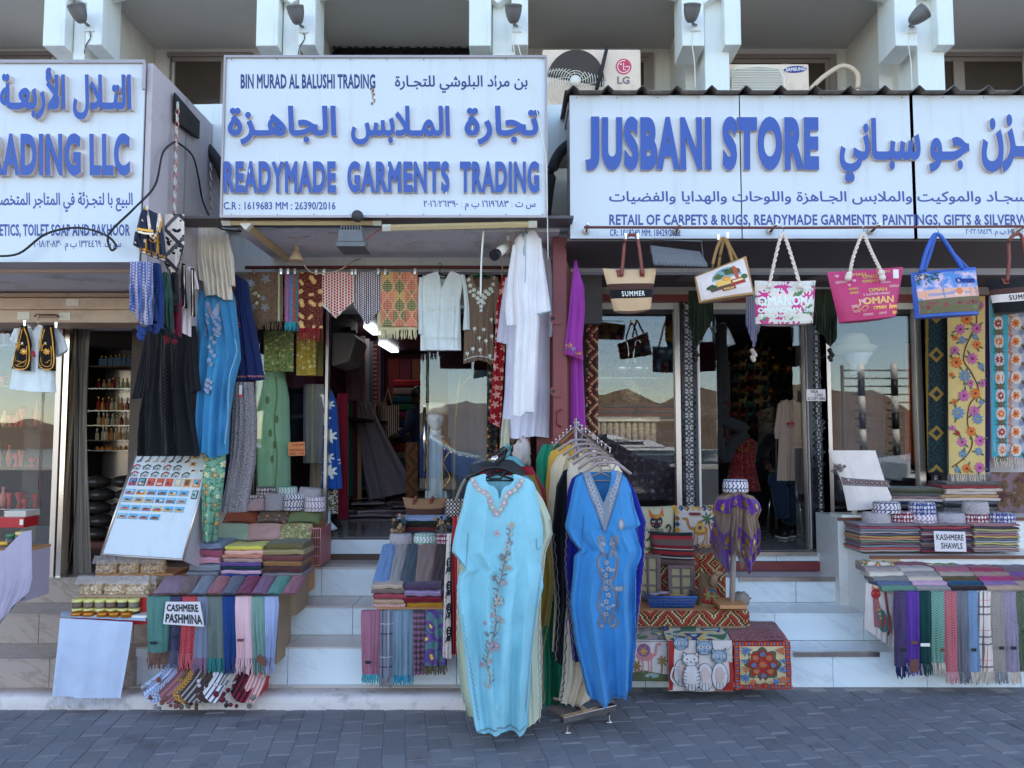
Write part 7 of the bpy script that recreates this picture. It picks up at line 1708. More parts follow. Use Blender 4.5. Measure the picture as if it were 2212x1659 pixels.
def rbag(u0,u1,v0,v1,Y,label):
 root=thing('resin_bag',label,'bag',P((u0+u1)/2,v1,Y),'clear bags of frankincense lumps'); q=M(); sd=u0+v0
 def fn(a,b,s_):
  u=lerp(u0,u1,a); v=lerp(v0+(v1-v0)*.22,v1,b); e=(max(0,1-(2*a-1)**2)**.4)*(math.sin(math.pi*min(1,b*.62+.12))**.7)
  p=P(u+2*nz(b*3,sd),v,Y); p.y-=s_*(.045*e*(1+.35*nz(a*7+sd,b*7,s_))+.004*nz(a*40,b*40,sd)); return p
 u0+=2.5; u1-=2.5; q.grid(lambda a,b:fn(a,b,1),30,24,flip=True); q.grid(lambda a,b:fn(a,b,-1),10,8); q.build('resin_lumps',RES,root)
 q=M(); q.grid(lambda a,b:P(lerp(u0-1,u1+1,a),lerp(v0-1+3*nz(a*3+sd),v0+(v1-v0)*.34,b),Y)+V(0,-.02-.03*b-.012*nz(a*8+sd,b*3),0),20,6,flip=True); q.build('bag_top',PLB,root)
for u0,u1,lab in((206,258,'left'),(256,306,'middle'),(303,362,'right')):rbag(u0,u1,1200,1244,5.0,lab+' bag of frankincense lumps in the back row below the magnet board')
for u0,u1,lab in((170,228,'left'),(224,277,'middle'),(270,328,'right'),(322,345,'narrow rightmost')):rbag(u0,u1,1243,1290,4.78+.05*(u0>300),lab+' bag of frankincense lumps in the front row above the spice jars')
LID=plain('pale_yellow_lid','c8cc88',.45); GT=plain('bronze_gold_tin','a8742c',.3,metal=.75); JG=plain('jar_glass','9c9c98',.1,spec=.9)
rr=random.Random(8)
for row,(v,Y)in enumerate(((1332,4.68),(1312,4.68))):
 for k in range(6):
  u=168+k*24.3; Y=4.70; c=P(u,v,Y); s_=Y/F; root=thing('spice_jar',('upper' if row else 'lower')+' row spice jar with pale yellow lid, number %s from the left'%['one','two','three','four','five','six'][k],'jar',c,'spice jars with pale yellow lids')
  M().lathe(c,[(10.5*s_,0),(11*s_,3*s_),(11*s_,12*s_)],18).build('contents',plain('spice_%d'%(k+6*row),['4c4440','7c7068','8c8478','3c3030','50484c','1c2434','5c544c','6c645c','7c746c','5c4c44','3c3c40','6c6c64'][k+6*row],.4,var=.7,sc=120),root); M().lathe(c+V(0,0,12*s_),[(11.6*s_,0),(11.8*s_,1*s_),(11.8*s_,6*s_),(11*s_,6.6*s_)],20).build('lid',LID,root)
for k,u in enumerate((167,192,223,248,274)):
 c=P(u,1333,4.65); s_=4.6/F; tag(M().lathe(c,[(11*s_,0),(13*s_,3*s_),(12.6*s_,6*s_),(13*s_,7*s_),(12.4*s_,11*s_),(8*s_,12.5*s_),(.001,13*s_)],22).build('round_tin',GT),ORD[k]+' golden tin from the left below the spice jars','tin','golden tins on the white cloth')
F_WCL=fabric('white_muslin','a8c2ec',crinkle=.8)
o,sf_,fn=slab([(1333,130,288),(1400,124,279),(1506,113,260)],[(0,1335),(1,1344)],[(0,1503),(1,1509)],4.57,.008,F_WCL,nx=40,ny=40,fa=.02,ff=3,seed=5,name='white_cloth',label='white muslin cloth draped over the front of the spice jar stand',cat='cloth')
fringe(fn,34,.06,F_WCL,o,.0018,kn=True)
q=M(); q.grid(lambda a,b:P(lerp(131,315,a),lerp(1322,1334+9*a,b),lerp(4.76,4.585,b))+V(0,0,.004+.003*nz(a*8,b*3)),20,6,flip=True); q.build('cloth_top',F_WCL,o)
F_LIL=fabric('quilted_lilac_cloth','9ca0c4',crinkle=.8)
cloth('cloth_cover','lilac quilted plastic cover tacked over the stand at the far left','cloth',4.5,[(1145,-30,68),(1250,-30,70),(1280,-30,62),(1400,-30,-5)],[(0,1190),(.3,1190),(.4,1190),(.8,1150),(1,1145)],[(0,1400),(.45,1360),(1,1280)],F_LIL,nx=40,ny=30,fa=.012,seed=9,thick=.02)
support(-60,56,1192,1300,4.56,4.8,F_LIL,'wooden stand under the jars at the far left')
for u,v,r,h,lc,lab in((24,1178,11,20,'2c7c5c','black jar with green lid at the far left'),(48,1190,15,40,'c0b878','glass jar of dark frankincense with pale lid at the far left'),(12,1192,16,18,'c8a83c','wide black jar with yellow lid at the far left')):
 c=P(u,v,4.7); s_=4.7/F; root=thing('spice_jar',lab,'jar',c); M().lathe(c,[(r*.9*s_,0),(r*s_,2*s_),(r*s_,h*.8*s_),(r*.9*s_,h*.85*s_)],20).build('contents',plain('jar_c%d'%u,'3c3c44',.25,var=.6,sc=90),root); M().lathe(c+V(0,0,h*.85*s_),[(r*.95*s_,0),(r*.95*s_,6*s_),(r*.9*s_,7*s_)],20).build('lid',plain('lid_'+lc,lc,.4),root)
q=M(); px_box(q,-20,52,1118,1140,4.9,5.05); o=tag(q.build('red_box',plain('glossy_red_box','a02430',.25),bevel=.003),'glossy red product box at the far left','box'); q=M(); px_box(q,42,50,1122,1134,4.896,4.899); q.build('label',PVCW,o)
q=M()
for k in range(6):px_box(q,8+k%3,56-k%2,1104+k*2.3,1105.6+k*2.3,4.95,5.1)
tag(q.build('paper_stack',PVCW),'stack of white cards lying on the red box at the far left','cards')['kind']='stuff'
GH_='pashminas hanging below the handwritten sign'
def hrow(items,v0,v1,Y,group,where,fl=.09,nm='hanging_pashmina'):
 for(u0,u1,ub0,ub1,mt,lab,fm,vb)in items:
  o,sf_,fn=slab([(v0,u0,u1),(v0+20,u0-1,u1+1),(vb or v1,ub0,ub1)],v0,vb or v1,Y,.035,mt,nx=24,ny=26,fa=.014,ff=6,seed=u0*.31,name=nm,label=lab+' '+where,cat='scarf',group=group)
  if fm:fringe(fn,max(10,int((ub1-ub0)*.7)),fl,fm,o,.0028)
  yield sf_,o
sage=FB('sage_pashmina','4c7c80'); tq=FB('twill_violet',p_paisley('3c4068',['4c5478','2c3050'],40)); rd=FB('rose_red_paisley',p_paisley('a03c4c',['b86070','8c3444'],30)); bp=FB('dusty_blue_paisley',p_paisley('5c7c9c',['7c688c','6c8cac'],36)); tg=FB('teal_grey_paisley',p_paisley('4c6c78',['5c7c84','6c6460'],34)); rb=FB('royal_pashmina','1c3c80'); pk=FB('pale_pink_pashmina','c4b0c8'); sg2=FB('sage_rose_pashmina',p_stripes([(0,'689094'),(.8,'8c6c78')],.17)); lv=FB('lavender_pashmina','8ca4d8')
L=list(hrow([(318,370,320,362,sage,'sage teal pashmina with brown fringe',FB('brown_fringe','6c5450'),1408),(368,396,368,391,tq,'indigo paisley pashmina',tq,1404),(394,427,388,423,rd,'rose red paisley pashmina',rd,1410),(427,451,418,452,bp,'dusty blue and mauve paisley pashmina',bp,None),(450,482,449,486,tg,'teal grey paisley pashmina',FB('teal_yarn','2c7c84'),None),(480,508,482,510,rb,'royal blue pashmina',rb,None),(508,545,511,548,pk,'pale pink pashmina',pk,None),(544,572,546,578,sg2,'sage pashmina with rose edge',sg2,None),(571,602,574,594,lv,'lavender blue pashmina',lv,None)],1288,1420,4.62,GH_,'in the hanging row under the CASHMERE PASHMINA sign'))
TAGB=plain('leather_tag','5c3c34',.5)
for u,v,i,mt,w_ in((331,1389,0,BLACK,16),(377,1375,1,BLACK,10),(519,1383,6,TAGB,14)):
 q=M(); px_box(q,u-w_/2,u+w_/2,v-3,v+3,4.575,4.577); q.build('woven_label',mt,L[i][1])
q=M(); q.hexa([P(u,v,4.57)for u,v in((550,1425),(562,1412),(577,1428),(573,1442))][::-1],[P(u,v,4.575)for u,v in((550,1425),(562,1412),(577,1428),(573,1442))][::-1]); q.build('paper_tag',TAGB,L[7][1])
note([(358,1300),(432,1300),(441,1354),(352,1348)],4.56,[('CASHMERE',(.05,.92,.10,.42)),('PASHMINA',(.05,.98,.52,.92))],'handwritten CASHMERE PASHMINA sign pinned on the hanging pashminas',bold=.045)
GS='folded pashminas sloping above the hanging row'
for i,(h,lab,pat)in enumerate((('8c6c84','mauve with orange swirls',1),('4c4448','dark brown paisley',1),('6c7c94','slate blue',0),('8c5c6c','dusty rose',0),('505868','slate paisley',1),('6c2850','dark magenta',0),('7c4870','plum violet',1),('4c8484','teal',0),('94505c','red and blue paisley',1))):
 u0=332+i*32.5+(0 if i else-2); w_=58 if i==0 else 34
 if i:u0+=14
 mt=FB('slope_%d'%i,p_paisley(h,[h,'5c688c','a07864'][:2+i%2],38)if pat else h); drape(u0+24,u0+w_+22,u0,u0+w_,1248,1286,4.60,4.86,mt,lab+' folded pashmina in the sloping row behind the CASHMERE PASHMINA sign',group=GS,seed=i+1,th=.016)
def pile(u0,u1,v0,v1,Y,dep,items,where,group,sk=0,jit=4,name='folded_shawl'):
 n_=len(items); h=(v1-v0)/n_; rj=random.Random(int(u0*7+v0))
 for i,(lab,mt)in enumerate(items):
  folded(u0+rj.uniform(-jit,jit)+sk*(n_-i),u1+rj.uniform(-jit,jit)+sk*(n_-i),v0+i*h-.5,v0+(i+1)*h,Y,dep,mt,('top ' if i==0 else 'bottom ' if i==n_-1 else '')+lab+' folded shawl in the '+where,group=group,name=name)
def K(*hs):return[FB('knit_'+h,h)for h in hs]
k_=lambda h:FB('knit_'+h,h)
pz=lambda h,*cs:FB('pz_'+h,p_paisley(h,list(cs),40))
pile(402,470,1172,1250,4.92,.26,[('blue grey',k_('7088b0')),('rose',k_('8c5070')),('pink lilac',k_('b890b0')),('grey blue',k_('7484a0')),('navy white print',FB('navy_white_print',p_paisley('4c5878',['a0a8bc','3c4868'],60)))],'left pile behind the sloping pashminas','piles of folded pashminas',sk=2)
pile(472,556,1180,1250,4.92,.26,[('lemon yellow',k_('c4c860')),('pale pink',k_('c8b0b4')),('peach',k_('b08478')),('taupe',k_('9c8c94')),('violet',k_('5c4c9c')),('dark teal',k_('1c3448')),('pale lilac',k_('bca4d0')),('royal blue',k_('1c3c94'))],'middle pile behind the sloping pashminas','piles of folded pashminas',sk=1.5,jit=3)
pile(562,648,1174,1250,4.92,.26,[('black gold paisley',pz('4a4c40','8c8450','2c3430')),('cream and olive',pz('8c8868','a8a480','5c5c48')),('maroon print',pz('5c3440','8c5c5c','3c2830')),('brown gold',pz('7c5c44','a08454','5c3c34')),('wine brown',pz('3c2830','6c4444','2c2028')),('blue grey paisley',pz('5c6c84','8c94a0','6c4c54'))],'right pile behind the sloping pashminas','piles of folded pashminas',sk=1.5)
for k,(u,ci)in enumerate(((488,8),(542,7),(593,2),(646,9))):cap(u,1186,46,18,5.3,CAPS[ci],['mauve','white and violet','white and navy','pale turquoise'][k]+' embroidered cap peeking out above the folded pashmina piles',GC1)
br_=[('mint brocade',pz('90b4a8','a8c4bc','84a8a0')),('rose cream brocade',pz('b8949c','c8b4b8','a08890')),('cream garden flowered',FB('garden_floral',p_floral('9c9c78',['a84434','c8c4b0','4c6c4c'],22,6,.42,'5c7450')))]
for i,(lab,mt)in enumerate(br_):drape(470+i*68,540+i*68,466+i*68,534+i*68,1134,1168,5.22,5.36,mt,lab+' shawl laid over the edge of the upper crate',group='brocade shawls over the upper crate',seed=i+4,th=.014)
br2=[('red and gold brocade',pz('8c2828','b07848','5c1c20')),('brown shawl with violet flowers',FB('brown_violet_floral',p_floral('6c5c54',['8c6c9c','a05060','7c6c94'],16,6,.42,'4c4c3c'))),('green and gold brocade',pz('3c7c5c','a08c4c','2c5c48'))]
for i,(lab,mt)in enumerate(br2):drape(492+i*68,562+i*68,482+i*68,552+i*68,1102,1134,5.38,5.58,mt,lab+' folded flat on the upper crate',group='brocades below the caps',seed=i+14,th=.03)
for k,(u,v,w_,h,ci,lab)in enumerate([(552,1102,42,26,8,'red and white lower left'),(592,1102,42,30,2,'white and navy second'),(634,1102,44,30,4,'white and deep blue third'),(680,1104,46,30,7,'lilac geometric rightmost lower'),(550,1088,40,18,0,'grey brown left middle'),(592,1086,40,20,2,'navy swirl middle'),(636,1086,44,20,4,'blue chevron middle')]):cap(u,v,w_,h,5.5,CAPS[ci],lab+' embroidered cap in the stack above the brocade shawls',GC1)
for k,(u,v,w_,h,ci,lab)in enumerate([(575,1073,42,21,0,'taupe scroll'),(621,1073,44,22,1,'teal green'),(668,1076,48,22,5,'navy and white tilted')]):cap(u,v,w_,h,5.55,CAPS[ci],lab+' embroidered cap on top of the stack above the brocade shawls',GC1,tilt=.12 if k==2 else 0)
support(334,560,1486,1503,4.62,4.8,RED,'low red box on the platform under the tasselled scarves',pl=RED)
GP='tasselled scarves fanned over the low red box'
for i,(u0,h,h2,lab,pc)in enumerate([(350,'7094cc','b0bcd8','blue and white checked','8c98a8'),(362,'5c78a8','9ca8c4','denim blue','6c7488'),(376,'6c4c58','8c6470','dusky plum','6c4440'),(386,'4c3c34','6c5848','dark brown','5c4838'),(398,'a88448','6c5430','mustard striped','7c6440'),(412,'34343c','8c8c94','black and grey','5c5450'),(424,'5c5044','3c3430','olive brown','4c4030'),(438,'2c2426','4c3c3c','near black','241c20'),(452,'c0c8d8','3c4c6c','white with dark edge','b0b4c8'),(468,'3c4450','a8acb8','slate and white','30303a'),(486,'7888b0','a8a070','blue zigzag','5c1c30'),(502,'24141c','7c1c34','black maroon','4c1020'),(520,'a85c6c','b8b8bc','rose and grey striped','6c7078')]):
 root=thing('tasselled_scarf',lab+' tasselled scarf, %s from the left in the heap on the platform'%['first','second','third','fourth','fifth','sixth','seventh','eighth','ninth','tenth','eleventh','twelfth','thirteenth'][i],'scarf',P(u0,1500,4.6),GP)
 mt=FB('pom_%d'%i,p_kef(h,h2,.016)if i%3==0 else(p_chev(h,h2,.02)if i%3==1 else p_stripes([(0,h),(.6,h2)],.02)))
 tu=u0+52; q=M(); W2=13
 def fn(a,b,u0=u0,tu=tu,i=i):
  t=b; u=lerp(tu-8,u0-20+i*3.2,t**1.8); v=lerp(1420+abs(i-4)*1.4,1490,t**1.4); Y=lerp(4.72,4.56-.01*(i%3),t); p=P(u,v,Y)
  ang=2*math.pi*a; return p+V(math.cos(ang)*.056,math.sin(ang)*.03,-math.cos(ang)*.02+math.sin(ang)*.04)
 q.grid(fn,14,16,0,lambda a,b:(a*.2,b*.3)); q.build('folded_cloth',mt,root)
 for fo in range(2):
  q=M(); q.grid(lambda a,b:fn(a*.3+.55,b)+V(.012*(fo+1),-.02*(fo+1),-.008),4,14,0,lambda a,b:(a*.08,b*.3)); q.build('fold_layer',mt,root)
 q=M(); rj=random.Random(i)
 for k in range(9):e=fn(rj.random(),1)+V(rj.uniform(-.04,.02),rj.uniform(-.04,-.0),rj.uniform(-.05,.01)); e.z=min(.12,max(e.z,.085))if e.y>YC-.01 else max(e.z,.02); q.sphere(e,rj.uniform(.011,.018),6)
 q.build('pompom',plain('pompom_'+pc,pc,.95,bs=.8),root)
# ================================================================ middle display right of the stairs
support(815,960,1317,1345,4.72,5.05,WOODW,'wooden box under the folded piles of the middle display'); support(842,975,1181,1262,5.14,5.42,WOODW,'back box under the caps of the middle display')
GM='folded shawls in the middle display'
tw=lambda a,b:FB('tw_'+a,p_twill(a,b,.008)); hb=lambda a,b,s_=.016:FB('hb_'+a,p_chev(a,b,s_))
L=list(hrow([(780,824,782,822,pz('8c5878','6c84a0','a04868'),'pink and blue paisley shawl with turquoise fringe',FB('turquoise_yarn','3aa0c0'),1455),(822,850,818,848,FB('grey_plaid',p_plaid('6c7894',[(.3,.03,'2c3448',1),(.6,.02,'a8b0c0',1)],.2)),'grey plaid shawl',FB('grey_yarn','7c8494'),1462),(849,893,847,895,pz('5c84a4','8c6c8c','4c9cb8'),'mauve paisley shawl with bright blue fringe',FB('bright_turq_yarn','2c94c0'),1458),(890,920,890,915,FB('purple_stripe',p_stripes([(0,'7c5c84'),(.5,'4c4450')],.035,1,.0)),'plum striped shawl',None,1456),(917,962,912,966,FB('teal_leaf',p_floral('4c7484',['6c4c94','5c4484'],9,2,.42,'54408c')),'teal shawl with violet leaves and olive fringe',FB('olive_yarn','5c5444'),1436)],1318,1456,4.67,'shawls hanging in the middle display','in the hanging row left of the kaftans',fl=.05,nm='hanging_shawl'))
q=M(); px_box(q,789,801,1428,1434,4.625,4.627); q.build('woven_label',BLACK,L[0][1])
pile(805,873,1262,1316,4.73,.26,[('beige',k_('aca4a0')),('taupe herringbone',hb('7c7478','686068')),('rose herringbone',hb('a04c64','8c3c54')),('beige lace',k_('a89888')),('red and white houndstooth',FB('red_hound',p_check('8c2840','c8c0c8',.016)))],'left pile of the middle display',GM,jit=4)
pile(873,952,1262,1316,4.73,.26,[('plum grey',k_('4c4060')),('lilac',k_('8c84b8')),('crimson',k_('701c34')),('mustard',k_('a07c28'))],'right pile of the middle display',GM,jit=5)
for i,(lab,mt)in enumerate([('denim blue',tw('5c80b8','6c8cc0')),('grey basket weave',tw('8c909c','5c6470')),('dark slate',tw('3c4c5c','48586c')),('taupe',k_('766c70')),('brown zigzag',hb('4c4248','2c262c',.012)),('ochre',k_('a08838'))]):
 a=[827,855,881,903,943,970,976][i]; b=[827,855,881,903,943,970,976][i+1]; a2=[804,839,863,896,931,958,968][i]; b2=[804,839,863,896,931,958,968][i+1]
 drape(a,b+1,a2,b2+1,1177,1260,4.82,5.14,mt,lab+' shawl sloping down below the caps of the middle display',group='shawls sloping below the middle caps',seed=i+30,th=.008)
for u,w_,ci,lab in((866,50,5,'black and white flowered'),(918,50,1,'teal and white leaf patterned'),(959,34,3,'maroon and white')):cap(u,1179,w_,26,5.2,CAPS[ci],lab+' cap on the middle display','caps on the middle display')
for k in range(5):folded(856+k*3,960-k*6,1118+k*7,1126+k*7,5.26,.2,[tw('8ca4d8','5c7cb8'),k_('1c2c24'),k_('241c1c'),k_('5c2428'),k_('30303c')][k],['blue and white striped','dark green','near black','dark red','slate'][k]+' crumpled scarf in the heap in front of the straw bag','scarf','scarves heaped in front of the straw bag',name='crumpled_scarf',nx=20)
q=M(); rr=random.Random(3)
for k in range(50):q.sphere(P(rr.choice([rr.uniform(848,876),rr.uniform(940,974)]),rr.uniform(1112,1148),5.22),rr.uniform(.010,.018),6,mi=rr.randrange(4))
o=q.build('pompom_heap',[plain('pompom_'+h,h,.95)for h in('5c4838','30465c','8c7c64','241c20')]); tag(o,'mixed brown and blue pompoms spilling at both ends of the scarf heap','pompoms'); o['kind']='stuff'
summer([(870,1074),(966,1074),(958,1118),(880,1118)],'tan straw bag reading SUMMER standing at the garment shop doorway',[[(893,1090),(895,1080),(900,1073)],[(930,1088),(932,1078),(936,1073)]],FB('tan_straw',lambda u,v,vec:cm(fr(v/.006)<.35,'84705a','6c5844')),[(.5,.82,STRB)],('SUMMER',.22,.72,.84,.98),PVCW,Y=5.5,hx=(.28,.66))
HT=FB('houndstooth',p_check('c0c4cc','1c2028',.026)); root,sf_,ff_,_=totebag('houndstooth_bag','black and white houndstooth bag with rope handle standing behind the kaftans',[(962,1078),(1004,1078),(1000,1118),(962,1118)],.1,[HT],Y=5.5)
handles(root,[(985,1080),(996,1052),(1010,1030),(1022,1028)],.012,HT,5.45,True)
def head(root,c,r,mat,yaw=0):
 q=M()
 def fn(a,b):
  th=math.pi*b; ph=2*math.pi*a; x,y,z=math.sin(th)*math.sin(ph),-math.sin(th)*math.cos(ph),math.cos(th)
  w_=1-.28*max(0,-z); k=1+.0
  fx=math.exp(-((x/.16)**2))*(y<0); nose=.22*fx*math.exp(-((z+.1)/.14)**2); brow=.04*(y<0)*math.exp(-((z-.15)/.1)**2); eye=-.10*(y<-.3)*math.exp(-((abs(x)-.36)/.13)**2-((z-.02)/.09)**2)
  lips=.08*math.exp(-(x/.22)**2-((z+.42)/.06)**2)*(y<0); chin=.08*math.exp(-(x/.3)**2-((z+.72)/.15)**2)*(y<0); ear=.14*math.exp(-((abs(x)-.98)/.12)**2-((z+.02)/.2)**2-((y-.05)/.15)**2)
  x2,y2=x*w_*.78*(1+ear),(y-nose-brow-eye-lips-chin)*(.95 if y<0 else 1)*(1-.1*max(0,-z)); X=x2*math.cos(yaw)-y2*math.sin(yaw); Y_=x2*math.sin(yaw)+y2*math.cos(yaw)
  return c+V(X*r,Y_*r,z*r*1.22)
 q.grid(fn,48,32,flip=False); q.tube([c+V(0,.01,-r*.7),c+V(0,.02,-r*2.1)],[r*.5,r*.62],16); return q.build('head',mat,root)
root=thing('mannequin','white mannequin in white turban and black gold edged vest behind the garment shop window','mannequin',P(942,1160,6.1))
head(root,P(941,905,6.1),.085,M_,.25); M().lathe(P(942,895,6.1),[(.098,0),(.108,.03),(.105,.07),(.085,.09),(.001,.095)],24).build('turban',fabric('turban_white','c4c8c4'),root)
slab([(935,930,960),(950,922,968),(1000,920,972),(1165,916,972)],[(0,950),(.3,938),(.7,938),(1,950)],1165,6.1,.16,fabric('mannequin_robe','a8c0d4'),nx=26,ny=24,fa=.02,seed=2,parent=root,name='robe')
for r_ in([(945,954,974),(1060,958,976)],[(945,918,927),(1060,914,926)]):
 o,s2_,_=slab(r_,945,1060,5.99,.03,F_BLK,nx=8,ny=10,fa=.004,parent=root,name='vest_front'); d=Draw(s2_); a,b=r_[0][1]+2,r_[0][2]-2; d.curve([(a,950),(b,970),(a+2,1000),(b,1030),(a,1055)],1.6,GDT); d.line([(a,948),(a,1056)],1.4,GDT); d.build('gold_braid',root)
o,s2_,_=hang(968,1052,800,1100,6.5,fabric('blue_grey_kaftan','5c7494'),'blue grey kaftan with cream lace edge behind the mannequin','kaftan','kaftan',fa=.03,thick=.08); d=Draw(s2_); d.h=.004; LC=plain('cream_lace','a8a88c',.8)
d.curve([(996,810),(990,850),(984,930),(980,1090)],5,LC); d.line([(996,835),(1030,802)],4,LC); d.build('lace',o)
root=thing('person','person in a dark blue shirt half hidden at the back of the garment shop','person',P(905,1010,9.0))
head(root,P(906,860,9.0),.095,plain('brown_skin','4c342c',.6),1.2); q=M(); q.sphere(P(907,852,9.02),.108,14,sc=(1,1,1.0)); q.build('hair',BLACK,root)
slab([(872,896,918),(895,884,926),(1010,884,926)],[(0,884),(.5,874),(1,884)],1010,9.0,.22,fabric('dark_blue_shirt','1c2c50'),nx=16,ny=12,fa=.02,parent=root,name='shirt')
q=M(); q.tube([P(888,890,8.95),P(882,925,8.85),P(862,940,8.7)],[.06,.05,.04],10); q.build('sleeve',fabric('dark_blue_shirt','1c2c50'),root)
q=M(); q.tube([P(862,940,8.7),P(852,942,8.66)],[.03,.028],8)
for k in range(5):q.tube([P(853,940+k,8.66),P(847,940+k*1.6,8.65),P(843,943+k*1.6,8.65)],.009,5)
q.build('hand',plain('brown_skin','4c342c',.6),root)
# ================================================================ cushions, frames and kilims right of the street rails
KC=['7c2c30','26302c','b87848','3c2428','2c5048','b8ac88','6e2c34','8c4030']
F_KL=fabric('kilim_carpet',p_kilim(KC,.2,.01))
def tier(u0,u1,vt,vb,Y0,Y1,vb2=None):
 q=M(); a,b=P(u0,vt,Y0),P(u1,vt,Y0); zb=P(u0,vb,Y0).z; W=b.x-a.x; D=Y1-Y0; H=a.z-zb
 def fn(s_,t):
  k=t*(D+H); x=lerp(a.x,b.x,s_)
  return V(x,Y1-k,a.z+.003*nz(s_*9,t*4))if k<D else V(x,Y0-.004-.006*nz(s_*8,t*5),a.z-(k-D))
 q.grid(fn,40,24,0,lambda s_,t:(s_*W,t*(D+H)),flip=True); return q
support(1300,1612,1322,1380,4.96,5.3,WOODW,'low box under the kilim carpet and the blue basket'); support(1340,1560,1200,1260,5.32,5.6,WOODW,'back box under the kilim carpet and cushions')
tag(tier(1300,1618,1320,1352,4.94,5.32).build('kilim_carpet',F_KL),'red, green and orange kilim carpet covering the display step under the blue basket','carpet')
tag(tier(1320,1566,1196,1320,5.30,5.6).build('kilim_carpet',F_KL),'kilim carpet hanging down the back display box behind the picture frames','carpet')
def cushion(quad,Y,th,mat,name,label,draw=None,cat='cushion',tilt=0):
 root=thing(name,label,cat,P(quad[2][0],quad[2][1],Y)); tl,tr,br,bl=[P(u,v,Y)for u,v in quad]
 def fn(a,b,s_=1):
  e=(max(0,1-(2*a-1)**2)*max(0,1-(2*b-1)**2))**.4; k=.03*(math.sin(math.pi*a)+math.sin(math.pi*b))
  p=lerp(lerp(tl,tr,a),lerp(bl,br,a),b); c=(tl+br)/2; p=p.lerp(c,k*(1-e)if 0<a<1 or 0<b<1 else 0)
  return p+V(0,-s_*th/2*e-.004*nz(a*5,b*5,Y)+tilt*b*-1,0)
 W=(tr-tl).length; H=(tl-bl).length; uv=lambda a,b:(a*W,-b*H)
 q=M(); q.grid(lambda a,b:fn(a,b),24,24,0,uv,flip=True); q.grid(lambda a,b:fn(a,b,-1),12,12,0,uv); q.build('cover',mat,root)
 if draw:d=Draw(lambda x,y:(fn(x,y),V(0,-1,0))); d.h=.003; draw(d); d.build('stitched_picture',root)
 return root,fn
c_=lambda h:plain('stitch_'+h,h,.85,bs=.5,bsc=300,var=.15)
SATN=fabric('pale_silk','a8b0a0',rough=.5); WOOLW=fabric('white_wool','b8bcc8',bs=.6)
def catcush(d):
 d.poly([(.3,.62),(.26,.98),(.72,.98),(.66,.62)],c_('54707c')); d.ell(.48,.42,.17,.2,c_('2c2c34'),16); d.poly([(.3,.3),(.28,.06),(.42,.24)],c_('b06430')); d.poly([(.56,.22),(.66,.02),(.68,.3)],c_('b06430')); d.poly([(.36,.3),(.48,.2),(.6,.3),(.48,.34)],c_('b07c30'))
 for x in(.4,.56):d.ell(x,.42,.045,.025,c_('c8ccc4'),8); d.ell(x,.42,.018,.022,c_('20242c'),6); d.ell(x-.02 if x<.5 else x+.03,.5,.03,.03,c_('b04848'),8)
 d.line([(.34,.66),(.64,.66)],.03,c_('c09040'))
 for k in range(8):d.ell(.36+.07*(k%4),.74+.1*(k//4),.012,.012,c_('20242c'),6)
 d.curve([(.88,.98),(.82,.8),(.88,.62),(.8,.52),(.74,.62)],.05,c_('2c343c'))
cushion([(1376,1094),(1458,1092),(1455,1168),(1378,1170)],5.42,.1,SATN,'cat_cushion','pale cushion embroidered with a dark cat with orange ears',catcush)
def camelcush(d):
 for k in range(28):
  t=k/7; s_=int(t); f=t-s_; x,y=[(f,.04),(.96,f),(1-f,.96),(.04,1-f)][s_]; d.ell(x,y,.06,.06,c_(['b89430','2c4c6c','7c6030','c0a44c'][k%4]),9,pet=4,amp=.2); d.h=.0034
 d.poly([(.12,.12),(.88,.12),(.88,.88),(.12,.88)],c_('b4b8c4')); TN=c_('98744c')
 d.curve([(.2,.3),(.27,.3),(.3,.42),(.36,.52),(.44,.5)],.07,TN); d.ell(.22,.29,.07,.035,TN,10); d.ell(.62,.56,.2,.13,TN,14); d.ell(.6,.42,.08,.1,TN,10)
 for a,b in((.46,.44),(.54,.56),(.74,.7),(.8,.82)):d.curve([(a,.6),(a+.01,.75),(b,.9)],.03,TN)
 d.poly([(.5,.4),(.7,.4),(.74,.6),(.48,.6)],c_('b8a040')); d.flower(.6,.5,.06,c_('2c4c8c'),c_('903030'),7); d.curve([(.92,.86),(.9,.6),(.78,.3)],.03,c_('702830'))
 for k in range(7):d.leaf(.78,.28,.17,.05,k*.9,c_('3c6448'))
 for k in range(4):d.leaf(.2,.74,.12,.04,-.4-k*.7,c_('3c6448'))
rt,fn=cushion([(1457,1093),(1545,1094),(1538,1183),(1458,1182)],5.4,.1,WOOLW,'camel_cushion','square cushion embroidered with OMAN, a camel and a palm tree inside a yellow border',camelcush)
text('OMAN',lambda x,y:fn(lerp(.32,.6,x),lerp(.2,.13,y)),rt,[c_('7c2430')],.05,.02,name='lettering')
cushion([(1404,1148),(1496,1150),(1504,1228),(1412,1222)],5.3,.1,fabric('bedouin_stripe',p_stripes([(0,'5c5054'),(.18,'2c2c34'),(.24,'a8a8b0'),(.27,'2c2c34'),(.34,'7c2430'),(.44,'2c2c34'),(.5,'a8a8b0'),(.52,'6c2430'),(.62,'5c5054'),(.8,'8c2c38'),(.9,'24242c')],.22,1)),'striped_cushion','grey, red and black woven striped cushion leaning in front of the cat cushion')
cushion([(1376,1145),(1404,1140),(1408,1200),(1380,1200)],5.36,.08,fabric('flower_cushion',p_floral('b8b4a8',['a04030','3c5c8c','c08840'],13,6)),'floral_cushion','small flowered cushion peeping out beside the bright blue kaftan')
FRM=plain('carved_grey_frame','5c5058',.5,var=.35,sc=60,bs=.6); FPL=plain('frame_backing_paper','8c8c74',.4,var=.3,sc=25)
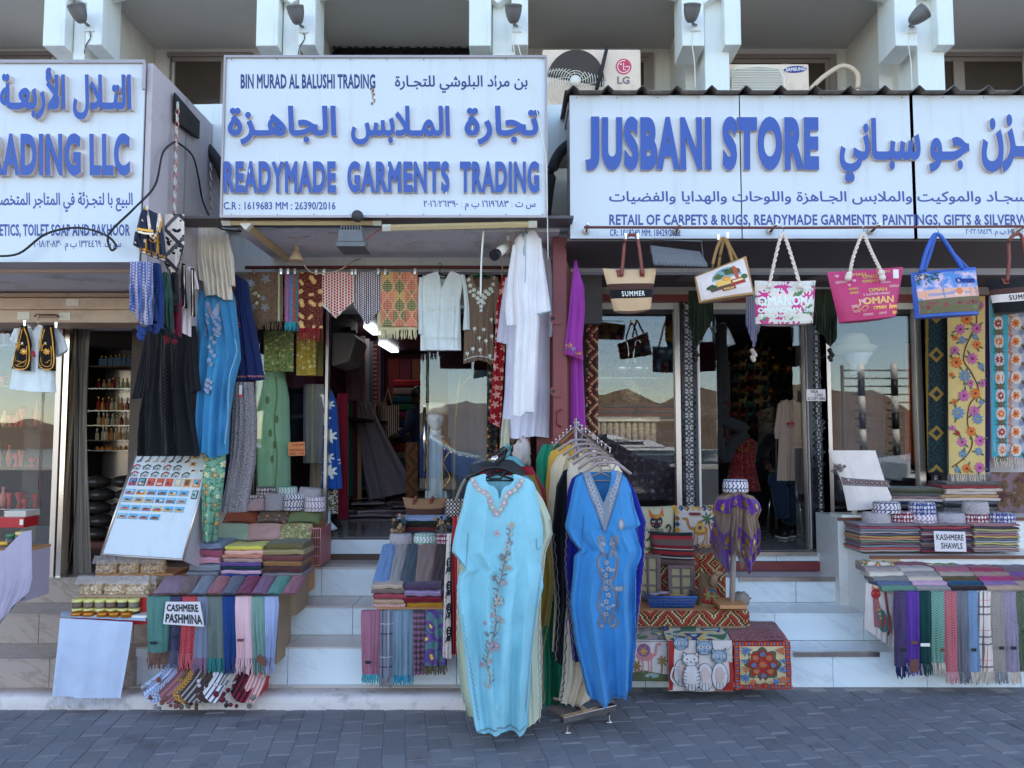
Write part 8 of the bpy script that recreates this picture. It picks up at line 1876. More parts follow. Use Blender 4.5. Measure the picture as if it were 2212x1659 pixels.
for(u0,u1,v0,v1,lab)in((1374,1427,1198,1298,'larger left'),(1444,1501,1221,1294,'smaller right')):
 root=thing('picture_frame','carved grey frame with six wrapped panels, '+lab+' one behind the blue basket','frame',P((u0+u1)/2,v1,5.2)); Y=5.2
 q=M()
 for b in((u0,u0+8,v0,v1),(u1-8,u1,v0,v1),(u0+8,u1-8,v0,v0+8),(u0+8,u1-8,v1-8,v1),((u0+u1)/2-2,(u0+u1)/2+2,v0+8,v1-8)):px_box(q,*b,Y,Y+.025)
 for k in(1,2):px_box(q,u0+8,u1-8,lerp(v0,v1,k/3)-2,lerp(v0,v1,k/3)+2,Y+.002,Y+.02)
 q.build('moulding',FRM,root,bevel=.003); q=M(); px_box(q,u0+3,u1-3,v0+3,v1-3,Y+.012,Y+.022); q.build('panel',FPL,root)
BBK=plain('blue_basket_plastic','2c5cb0',.35); root=thing('basket','blue plastic basket full of wrapped trinkets on the kilim step','basket',P(1448,1316,5.02)); z0,z1_=zg(1316,5.0),zg(1290,5.0); xa,xb=xg(1396,5.0),xg(1499,5.0); q=M(); i_=.02
q.box(xa+i_,xb-i_,5.0+i_,5.2,z0,z0+.004)
for k in range(26):x=lerp(xa+i_,xb-i_,k/25); q.tube([V(x,5.0+i_,z0),V(lerp(xa,xb,k/25),5.0,z1_)],.003,4)
for k in range(5):t=k/4; q.tube([V(xa+i_*(1-t),5.2,lerp(z0,z1_,t)),V(xa+i_*(1-t),5.0+i_*(1-t),lerp(z0,z1_,t)),V(xb-i_*(1-t),5.0+i_*(1-t),lerp(z0,z1_,t)),V(xb-i_*(1-t),5.2,lerp(z0,z1_,t))],.003 if k<4 else.007,5)
q.build('lattice_body',BBK,root); rr=random.Random(6)
for k in range(14):q=M(); c=V(rr.uniform(xa+.04,xb-.04),rr.uniform(5.05,5.17),z0+rr.uniform(.03,.075)); q.sphere(c,.035,8,sc=(1.3,.6,.35)); tag(q.build('wrapped_trinket',[PKT,c_('7c4840'),c_('8c7c4c'),c_('5c5c6c')][k%4]),['top','nearest','leftmost','rightmost','long','flat','round','tilted','half hidden','lowest','rearmost','middle','corner','smallest'][k]+' wrapped trinket lying in the blue basket','trinket','wrapped trinkets in the blue basket')
F_CB=fabric('camel_bag_cloth',p_floral('2c3034',['3c5c40','8c2c30','5c7c4c'],9,4,.4)); root,sf_,_,_=totebag('camel_shaped_bag','embroidered bag shaped like a camel with palm trees on a red ground',[(1512,1232),(1546,1250),(1550,1314),(1503,1310)],.1,[fabric('camel_bag_brown','5c5040',bs=.6)],Y=5.12)
d=Draw(sf_); d.h=.004; d.poly([(.2,.4),(.95,.45),(.98,.95),(.15,.95)],c_('7c2428')); d.poly([(.1,.86),(.95,.84),(.98,.99),(.1,.99)],c_('6c7c58')); d.poly([(.5,.36),(.95,.4),(.95,.5),(.45,.46)],c_('20406c'))
for x in(.42,.78):
 d.line([(x,.6),(x+.02,.92)],.04,c_('3c3428'))
 for k in range(6):d.leaf(x,.58,.2,.06,k*1.05,c_('5c7c48'))
d.build('palm_embroidery',root); q=M(); q.tube([P(1540,1262,5.08),P(1545,1244,5.06),P(1552,1238,5.05)],[.03,.02,.015],8); q.sphere(P(1553,1238,5.04),.02,8,sc=(1.5,1,.8)); q.build('camel_head',c_('8c8070'),root)
root=thing('veil_stand','purple and gold sequinned veil on a white pole with an embroidered cap on top','display stand',P(1581,1312,5.0)); Y=5.0
q=M(); c=P(1581,1308,Y); q.tube([c,P(1588,1060,Y)],.019,12); q.build('pole',plain('pole_white','9498a0',.5),root); px=M(); a,b=P(1550,1308,4.93),P(1610,1308,4.93); px.box(a.x,b.x,4.88,5.12,a.z-.012,a.z+.012); px.build('wooden_base',WOODL,root,bevel=.004)
F_VE=fabric('taupe_voile','7c706c',alpha=.85); F_VP=fabric('purple_velvet','4c1c84',rough=.4,sheen=.6,bs=.5); GB=plain('gold_bead','94803c',.4,metal=.4)
o,sv,fv=slab([(1062,1558,1618),(1085,1542,1638),(1100,1538,1643),(1118,1545,1634),(1150,1536,1642),(1190,1538,1640),(1240,1548,1632)],[(0,1072),(.5,1058),(1,1072)],[(0,1165),(.12,1215),(.2,1232),(.32,1190),(.45,1185),(.55,1200),(.62,1205),(.72,1237),(.8,1215),(.9,1200),(1,1165)],Y,.14,F_VE,nx=80,ny=40,fa=.07,ff=8,seed=3,parent=root,name='veil')
for sc,(s0,s1,ta,tb)in enumerate(((0.02,.98,.06,.30),(.0,.3,.52,.72),(.45,1,.58,.80),(.0,.34,.72,1),(.5,.98,.84,1))):
 q=M(); q.grid(lambda a,b:fv(lerp(s0,s1,a),lerp(ta,tb-(.05*abs(math.sin(a*12))if tb<1 else 0),b))+V(0,-.006,0),40,8,0,lambda a,b:(a,b),flip=True); q.build('purple_panel',F_VP,root)
 dd_=Draw(lambda x,y:(fv(x,y),V(0,-1,0))); dd_.h=.012; pts=[(lerp(s0,s1,k/40),(tb-.05*abs(math.sin(k/40*12)))if tb<1 else.985)for k in range(41)]; dd_.line(pts,.012,GB)
 for k in range(4 if s1-s0>.5 else 2):x=lerp(s0,s1,(k+.5)/(4 if s1-s0>.5 else 2)); dd_.ell(x,(ta+tb)/2-.01,.035,.05,GB,10,pet=5,amp=.2)
 dd_.build('gold_beading',root)
cap(1589,1063,54,27,Y,CAPS[4],'white and navy cap resting on top of the purple veil stand',None)
crumple(P(1600,1296,5.08),.06,plain('grey_rough_stone','74767a',.95,var=.4,sc=40),'stone','rough grey stone behind the veil stand pole','stone',(1,.8,.9),3,.4,20,4)
def cpile(u0,u1,vt,v1,v2,ut0,ut1,Y0,base,edge,label,draw,top):
 root=thing('cushion_cover_pile',label,'cushion covers',P((u0+u1)/2,v2,Y0)); Y1=Y0+.34
 tl,tr=P(ut0,vt,Y1),P(ut1,vt,Y1); bl,br=P(u0,v1,Y0),P(u1,v1,Y0); W=(br-bl).length
 for k in range(5):
  q=M(); dz=V(0,0,-.012*k); q.grid(lambda a,b:lerp(lerp(tl,tr,a),lerp(bl,br,a),b)+dz+V((k%3-1)*.008,.004*k,.014*math.sin(b*3.1)+.012*nz(a*3+k,b*3,u0)),14,10,0,lambda a,b:(a*W,b*.4),flip=True)
  q.build('folded_cover',top if k==0 else[fabric('cover_layer','8c8c94'),top][k%2],root)
 q=M(); x0,x1=bl.x+.02,br.x-.02; q.box(x0,x1,Y0+.03,Y1,P(0,v2,Y0).z+.01,bl.z-.06); q.build('cover_stack',fabric('cover_layer','8c8c94'),root)
 zb=P(0,v2,Y0).z; hh=bl.z-zb
 fn=lambda a,b:V(lerp(bl.x,br.x,a)+.003*nz(b*4,a),Y0-.01-.012*nz(a*3+u0,b*2)-.012*math.sin(b*2),bl.z-.002-b*hh)
 q=M(); q.grid(fn,20,20,0,lambda a,b:(a*W,-b*hh),flip=True); q.grid(lambda a,b:fn(a,b)+V(0,.008,0),8,8); q.build('front_cover',base,root)
 d=Draw(lambda x,y:(fn(x,y),V(0,-1,0))); d.h=.003; draw(d); d.build('stitched_picture',root); return root
BK_=c_('1c1c24'); WH=c_('b8c0d0'); OR=c_('a85c30'); BL_=c_('3c70a8'); RD_=c_('8c2420'); GN=c_('4c5c40')
def camels(d):
 d.poly([(0,.8),(.3,.72),(.6,.78),(1,.84),(1,1),(0,1)],GN); d.ell(.55,.86,.2,.06,c_('7ca0a8'),12); PKC=c_('b08088')
 d.ell(.38,.38,.24,.12,PKC,14); d.curve([(.55,.36),(.66,.34),(.7,.12),(.82,.1)],.07,PKC)
 for x in(.2,.3,.46,.54):d.line([(x,.42),(x+.01,.78)],.035,PKC)
 d.ell(.34,.24,.18,.16,c_('7c5890'),14); [d.leaf(.34,.26,.12,.04,k*1.0,c_('c0a048'))for k in range(6)]
 for x,y in((.84,.5),(.12,.62)):
  d.curve([(x,y),(x-.03,.8)],.03,c_('6c5434')); [d.leaf(x,y,.15,.05,k*.9,c_('7c6c38'))for k in range(7)]
 d.line([(.02,.02),(.98,.02),(.98,.98),(.02,.98),(.02,.02)],.012,BK_)
def cats(d):
 d.poly([(.0,.0),(.1,.0),(.06,.98),(.0,.98)],RD_); d.poly([(.94,.42),(1,.42),(1,.99),(.7,.99),(.94,.8)],RD_)
 for cx,cy,rx,ry,by,bl2 in((.2,.06,.12,.13,.55,0),(.56,.14,.13,.14,.62,0),(.78,.3,.12,.13,.6,0),(.34,.36,.13,.12,.62,1)):
  d.ell(cx,by+.09,rx*1.05,.275,BK_,18); d.ell(cx,by+.09,rx*.98,.265,WH,18); f=WH if bl2 else c_('7c98b8')
  for s_ in(-1,1):d.poly([(cx+s_*rx*.3,cy-ry*.7),(cx+s_*rx*.9,cy-ry*1.4),(cx+s_*rx,cy-ry*.2)],BK_); d.poly([(cx+s_*rx*.4,cy-ry*.7),(cx+s_*rx*.84,cy-ry*1.2),(cx+s_*rx*.9,cy-ry*.3)],f)
  d.ell(cx,cy,rx,ry,BK_,18); d.ell(cx,cy,rx*.94,ry*.93,f,18)
  for s_ in(-1,1):d.ell(cx+s_*rx*.42,cy-ry*.1,rx*.28,ry*.2,WH,10); d.ell(cx+s_*rx*.42,cy-ry*.1,rx*.1,ry*.14,BK_,8); [d.line([(cx+s_*rx*.4,cy+ry*(.35+.12*k)),(cx+s_*rx*1.0,cy+ry*(.25+.2*k))],.006,BK_)for k in range(3)]
  d.poly([(cx-.015,cy+ry*.2),(cx+.015,cy+ry*.2),(cx,cy+ry*.35)],BK_); d.curve([(cx-.03,cy+ry*.5),(cx,cy+ry*.4),(cx+.03,cy+ry*.5)],.006,BK_)
  if bl2:[d.line([(cx+s_*rx,by-.1+k*.07),(cx+s_*rx*.6,by-.08+k*.07)],.01,BK_)for k in range(7)for s_ in(-1,1)]
  else:d.ell(cx,by+.05,rx*.5,.16,c_('b0a8b0'),12)
  for s_ in(-.4,0,.4):d.line([(cx+rx*s_,by+.2),(cx+rx*s_,by+.34)],.008,BK_)
 d.curve([(.1,.85),(.02,.7),(.06,.5),(.14,.52)],.04,BK_); d.curve([(.1,.85),(.025,.7),(.06,.5),(.14,.52)],.028,WH); d.curve([(.9,.4),(.98,.3),(.88,.2),(.96,.1)],.02,c_('8c9ca0'))
def medal(d):
 d.poly([(0,0),(1,0),(1,1),(0,1)],RD_)
 for k in range(72):
  t=k/18; s_=int(t); f=t-s_; x,y=[(f,.05),(.95,f),(1-f,.95),(.05,1-f)][s_]; v_=s_%2; d.ell(x,y,.035 if v_ else.018,.018 if v_ else.035,[OR,BL_,OR,c_('2c5c8c')][k%4],7); d.h=.0036
 d.h=.004; d.poly([(.1,.1),(.9,.1),(.9,.9),(.1,.9)],c_('b4ac90'))
 d.poly([(.5+(.3+.035*math.cos(8*a))*math.cos(a),.48+(.34+.035*math.cos(8*a))*math.sin(a))for a in[k*.1309 for k in range(48)]],c_('3c5444')); d.poly([(.5+(.25+.03*math.cos(8*a))*math.cos(a),.48+(.29+.03*math.cos(8*a))*math.sin(a))for a in[k*.1309 for k in range(48)]],RD_)
 for x,y,r,m2 in((.5,.48,.07,OR),(.38,.34,.06,OR),(.62,.34,.06,OR),(.38,.62,.06,OR),(.62,.62,.06,OR),(.5,.26,.05,BL_),(.5,.7,.05,BL_),(.33,.48,.05,BL_),(.67,.48,.05,BL_),(.2,.18,.08,BL_),(.82,.18,.07,OR),(.17,.74,.08,BL_),(.84,.78,.08,OR),(.19,.56,.06,OR),(.82,.56,.07,BL_),(.3,.82,.06,OR),(.7,.82,.06,BL_),(.16,.38,.05,BL_),(.84,.38,.05,BL_)):
  [d.leaf(x,y,r*1.6,.025,k*2.1+x*9,GN)for k in range(3)]; d.flower(x,y,r,m2,c_('8c2c28')if m2 is BL_ else BL_,8)
 d.curve([(.32,.84),(.42,.88),(.5,.84),(.58,.88),(.68,.84)],.03,c_('7c3c20'))
cpile(1363,1441,1336,1381,1468,1368,1425,4.82,WOOLW,WH,'pile of cushion covers with a pink camel and palms on the front one',camels,fabric('camel_cover_top',p_floral('8c8490',['5c4470','70788c','a8946c'],7,3)))
cpile(1442,1580,1342,1382,1490,1424,1560,4.78,WOOLW,WH,'pile of cushion covers with four white cats on a red ground on the front one',cats,fabric('cat_cover_top',lambda u,v,vec:ramp(noi(vec,7,1),[(0,'2c5c40'),(.42,'9ca4a8'),(.5,'b8a860'),(.55,'20307c'),(.62,'8cb0b0')])))
cpile(1583,1705,1342,1384,1485,1554,1672,4.78,fabric('medallion_base','7c2420'),RD_,'pile of cushion covers with a red floral medallion on the front one',medal,fabric('medallion_top',p_kilim(['6c3038','3c4878','8c4c38','50304c','a06c50'],.1,.01)))
# ================================================================ white stepped cabinet at the right with caps and shawls
LAM=plain('white_laminate','d0dcf0',.35,var=.04,dirt=('8c8474',4,.25)); EDG=plain('brown_edge_band','5c3c30',.5)
root=thing('stepped_cabinet','white laminate stepped cabinet with brown edges carrying the kashmere shawls','cabinet',P(1990,1410,5.1))
x1=4.6; xA=xg(1798,5.6); xB=xg(1872,5.2); xC=xg(1992,4.92)
q=M(); q.box(xA,x1,5.56,YG-.06,.4,zg(1118,5.56)); q.build('back_block',LAM,root,bevel=.003); q=M(); q.box(xB,x1,5.22,5.555,.3,zg(1200,5.22)); q.build('middle_block',LAM,root,bevel=.003); q=M(); q.box(xC-.12,x1,4.94,5.215,r1,zg(1276,4.94)); q.build('front_block',LAM,root,bevel=.003)
for Y,x,v in((5.555,xA,1119),(5.215,xB,1201)):q=M(); z=zg(v,Y); q.box(x-.004,x1,Y-.012,Y-.001,z-.018,z+.004); q.build('edge_band',EDG,root)
q=M(); q.box(xB+.01,xB+.2,5.212,5.2185,zg(1240,5.2),zg(1208,5.2)); q.build('peeled_sticker',plain('old_tape','a89c80',.7,var=.3,sc=20),root)
F_WSH=fabric('white_wool_shawl','ccd0e0'); o,sf_,fn=slab([(973,1789,1891),(1040,1818,1912),(1076,1826,1927),(1103,1831,1920)],973,[(0,1103),(.6,1099),(.9,1092),(1,1078)],5.6,.05,F_WSH,nx=30,ny=30,fa=.012,ff=3,seed=4,name='white_shawl',label='white shawl with paisley motif and grey band on a stand before the window',cat='shawl')
d=Draw(sf_); d.h=.003; PG=plain('paisley_grey_thread','70707c',.8); PG2=plain('paisley_dark_thread','5c4c5c',.8)
d.poly([(1815,1029),(1826,1032),(1916,1038),(1924,1052),(1820,1048)],PG)
for k in range(9):d.flower(1824+k*11,1039+k*.6,5,PG2,SLT,6)
for k in range(14):d.flower(1808+16*math.sin(k*1.3)*(k/16),1010+10*math.cos(k*1.9)*(k/16),4,PG2 if k%2 else PG,PG,5)
d.build('embroidery',o); q=M(); q.tube([P(1846,1120,5.66),P(1846,990,5.66)],.02,8); a,b=P(1812,1120,5.62),P(1882,1120,5.62); q.box(a.x,b.x,5.57,5.78,a.z-.004,a.z+.03); tag(q.build('shawl_stand',PVCW),'white plastic stand holding up the white embroidered shawl','stand')
def mk(h,i):return fabric('mix_%s'%h,p_paisley(h,[['8c8c94','a8a8b0'][i%2],h],50)if i%3==0 else h)
pile(1928,2038,1054,1096,5.72,.24,[(n_,mk(h,i))for i,(n_,h)in enumerate((('dark green checked','2c3c2c'),('olive','3c4434'),('grey','505860'),('plum','60405c'),('white','b4b8c4'),('navy','20284c'),('black print','1c1c24')))],'stack left of the yellow floral runner','folded keffiyehs behind the caps',jit=6)
pile(2040,2160,1042,1110,5.7,.26,[(n_,mk(h,i))for i,(n_,h)in enumerate((('black and white','2c2c34'),('red edged','7c3440'),('white printed','b0b0b4'),('pale','a8acb8'),('tan and white','a08c70'),('white','b8bcc8'),('navy','28305c'),('dark','1c2028'),('grey','5c606c'),('slate blue','3c4864')))],'tall stack below the yellow floral runner','folded keffiyehs behind the caps',jit=7)
GC3='embroidered caps on the kashmere shawls'
for u,v,w_,h,ci,lab in((1893,1131,60,24,5,'black swirl leftmost'),(1949,1131,50,26,3,'mauve second'),(1993,1131,58,22,7,'pale third lower'),(2053,1132,60,24,2,'dark navy leaf middle'),(2107,1132,54,22,3,'maroon fifth lower'),(2163,1132,56,24,6,'blue ring rightmost'),(1915,1108,58,24,4,'navy geometric stacked upper left'),(1992,1111,56,26,6,'bright blue scroll upper'),(2107,1110,54,26,5,'grey diamond upper')):cap(u,v,w_,h,5.42,CAPS[ci],lab+' embroidered cap on top of the kashmere shawl stacks',GC3)
cs3=[['5c5470','8c4860','6c7c94','7c7c8c','4c5474','a08858','b07868','5c8070','6c4c60','3c5c84','a04c50','8c8c98'],['54405c','a03c4c','3c3c58','7c3448','a8a8b4','5c2c40','7c4c70','3c4870','8c8490','6c3040','4c4460','7c2c44'],['8c5060','3c3c50','a0a070','5c6070','8c6878','a89c68','3c4c64','8ca0b0','a8a46c','5c6474','a08c94','7c7484']]
for s_,(u0,u1,nm)in enumerate(((1857,1990,'left'),(1991,2102,'middle'),(2104,2205,'right'))):
 for k in range(12):h=cs3[s_][k]; folded(u0+(k*37%5),u1-(k*23%5),1133+k*5,1138+k*5,5.26,.26,mk(h,k),'thin folded '+cname(h)+' kashmere shawl, '+ORD[k]+' from the top of the '+nm+' stack',group=nm+' stack of kashmere shawls',name='kashmere_shawl',nx=8,n=12,lay=1)
note([(2017,1147),(2085,1149),(2088,1192),(2020,1191)],5.2,[('KASHMERE',(.07,.93,.14,.44)),('SHAWLS',(.2,.88,.56,.86))],'handwritten KASHMERE SHAWLS sign leaning on the middle stack of shawls')
for i,(lab,mt)in enumerate([('white with red flowers',fabric('roll_wf',p_floral('b8b8bc',['8c2c34'],12,6))),('rose woven',hb('7c4c60','5c3c50')),('green flowered',fabric('roll_gf',p_floral('7c8470',['8c7c8c','a08c5c'],12,5))),('rainbow striped',fabric('roll_rs',p_stripes([(0,'6c2c34'),(.3,'2c4c54'),(.5,'8c6c34'),(.7,'24242c')],.03))),('brown shimmering',pz('6c4c44','8c6c5c','3c2c34'))]):folded(1862+i*72,1932+i*72,1213+i*3,1234+i*3,5.16,.1,mt,lab+' rolled shawl in the back row on the lower shelf',group='rolled shawls on the lower shelf')
for c,(u,L_)in enumerate(((1900,[('mauve grey','84808c'),('white','b4b8bc'),('grey weave','6c747c'),('denim blue','4c5c84'),('sea green','548078')]),(1975,[('grey herringbone','8c8c98'),('black herringbone','3c404c'),('cream twill','b0aca4'),('pink lilac','a890b8'),('charcoal herringbone','4c4c5c')]),(2052,[('rose','84506c'),('taupe','8c888c'),('olive brown','4c4430'),('petrol blue','1c4468'),('dark brown','2c2428')]),(2128,[('crimson lilac','7c3450'),('taupe rose','847078'),('hot pink','8c3468'),('lilac violet','6c5c94'),('beige','9c8c84')]),(2200,[('print','5c5464'),('purple','5c4484'),('plum','6c3c5c'),('taupe grey','847c7c'),('sand','94847c')]))):
 for k,(lab,h)in enumerate(L_):folded(u+k*9-30,u+k*9+44,1226+k*10,1237+k*10.5,4.93+.035*(4-k),.14,hb(h,'a0a4b0',.012)if 'herring' in lab or 'twill' in lab else k_(h),lab+' folded scarf in the stepped rows above the hanging scarves',group='folded scarves above the hanging row',lay=2)
GR='scarves hanging over the front of the right display'; FRW=fabric('white_yarn','b4b4b4'); dt=fabric('paisley_navy_scarf',p_paisley('383c60',['5c3c58','303c74'],14))
L=list(hrow([(1931,1957,1932,1957,dt,'navy and plum paisley scarf',fabric('navy_yarn','1c2458'),1438),(1956,1985,1958,1987,k_('54389c'),'purple scarf',k_('54389c'),1432),(1983,2011,1985,2010,k_('143c40'),'dark green scarf',k_('143c40'),1432),(2008,2040,2010,2039,hb('3c7474','7ca4a0'),'green herringbone scarf',FRW,1430),(2036,2066,2040,2067,hb('9c2c4c','a88490'),'red herringbone scarf',fabric('pinkwhite_yarn','b48c9c'),None),(2063,2091,2068,2093,k_('646c80'),'grey scarf',k_('646c80'),None),(2088,2113,2092,2115,tw('6c8cb8','5478a8'),'light blue woven scarf',FRW,None),(2108,2141,2116,2144,fabric('white_plaid',p_plaid('c4c8d0',[(.25,.045,'3c4050',.85),(.5,.045,'3c4050',.85),(.72,.015,'a83c58',.9)],.19)),'white plaid scarf',FRW,None),(2136,2167,2144,2173,pz('848894','a4988c','5c6c7c'),'grey paisley scarf',fabric('grey_yarn','7c8494'),None),(2164,2196,2172,2202,pz('8488b0','a494a8','5c6c90'),'lilac paisley scarf',FRW,None),(2192,2230,2200,2230,pz('3c5450','7c8468','24383c'),'dark green paisley scarf',None,None)],1277,1450,4.86,GR,'in the row over the front of the right display',fl=.07,nm='hanging_scarf'))
for i,u,v,mt,w_ in((1,1975,1388,TAGB,14),(2,1999,1393,PVCW,20),(3,2036,1404,TAGB,8),(0,1951,1404,BLACK,12),(6,2104,1404,BLACK,11),(8,2164,1400,BLACK,11),(9,2190,1400,BLACK,11)):q=M(); px_box(q,u-w_/2,u+w_/2,v-3.5,v+3.5,4.805,4.807); q.build('woven_label',mt,L[i][1])
q=M(); px_box(q,1967,1984,1424,1452,4.80,4.803); q.build('card_tag',TAGB,L[1][1])
o,sf_,fn=slab([(1262,1870,1934),(1350,1868,1930),(1400,1872,1926)],[(0,1258),(1,1278)],[(0,1358),(1,1402)],4.98,.015,WOOLW,nx=20,ny=20,fa=.01,seed=2,name='cat_cloth',label='white cloth embroidered with a multicoloured cat draped over the corner of the right display',cat='cloth')
d=Draw(sf_); d.h=.003; d.ell(1890,1282,10,12,c_('8c2c34'),14); d.poly([(1881,1274),(1883,1260),(1889,1270)],c_('b07c40')); d.poly([(1893,1271),(1899,1262),(1900,1276)],c_('b07c40')); d.poly([(1884,1292),(1896,1292),(1908,1360),(1886,1352)],c_('8c5c6c')); d.ell(1904,1340,12,26,c_('3c6c74'),14,rot=-.2); d.ell(1904,1342,7,16,c_('a03430'),12); d.curve([(1910,1275),(1914,1310),(1922,1350),(1916,1372)],6,c_('7c4c50')); [d.ell(1892+k*2,1298+k*9,2.4,2.4,c_('b89440'),7)for k in range(6)]
for x in(1884,1895):d.ell(x,1280,3,2.4,c_('c05040'),8)
d.build('stitched_picture',o)
hang(1996,2049,640,1020,5.9,fabric('dark_kilim',lambda u,v,vec:cm((ab(fr(v/.3)-.5)*.3+ab(u-.09)<.06)*(ab(fr(v/.3)-.5)*.3+ab(u-.09)>.03),cm(ab(u-.02+(noi(vec,40)-.5)*.02)<.01,p_kilim(['1c2430','20303c','143c44','1c2028'],.09,.01)(u,v,vec),'6c6030'),'7c6c38')),'dark blue green kilim runner with ochre diamonds left of the yellow floral runner','rug','kilim_runner',fr_=(20,.03,fabric('dark_yarn','242430')),fa=.006,thick=.02,dl=8,dr=-4)
o,sY,fY=hang(2046,2128,640,1024,5.84,fabric('yellow_runner','b8b080',bs=.5),'pale yellow runner embroidered with climbing pink, orange and blue flowers','rug','floral_runner',fr_=(16,.09,FRW,.005),fa=.004,thick=.02,dl=4)
d=Draw(sY); d.h=.003; PKF=c_('a860a8'); ORF=c_('b86c34'); BLF=c_('5c80b0'); VN=c_('5c3430'); GRF=c_('3c6450')
d.curve([(2054,1010),(2085,985),(2098,955),(2088,915),(2092,875),(2112,845),(2096,805),(2080,780),(2084,750),(2100,715),(2108,690),(2098,655),(2095,640)],3,VN,6)
rr=random.Random(14)
for(x,y,r,m2)in((2076,955,11,PKF),(2115,952,12,PKF),(2096,932,11,ORF),(2110,905,12,BLF),(2068,892,14,BLF),(2080,855,13,PKF),(2105,850,12,ORF),(2102,888,12,PKF),(2082,812,13,BLF),(2064,783,13,ORF),(2098,775,13,PKF),(2118,792,8,BLF),(2060,757,10,PKF),(2108,745,10,ORF),(2076,735,9,BLF),(2072,712,12,PKF),(2108,710,12,PKF),(2086,690,13,ORF),(2062,730,7,ORF),(2054,810,6,ORF),(2120,828,9,PKF),(2060,868,7,ORF),(2078,980,9,BLF),(2112,975,9,BLF),(2086,1012,10,ORF),(2114,1010,12,PKF),(2066,1015,7,BLF),(2056,925,7,PKF),(2066,936,6,RD_),(2115,660,10,PKF),(2070,665,9,BLF),(2104,728,7,BLF),(2094,828,8,PKF),(2118,870,6,BLF)):
 for k in range(2):d.leaf(x,y,r*1.7,4.5,rr.uniform(0,6.28),GRF)
 d.flower(x,y,r,m2,VN if m2 is not BLF else c_('8c8c6c'),9 if r>9 else 6,rot=x,ln=c_('8c4c8c')if m2 is PKF else None); d.h=.0042
d.build('floral_embroidery',o)
o,sB,fB=hang(2136,2232,640,988,5.84,fabric('pale_blue_rug','98a4c0',bs=.5),'blue and white rug with rows of orange and red flowers at the right edge','rug','floral_rug',fr_=(16,.08,FRW,.005),fa=.004,thick=.02,dl=6)
d=Draw(sB); d.h=.003; TQ=c_('3c94b8'); WH2=c_('b8bcc8'); RDD=c_('843038')
d.poly([(2138,640),(2152,640),(2158,986),(2142,986)],TQ); d.poly([(2176,640),(2162,640),(2166,986),(2172,986)],TQ); d.poly([(2142,975),(2232,975),(2232,987),(2142,987)],TQ)
for k in range(9):
 y=660+k*39; x=2153+k*1.2; d.ell(x,y,10,15,WH2,12); d.flower(x,y,9,RDD if k%2 else ORF,WH2,8); d.flower(x+.5,y+19,7,RDD,ORF,8); [d.leaf(x,y+19,13,4,a,GRF)for a in(.4,2.7,3.6,5.8)]
 d.curve([(2176,y-18),(2186,y-8),(2178,y+8),(2182,y+20)],3,ORF); d.ell(2192,y,12,14,WH2,12); d.flower(2190,y,9,ORF,RDD,7); d.flower(2216,y+12,10,ORF if k%2 else RDD,WH2,7,rot=k); d.h=.0042; d.flower(2204,y+20,6,BLF,ORF,6); [d.leaf(2204,y+6,11,4,a,GRF)for a in(1,3)]
d.build('floral_embroidery',o)
hang(2128,2138,640,1020,5.86,fabric('deep_purple','2c2458'),'narrow deep purple cloth between the yellow runner and the blue rug','cloth',fa=.01)
hang(2140,2230,1020,1150,5.88,fabric('sequin_cloth',lambda u,v,vec:ramp(noi(vec,9),[(0,'4c3440'),(.45,'5c4c3c'),(.55,'6c6070')])),'dark sequinned patchwork cloth below the blue rug','cloth',fa=.01)
hang(1955,1976,742,990,YG+.25,fabric('orange_scarf','a84420'),'orange fringed scarf hanging in the right window','scarf','hanging_scarf',fr_=(10,.06,fabric('orange_scarf','a84420')),fa=.03,thick=.04)
# ================================================================ inside the right shop
root=thing('mannequin','white mannequin in a pale sun hat and dark blouse in the right window','mannequin',P(1850,900,6.4)); c=P(1852,762,6.4)
head(root,c,.105,M_,-1.25+2.2); M().lathe(c+V(-.02,.02,.05),[(.15,-.05),(.19,.0),(.125,.02),(.12,.07),(.08,.11),(.001,.12)],24).build('sun_hat',fabric('pale_hat','b8bcb8'),root)
slab([(800,1832,1872),(825,1800,1900),(900,1790,1910),(1080,1796,1905)],[(0,825),(.4,800),(.6,800),(1,825)],1080,6.4,.25,fabric('dark_blouse',p_paisley('343848',['4c5064','3c3c4c'],20)),nx=30,ny=20,fa=.02,parent=root,name='blouse')
hang(1294,1455,668,900,6.9,fabric('arch_hanging',lambda u,v,vec:cm(((u-.34)*(u-.34)+(v+.42)*(v+.42)<.085)+0,cm(flower(vec,12,7,.4)[0],'6c5c28','5c2430'),cm(flower(vec,14,4,.45)[0],'1c1c24','7c4450'))),'yellow bordered wall hanging with flowers in a black arch in the left display window','hanging','wall_hanging',fa=.004)
q=M(); a,b=P(1288,818,6.5),P(1460,818,6.5); q.box(a.x,b.x,6.35,6.8,a.z-.01,a.z); struct(q,'glass_shelf',GL); q=M(); a,b=P(1288,905,6.5),P(1460,905,6.5); q.box(a.x,b.x,6.35,6.8,a.z-.02,a.z); struct(q,'display_shelf',PVCW)
def lobj(u,v,h,prof,mt,name,label,cat,Y=6.5):
 s_=Y/F; c=P(u,v,Y); return tag(M().lathe(c,[(r*s_,z*h*s_)for r,z in prof],22,uvw=.5).build(name,mt),label,cat)
lobj(1363,874,50,[(10,0),(20,.18),(25,.45),(20,.75),(9,.88),(13,1),(8,1)],fabric('painted_pot',p_floral('a89480',['8c3c34','3c3434'],16,5)),'painted_pot','round painted clay pot with animal frieze on the shelf of the left display window','pot')
SILG=plain('silver_glass','9ca4b4',.12,metal=.7)
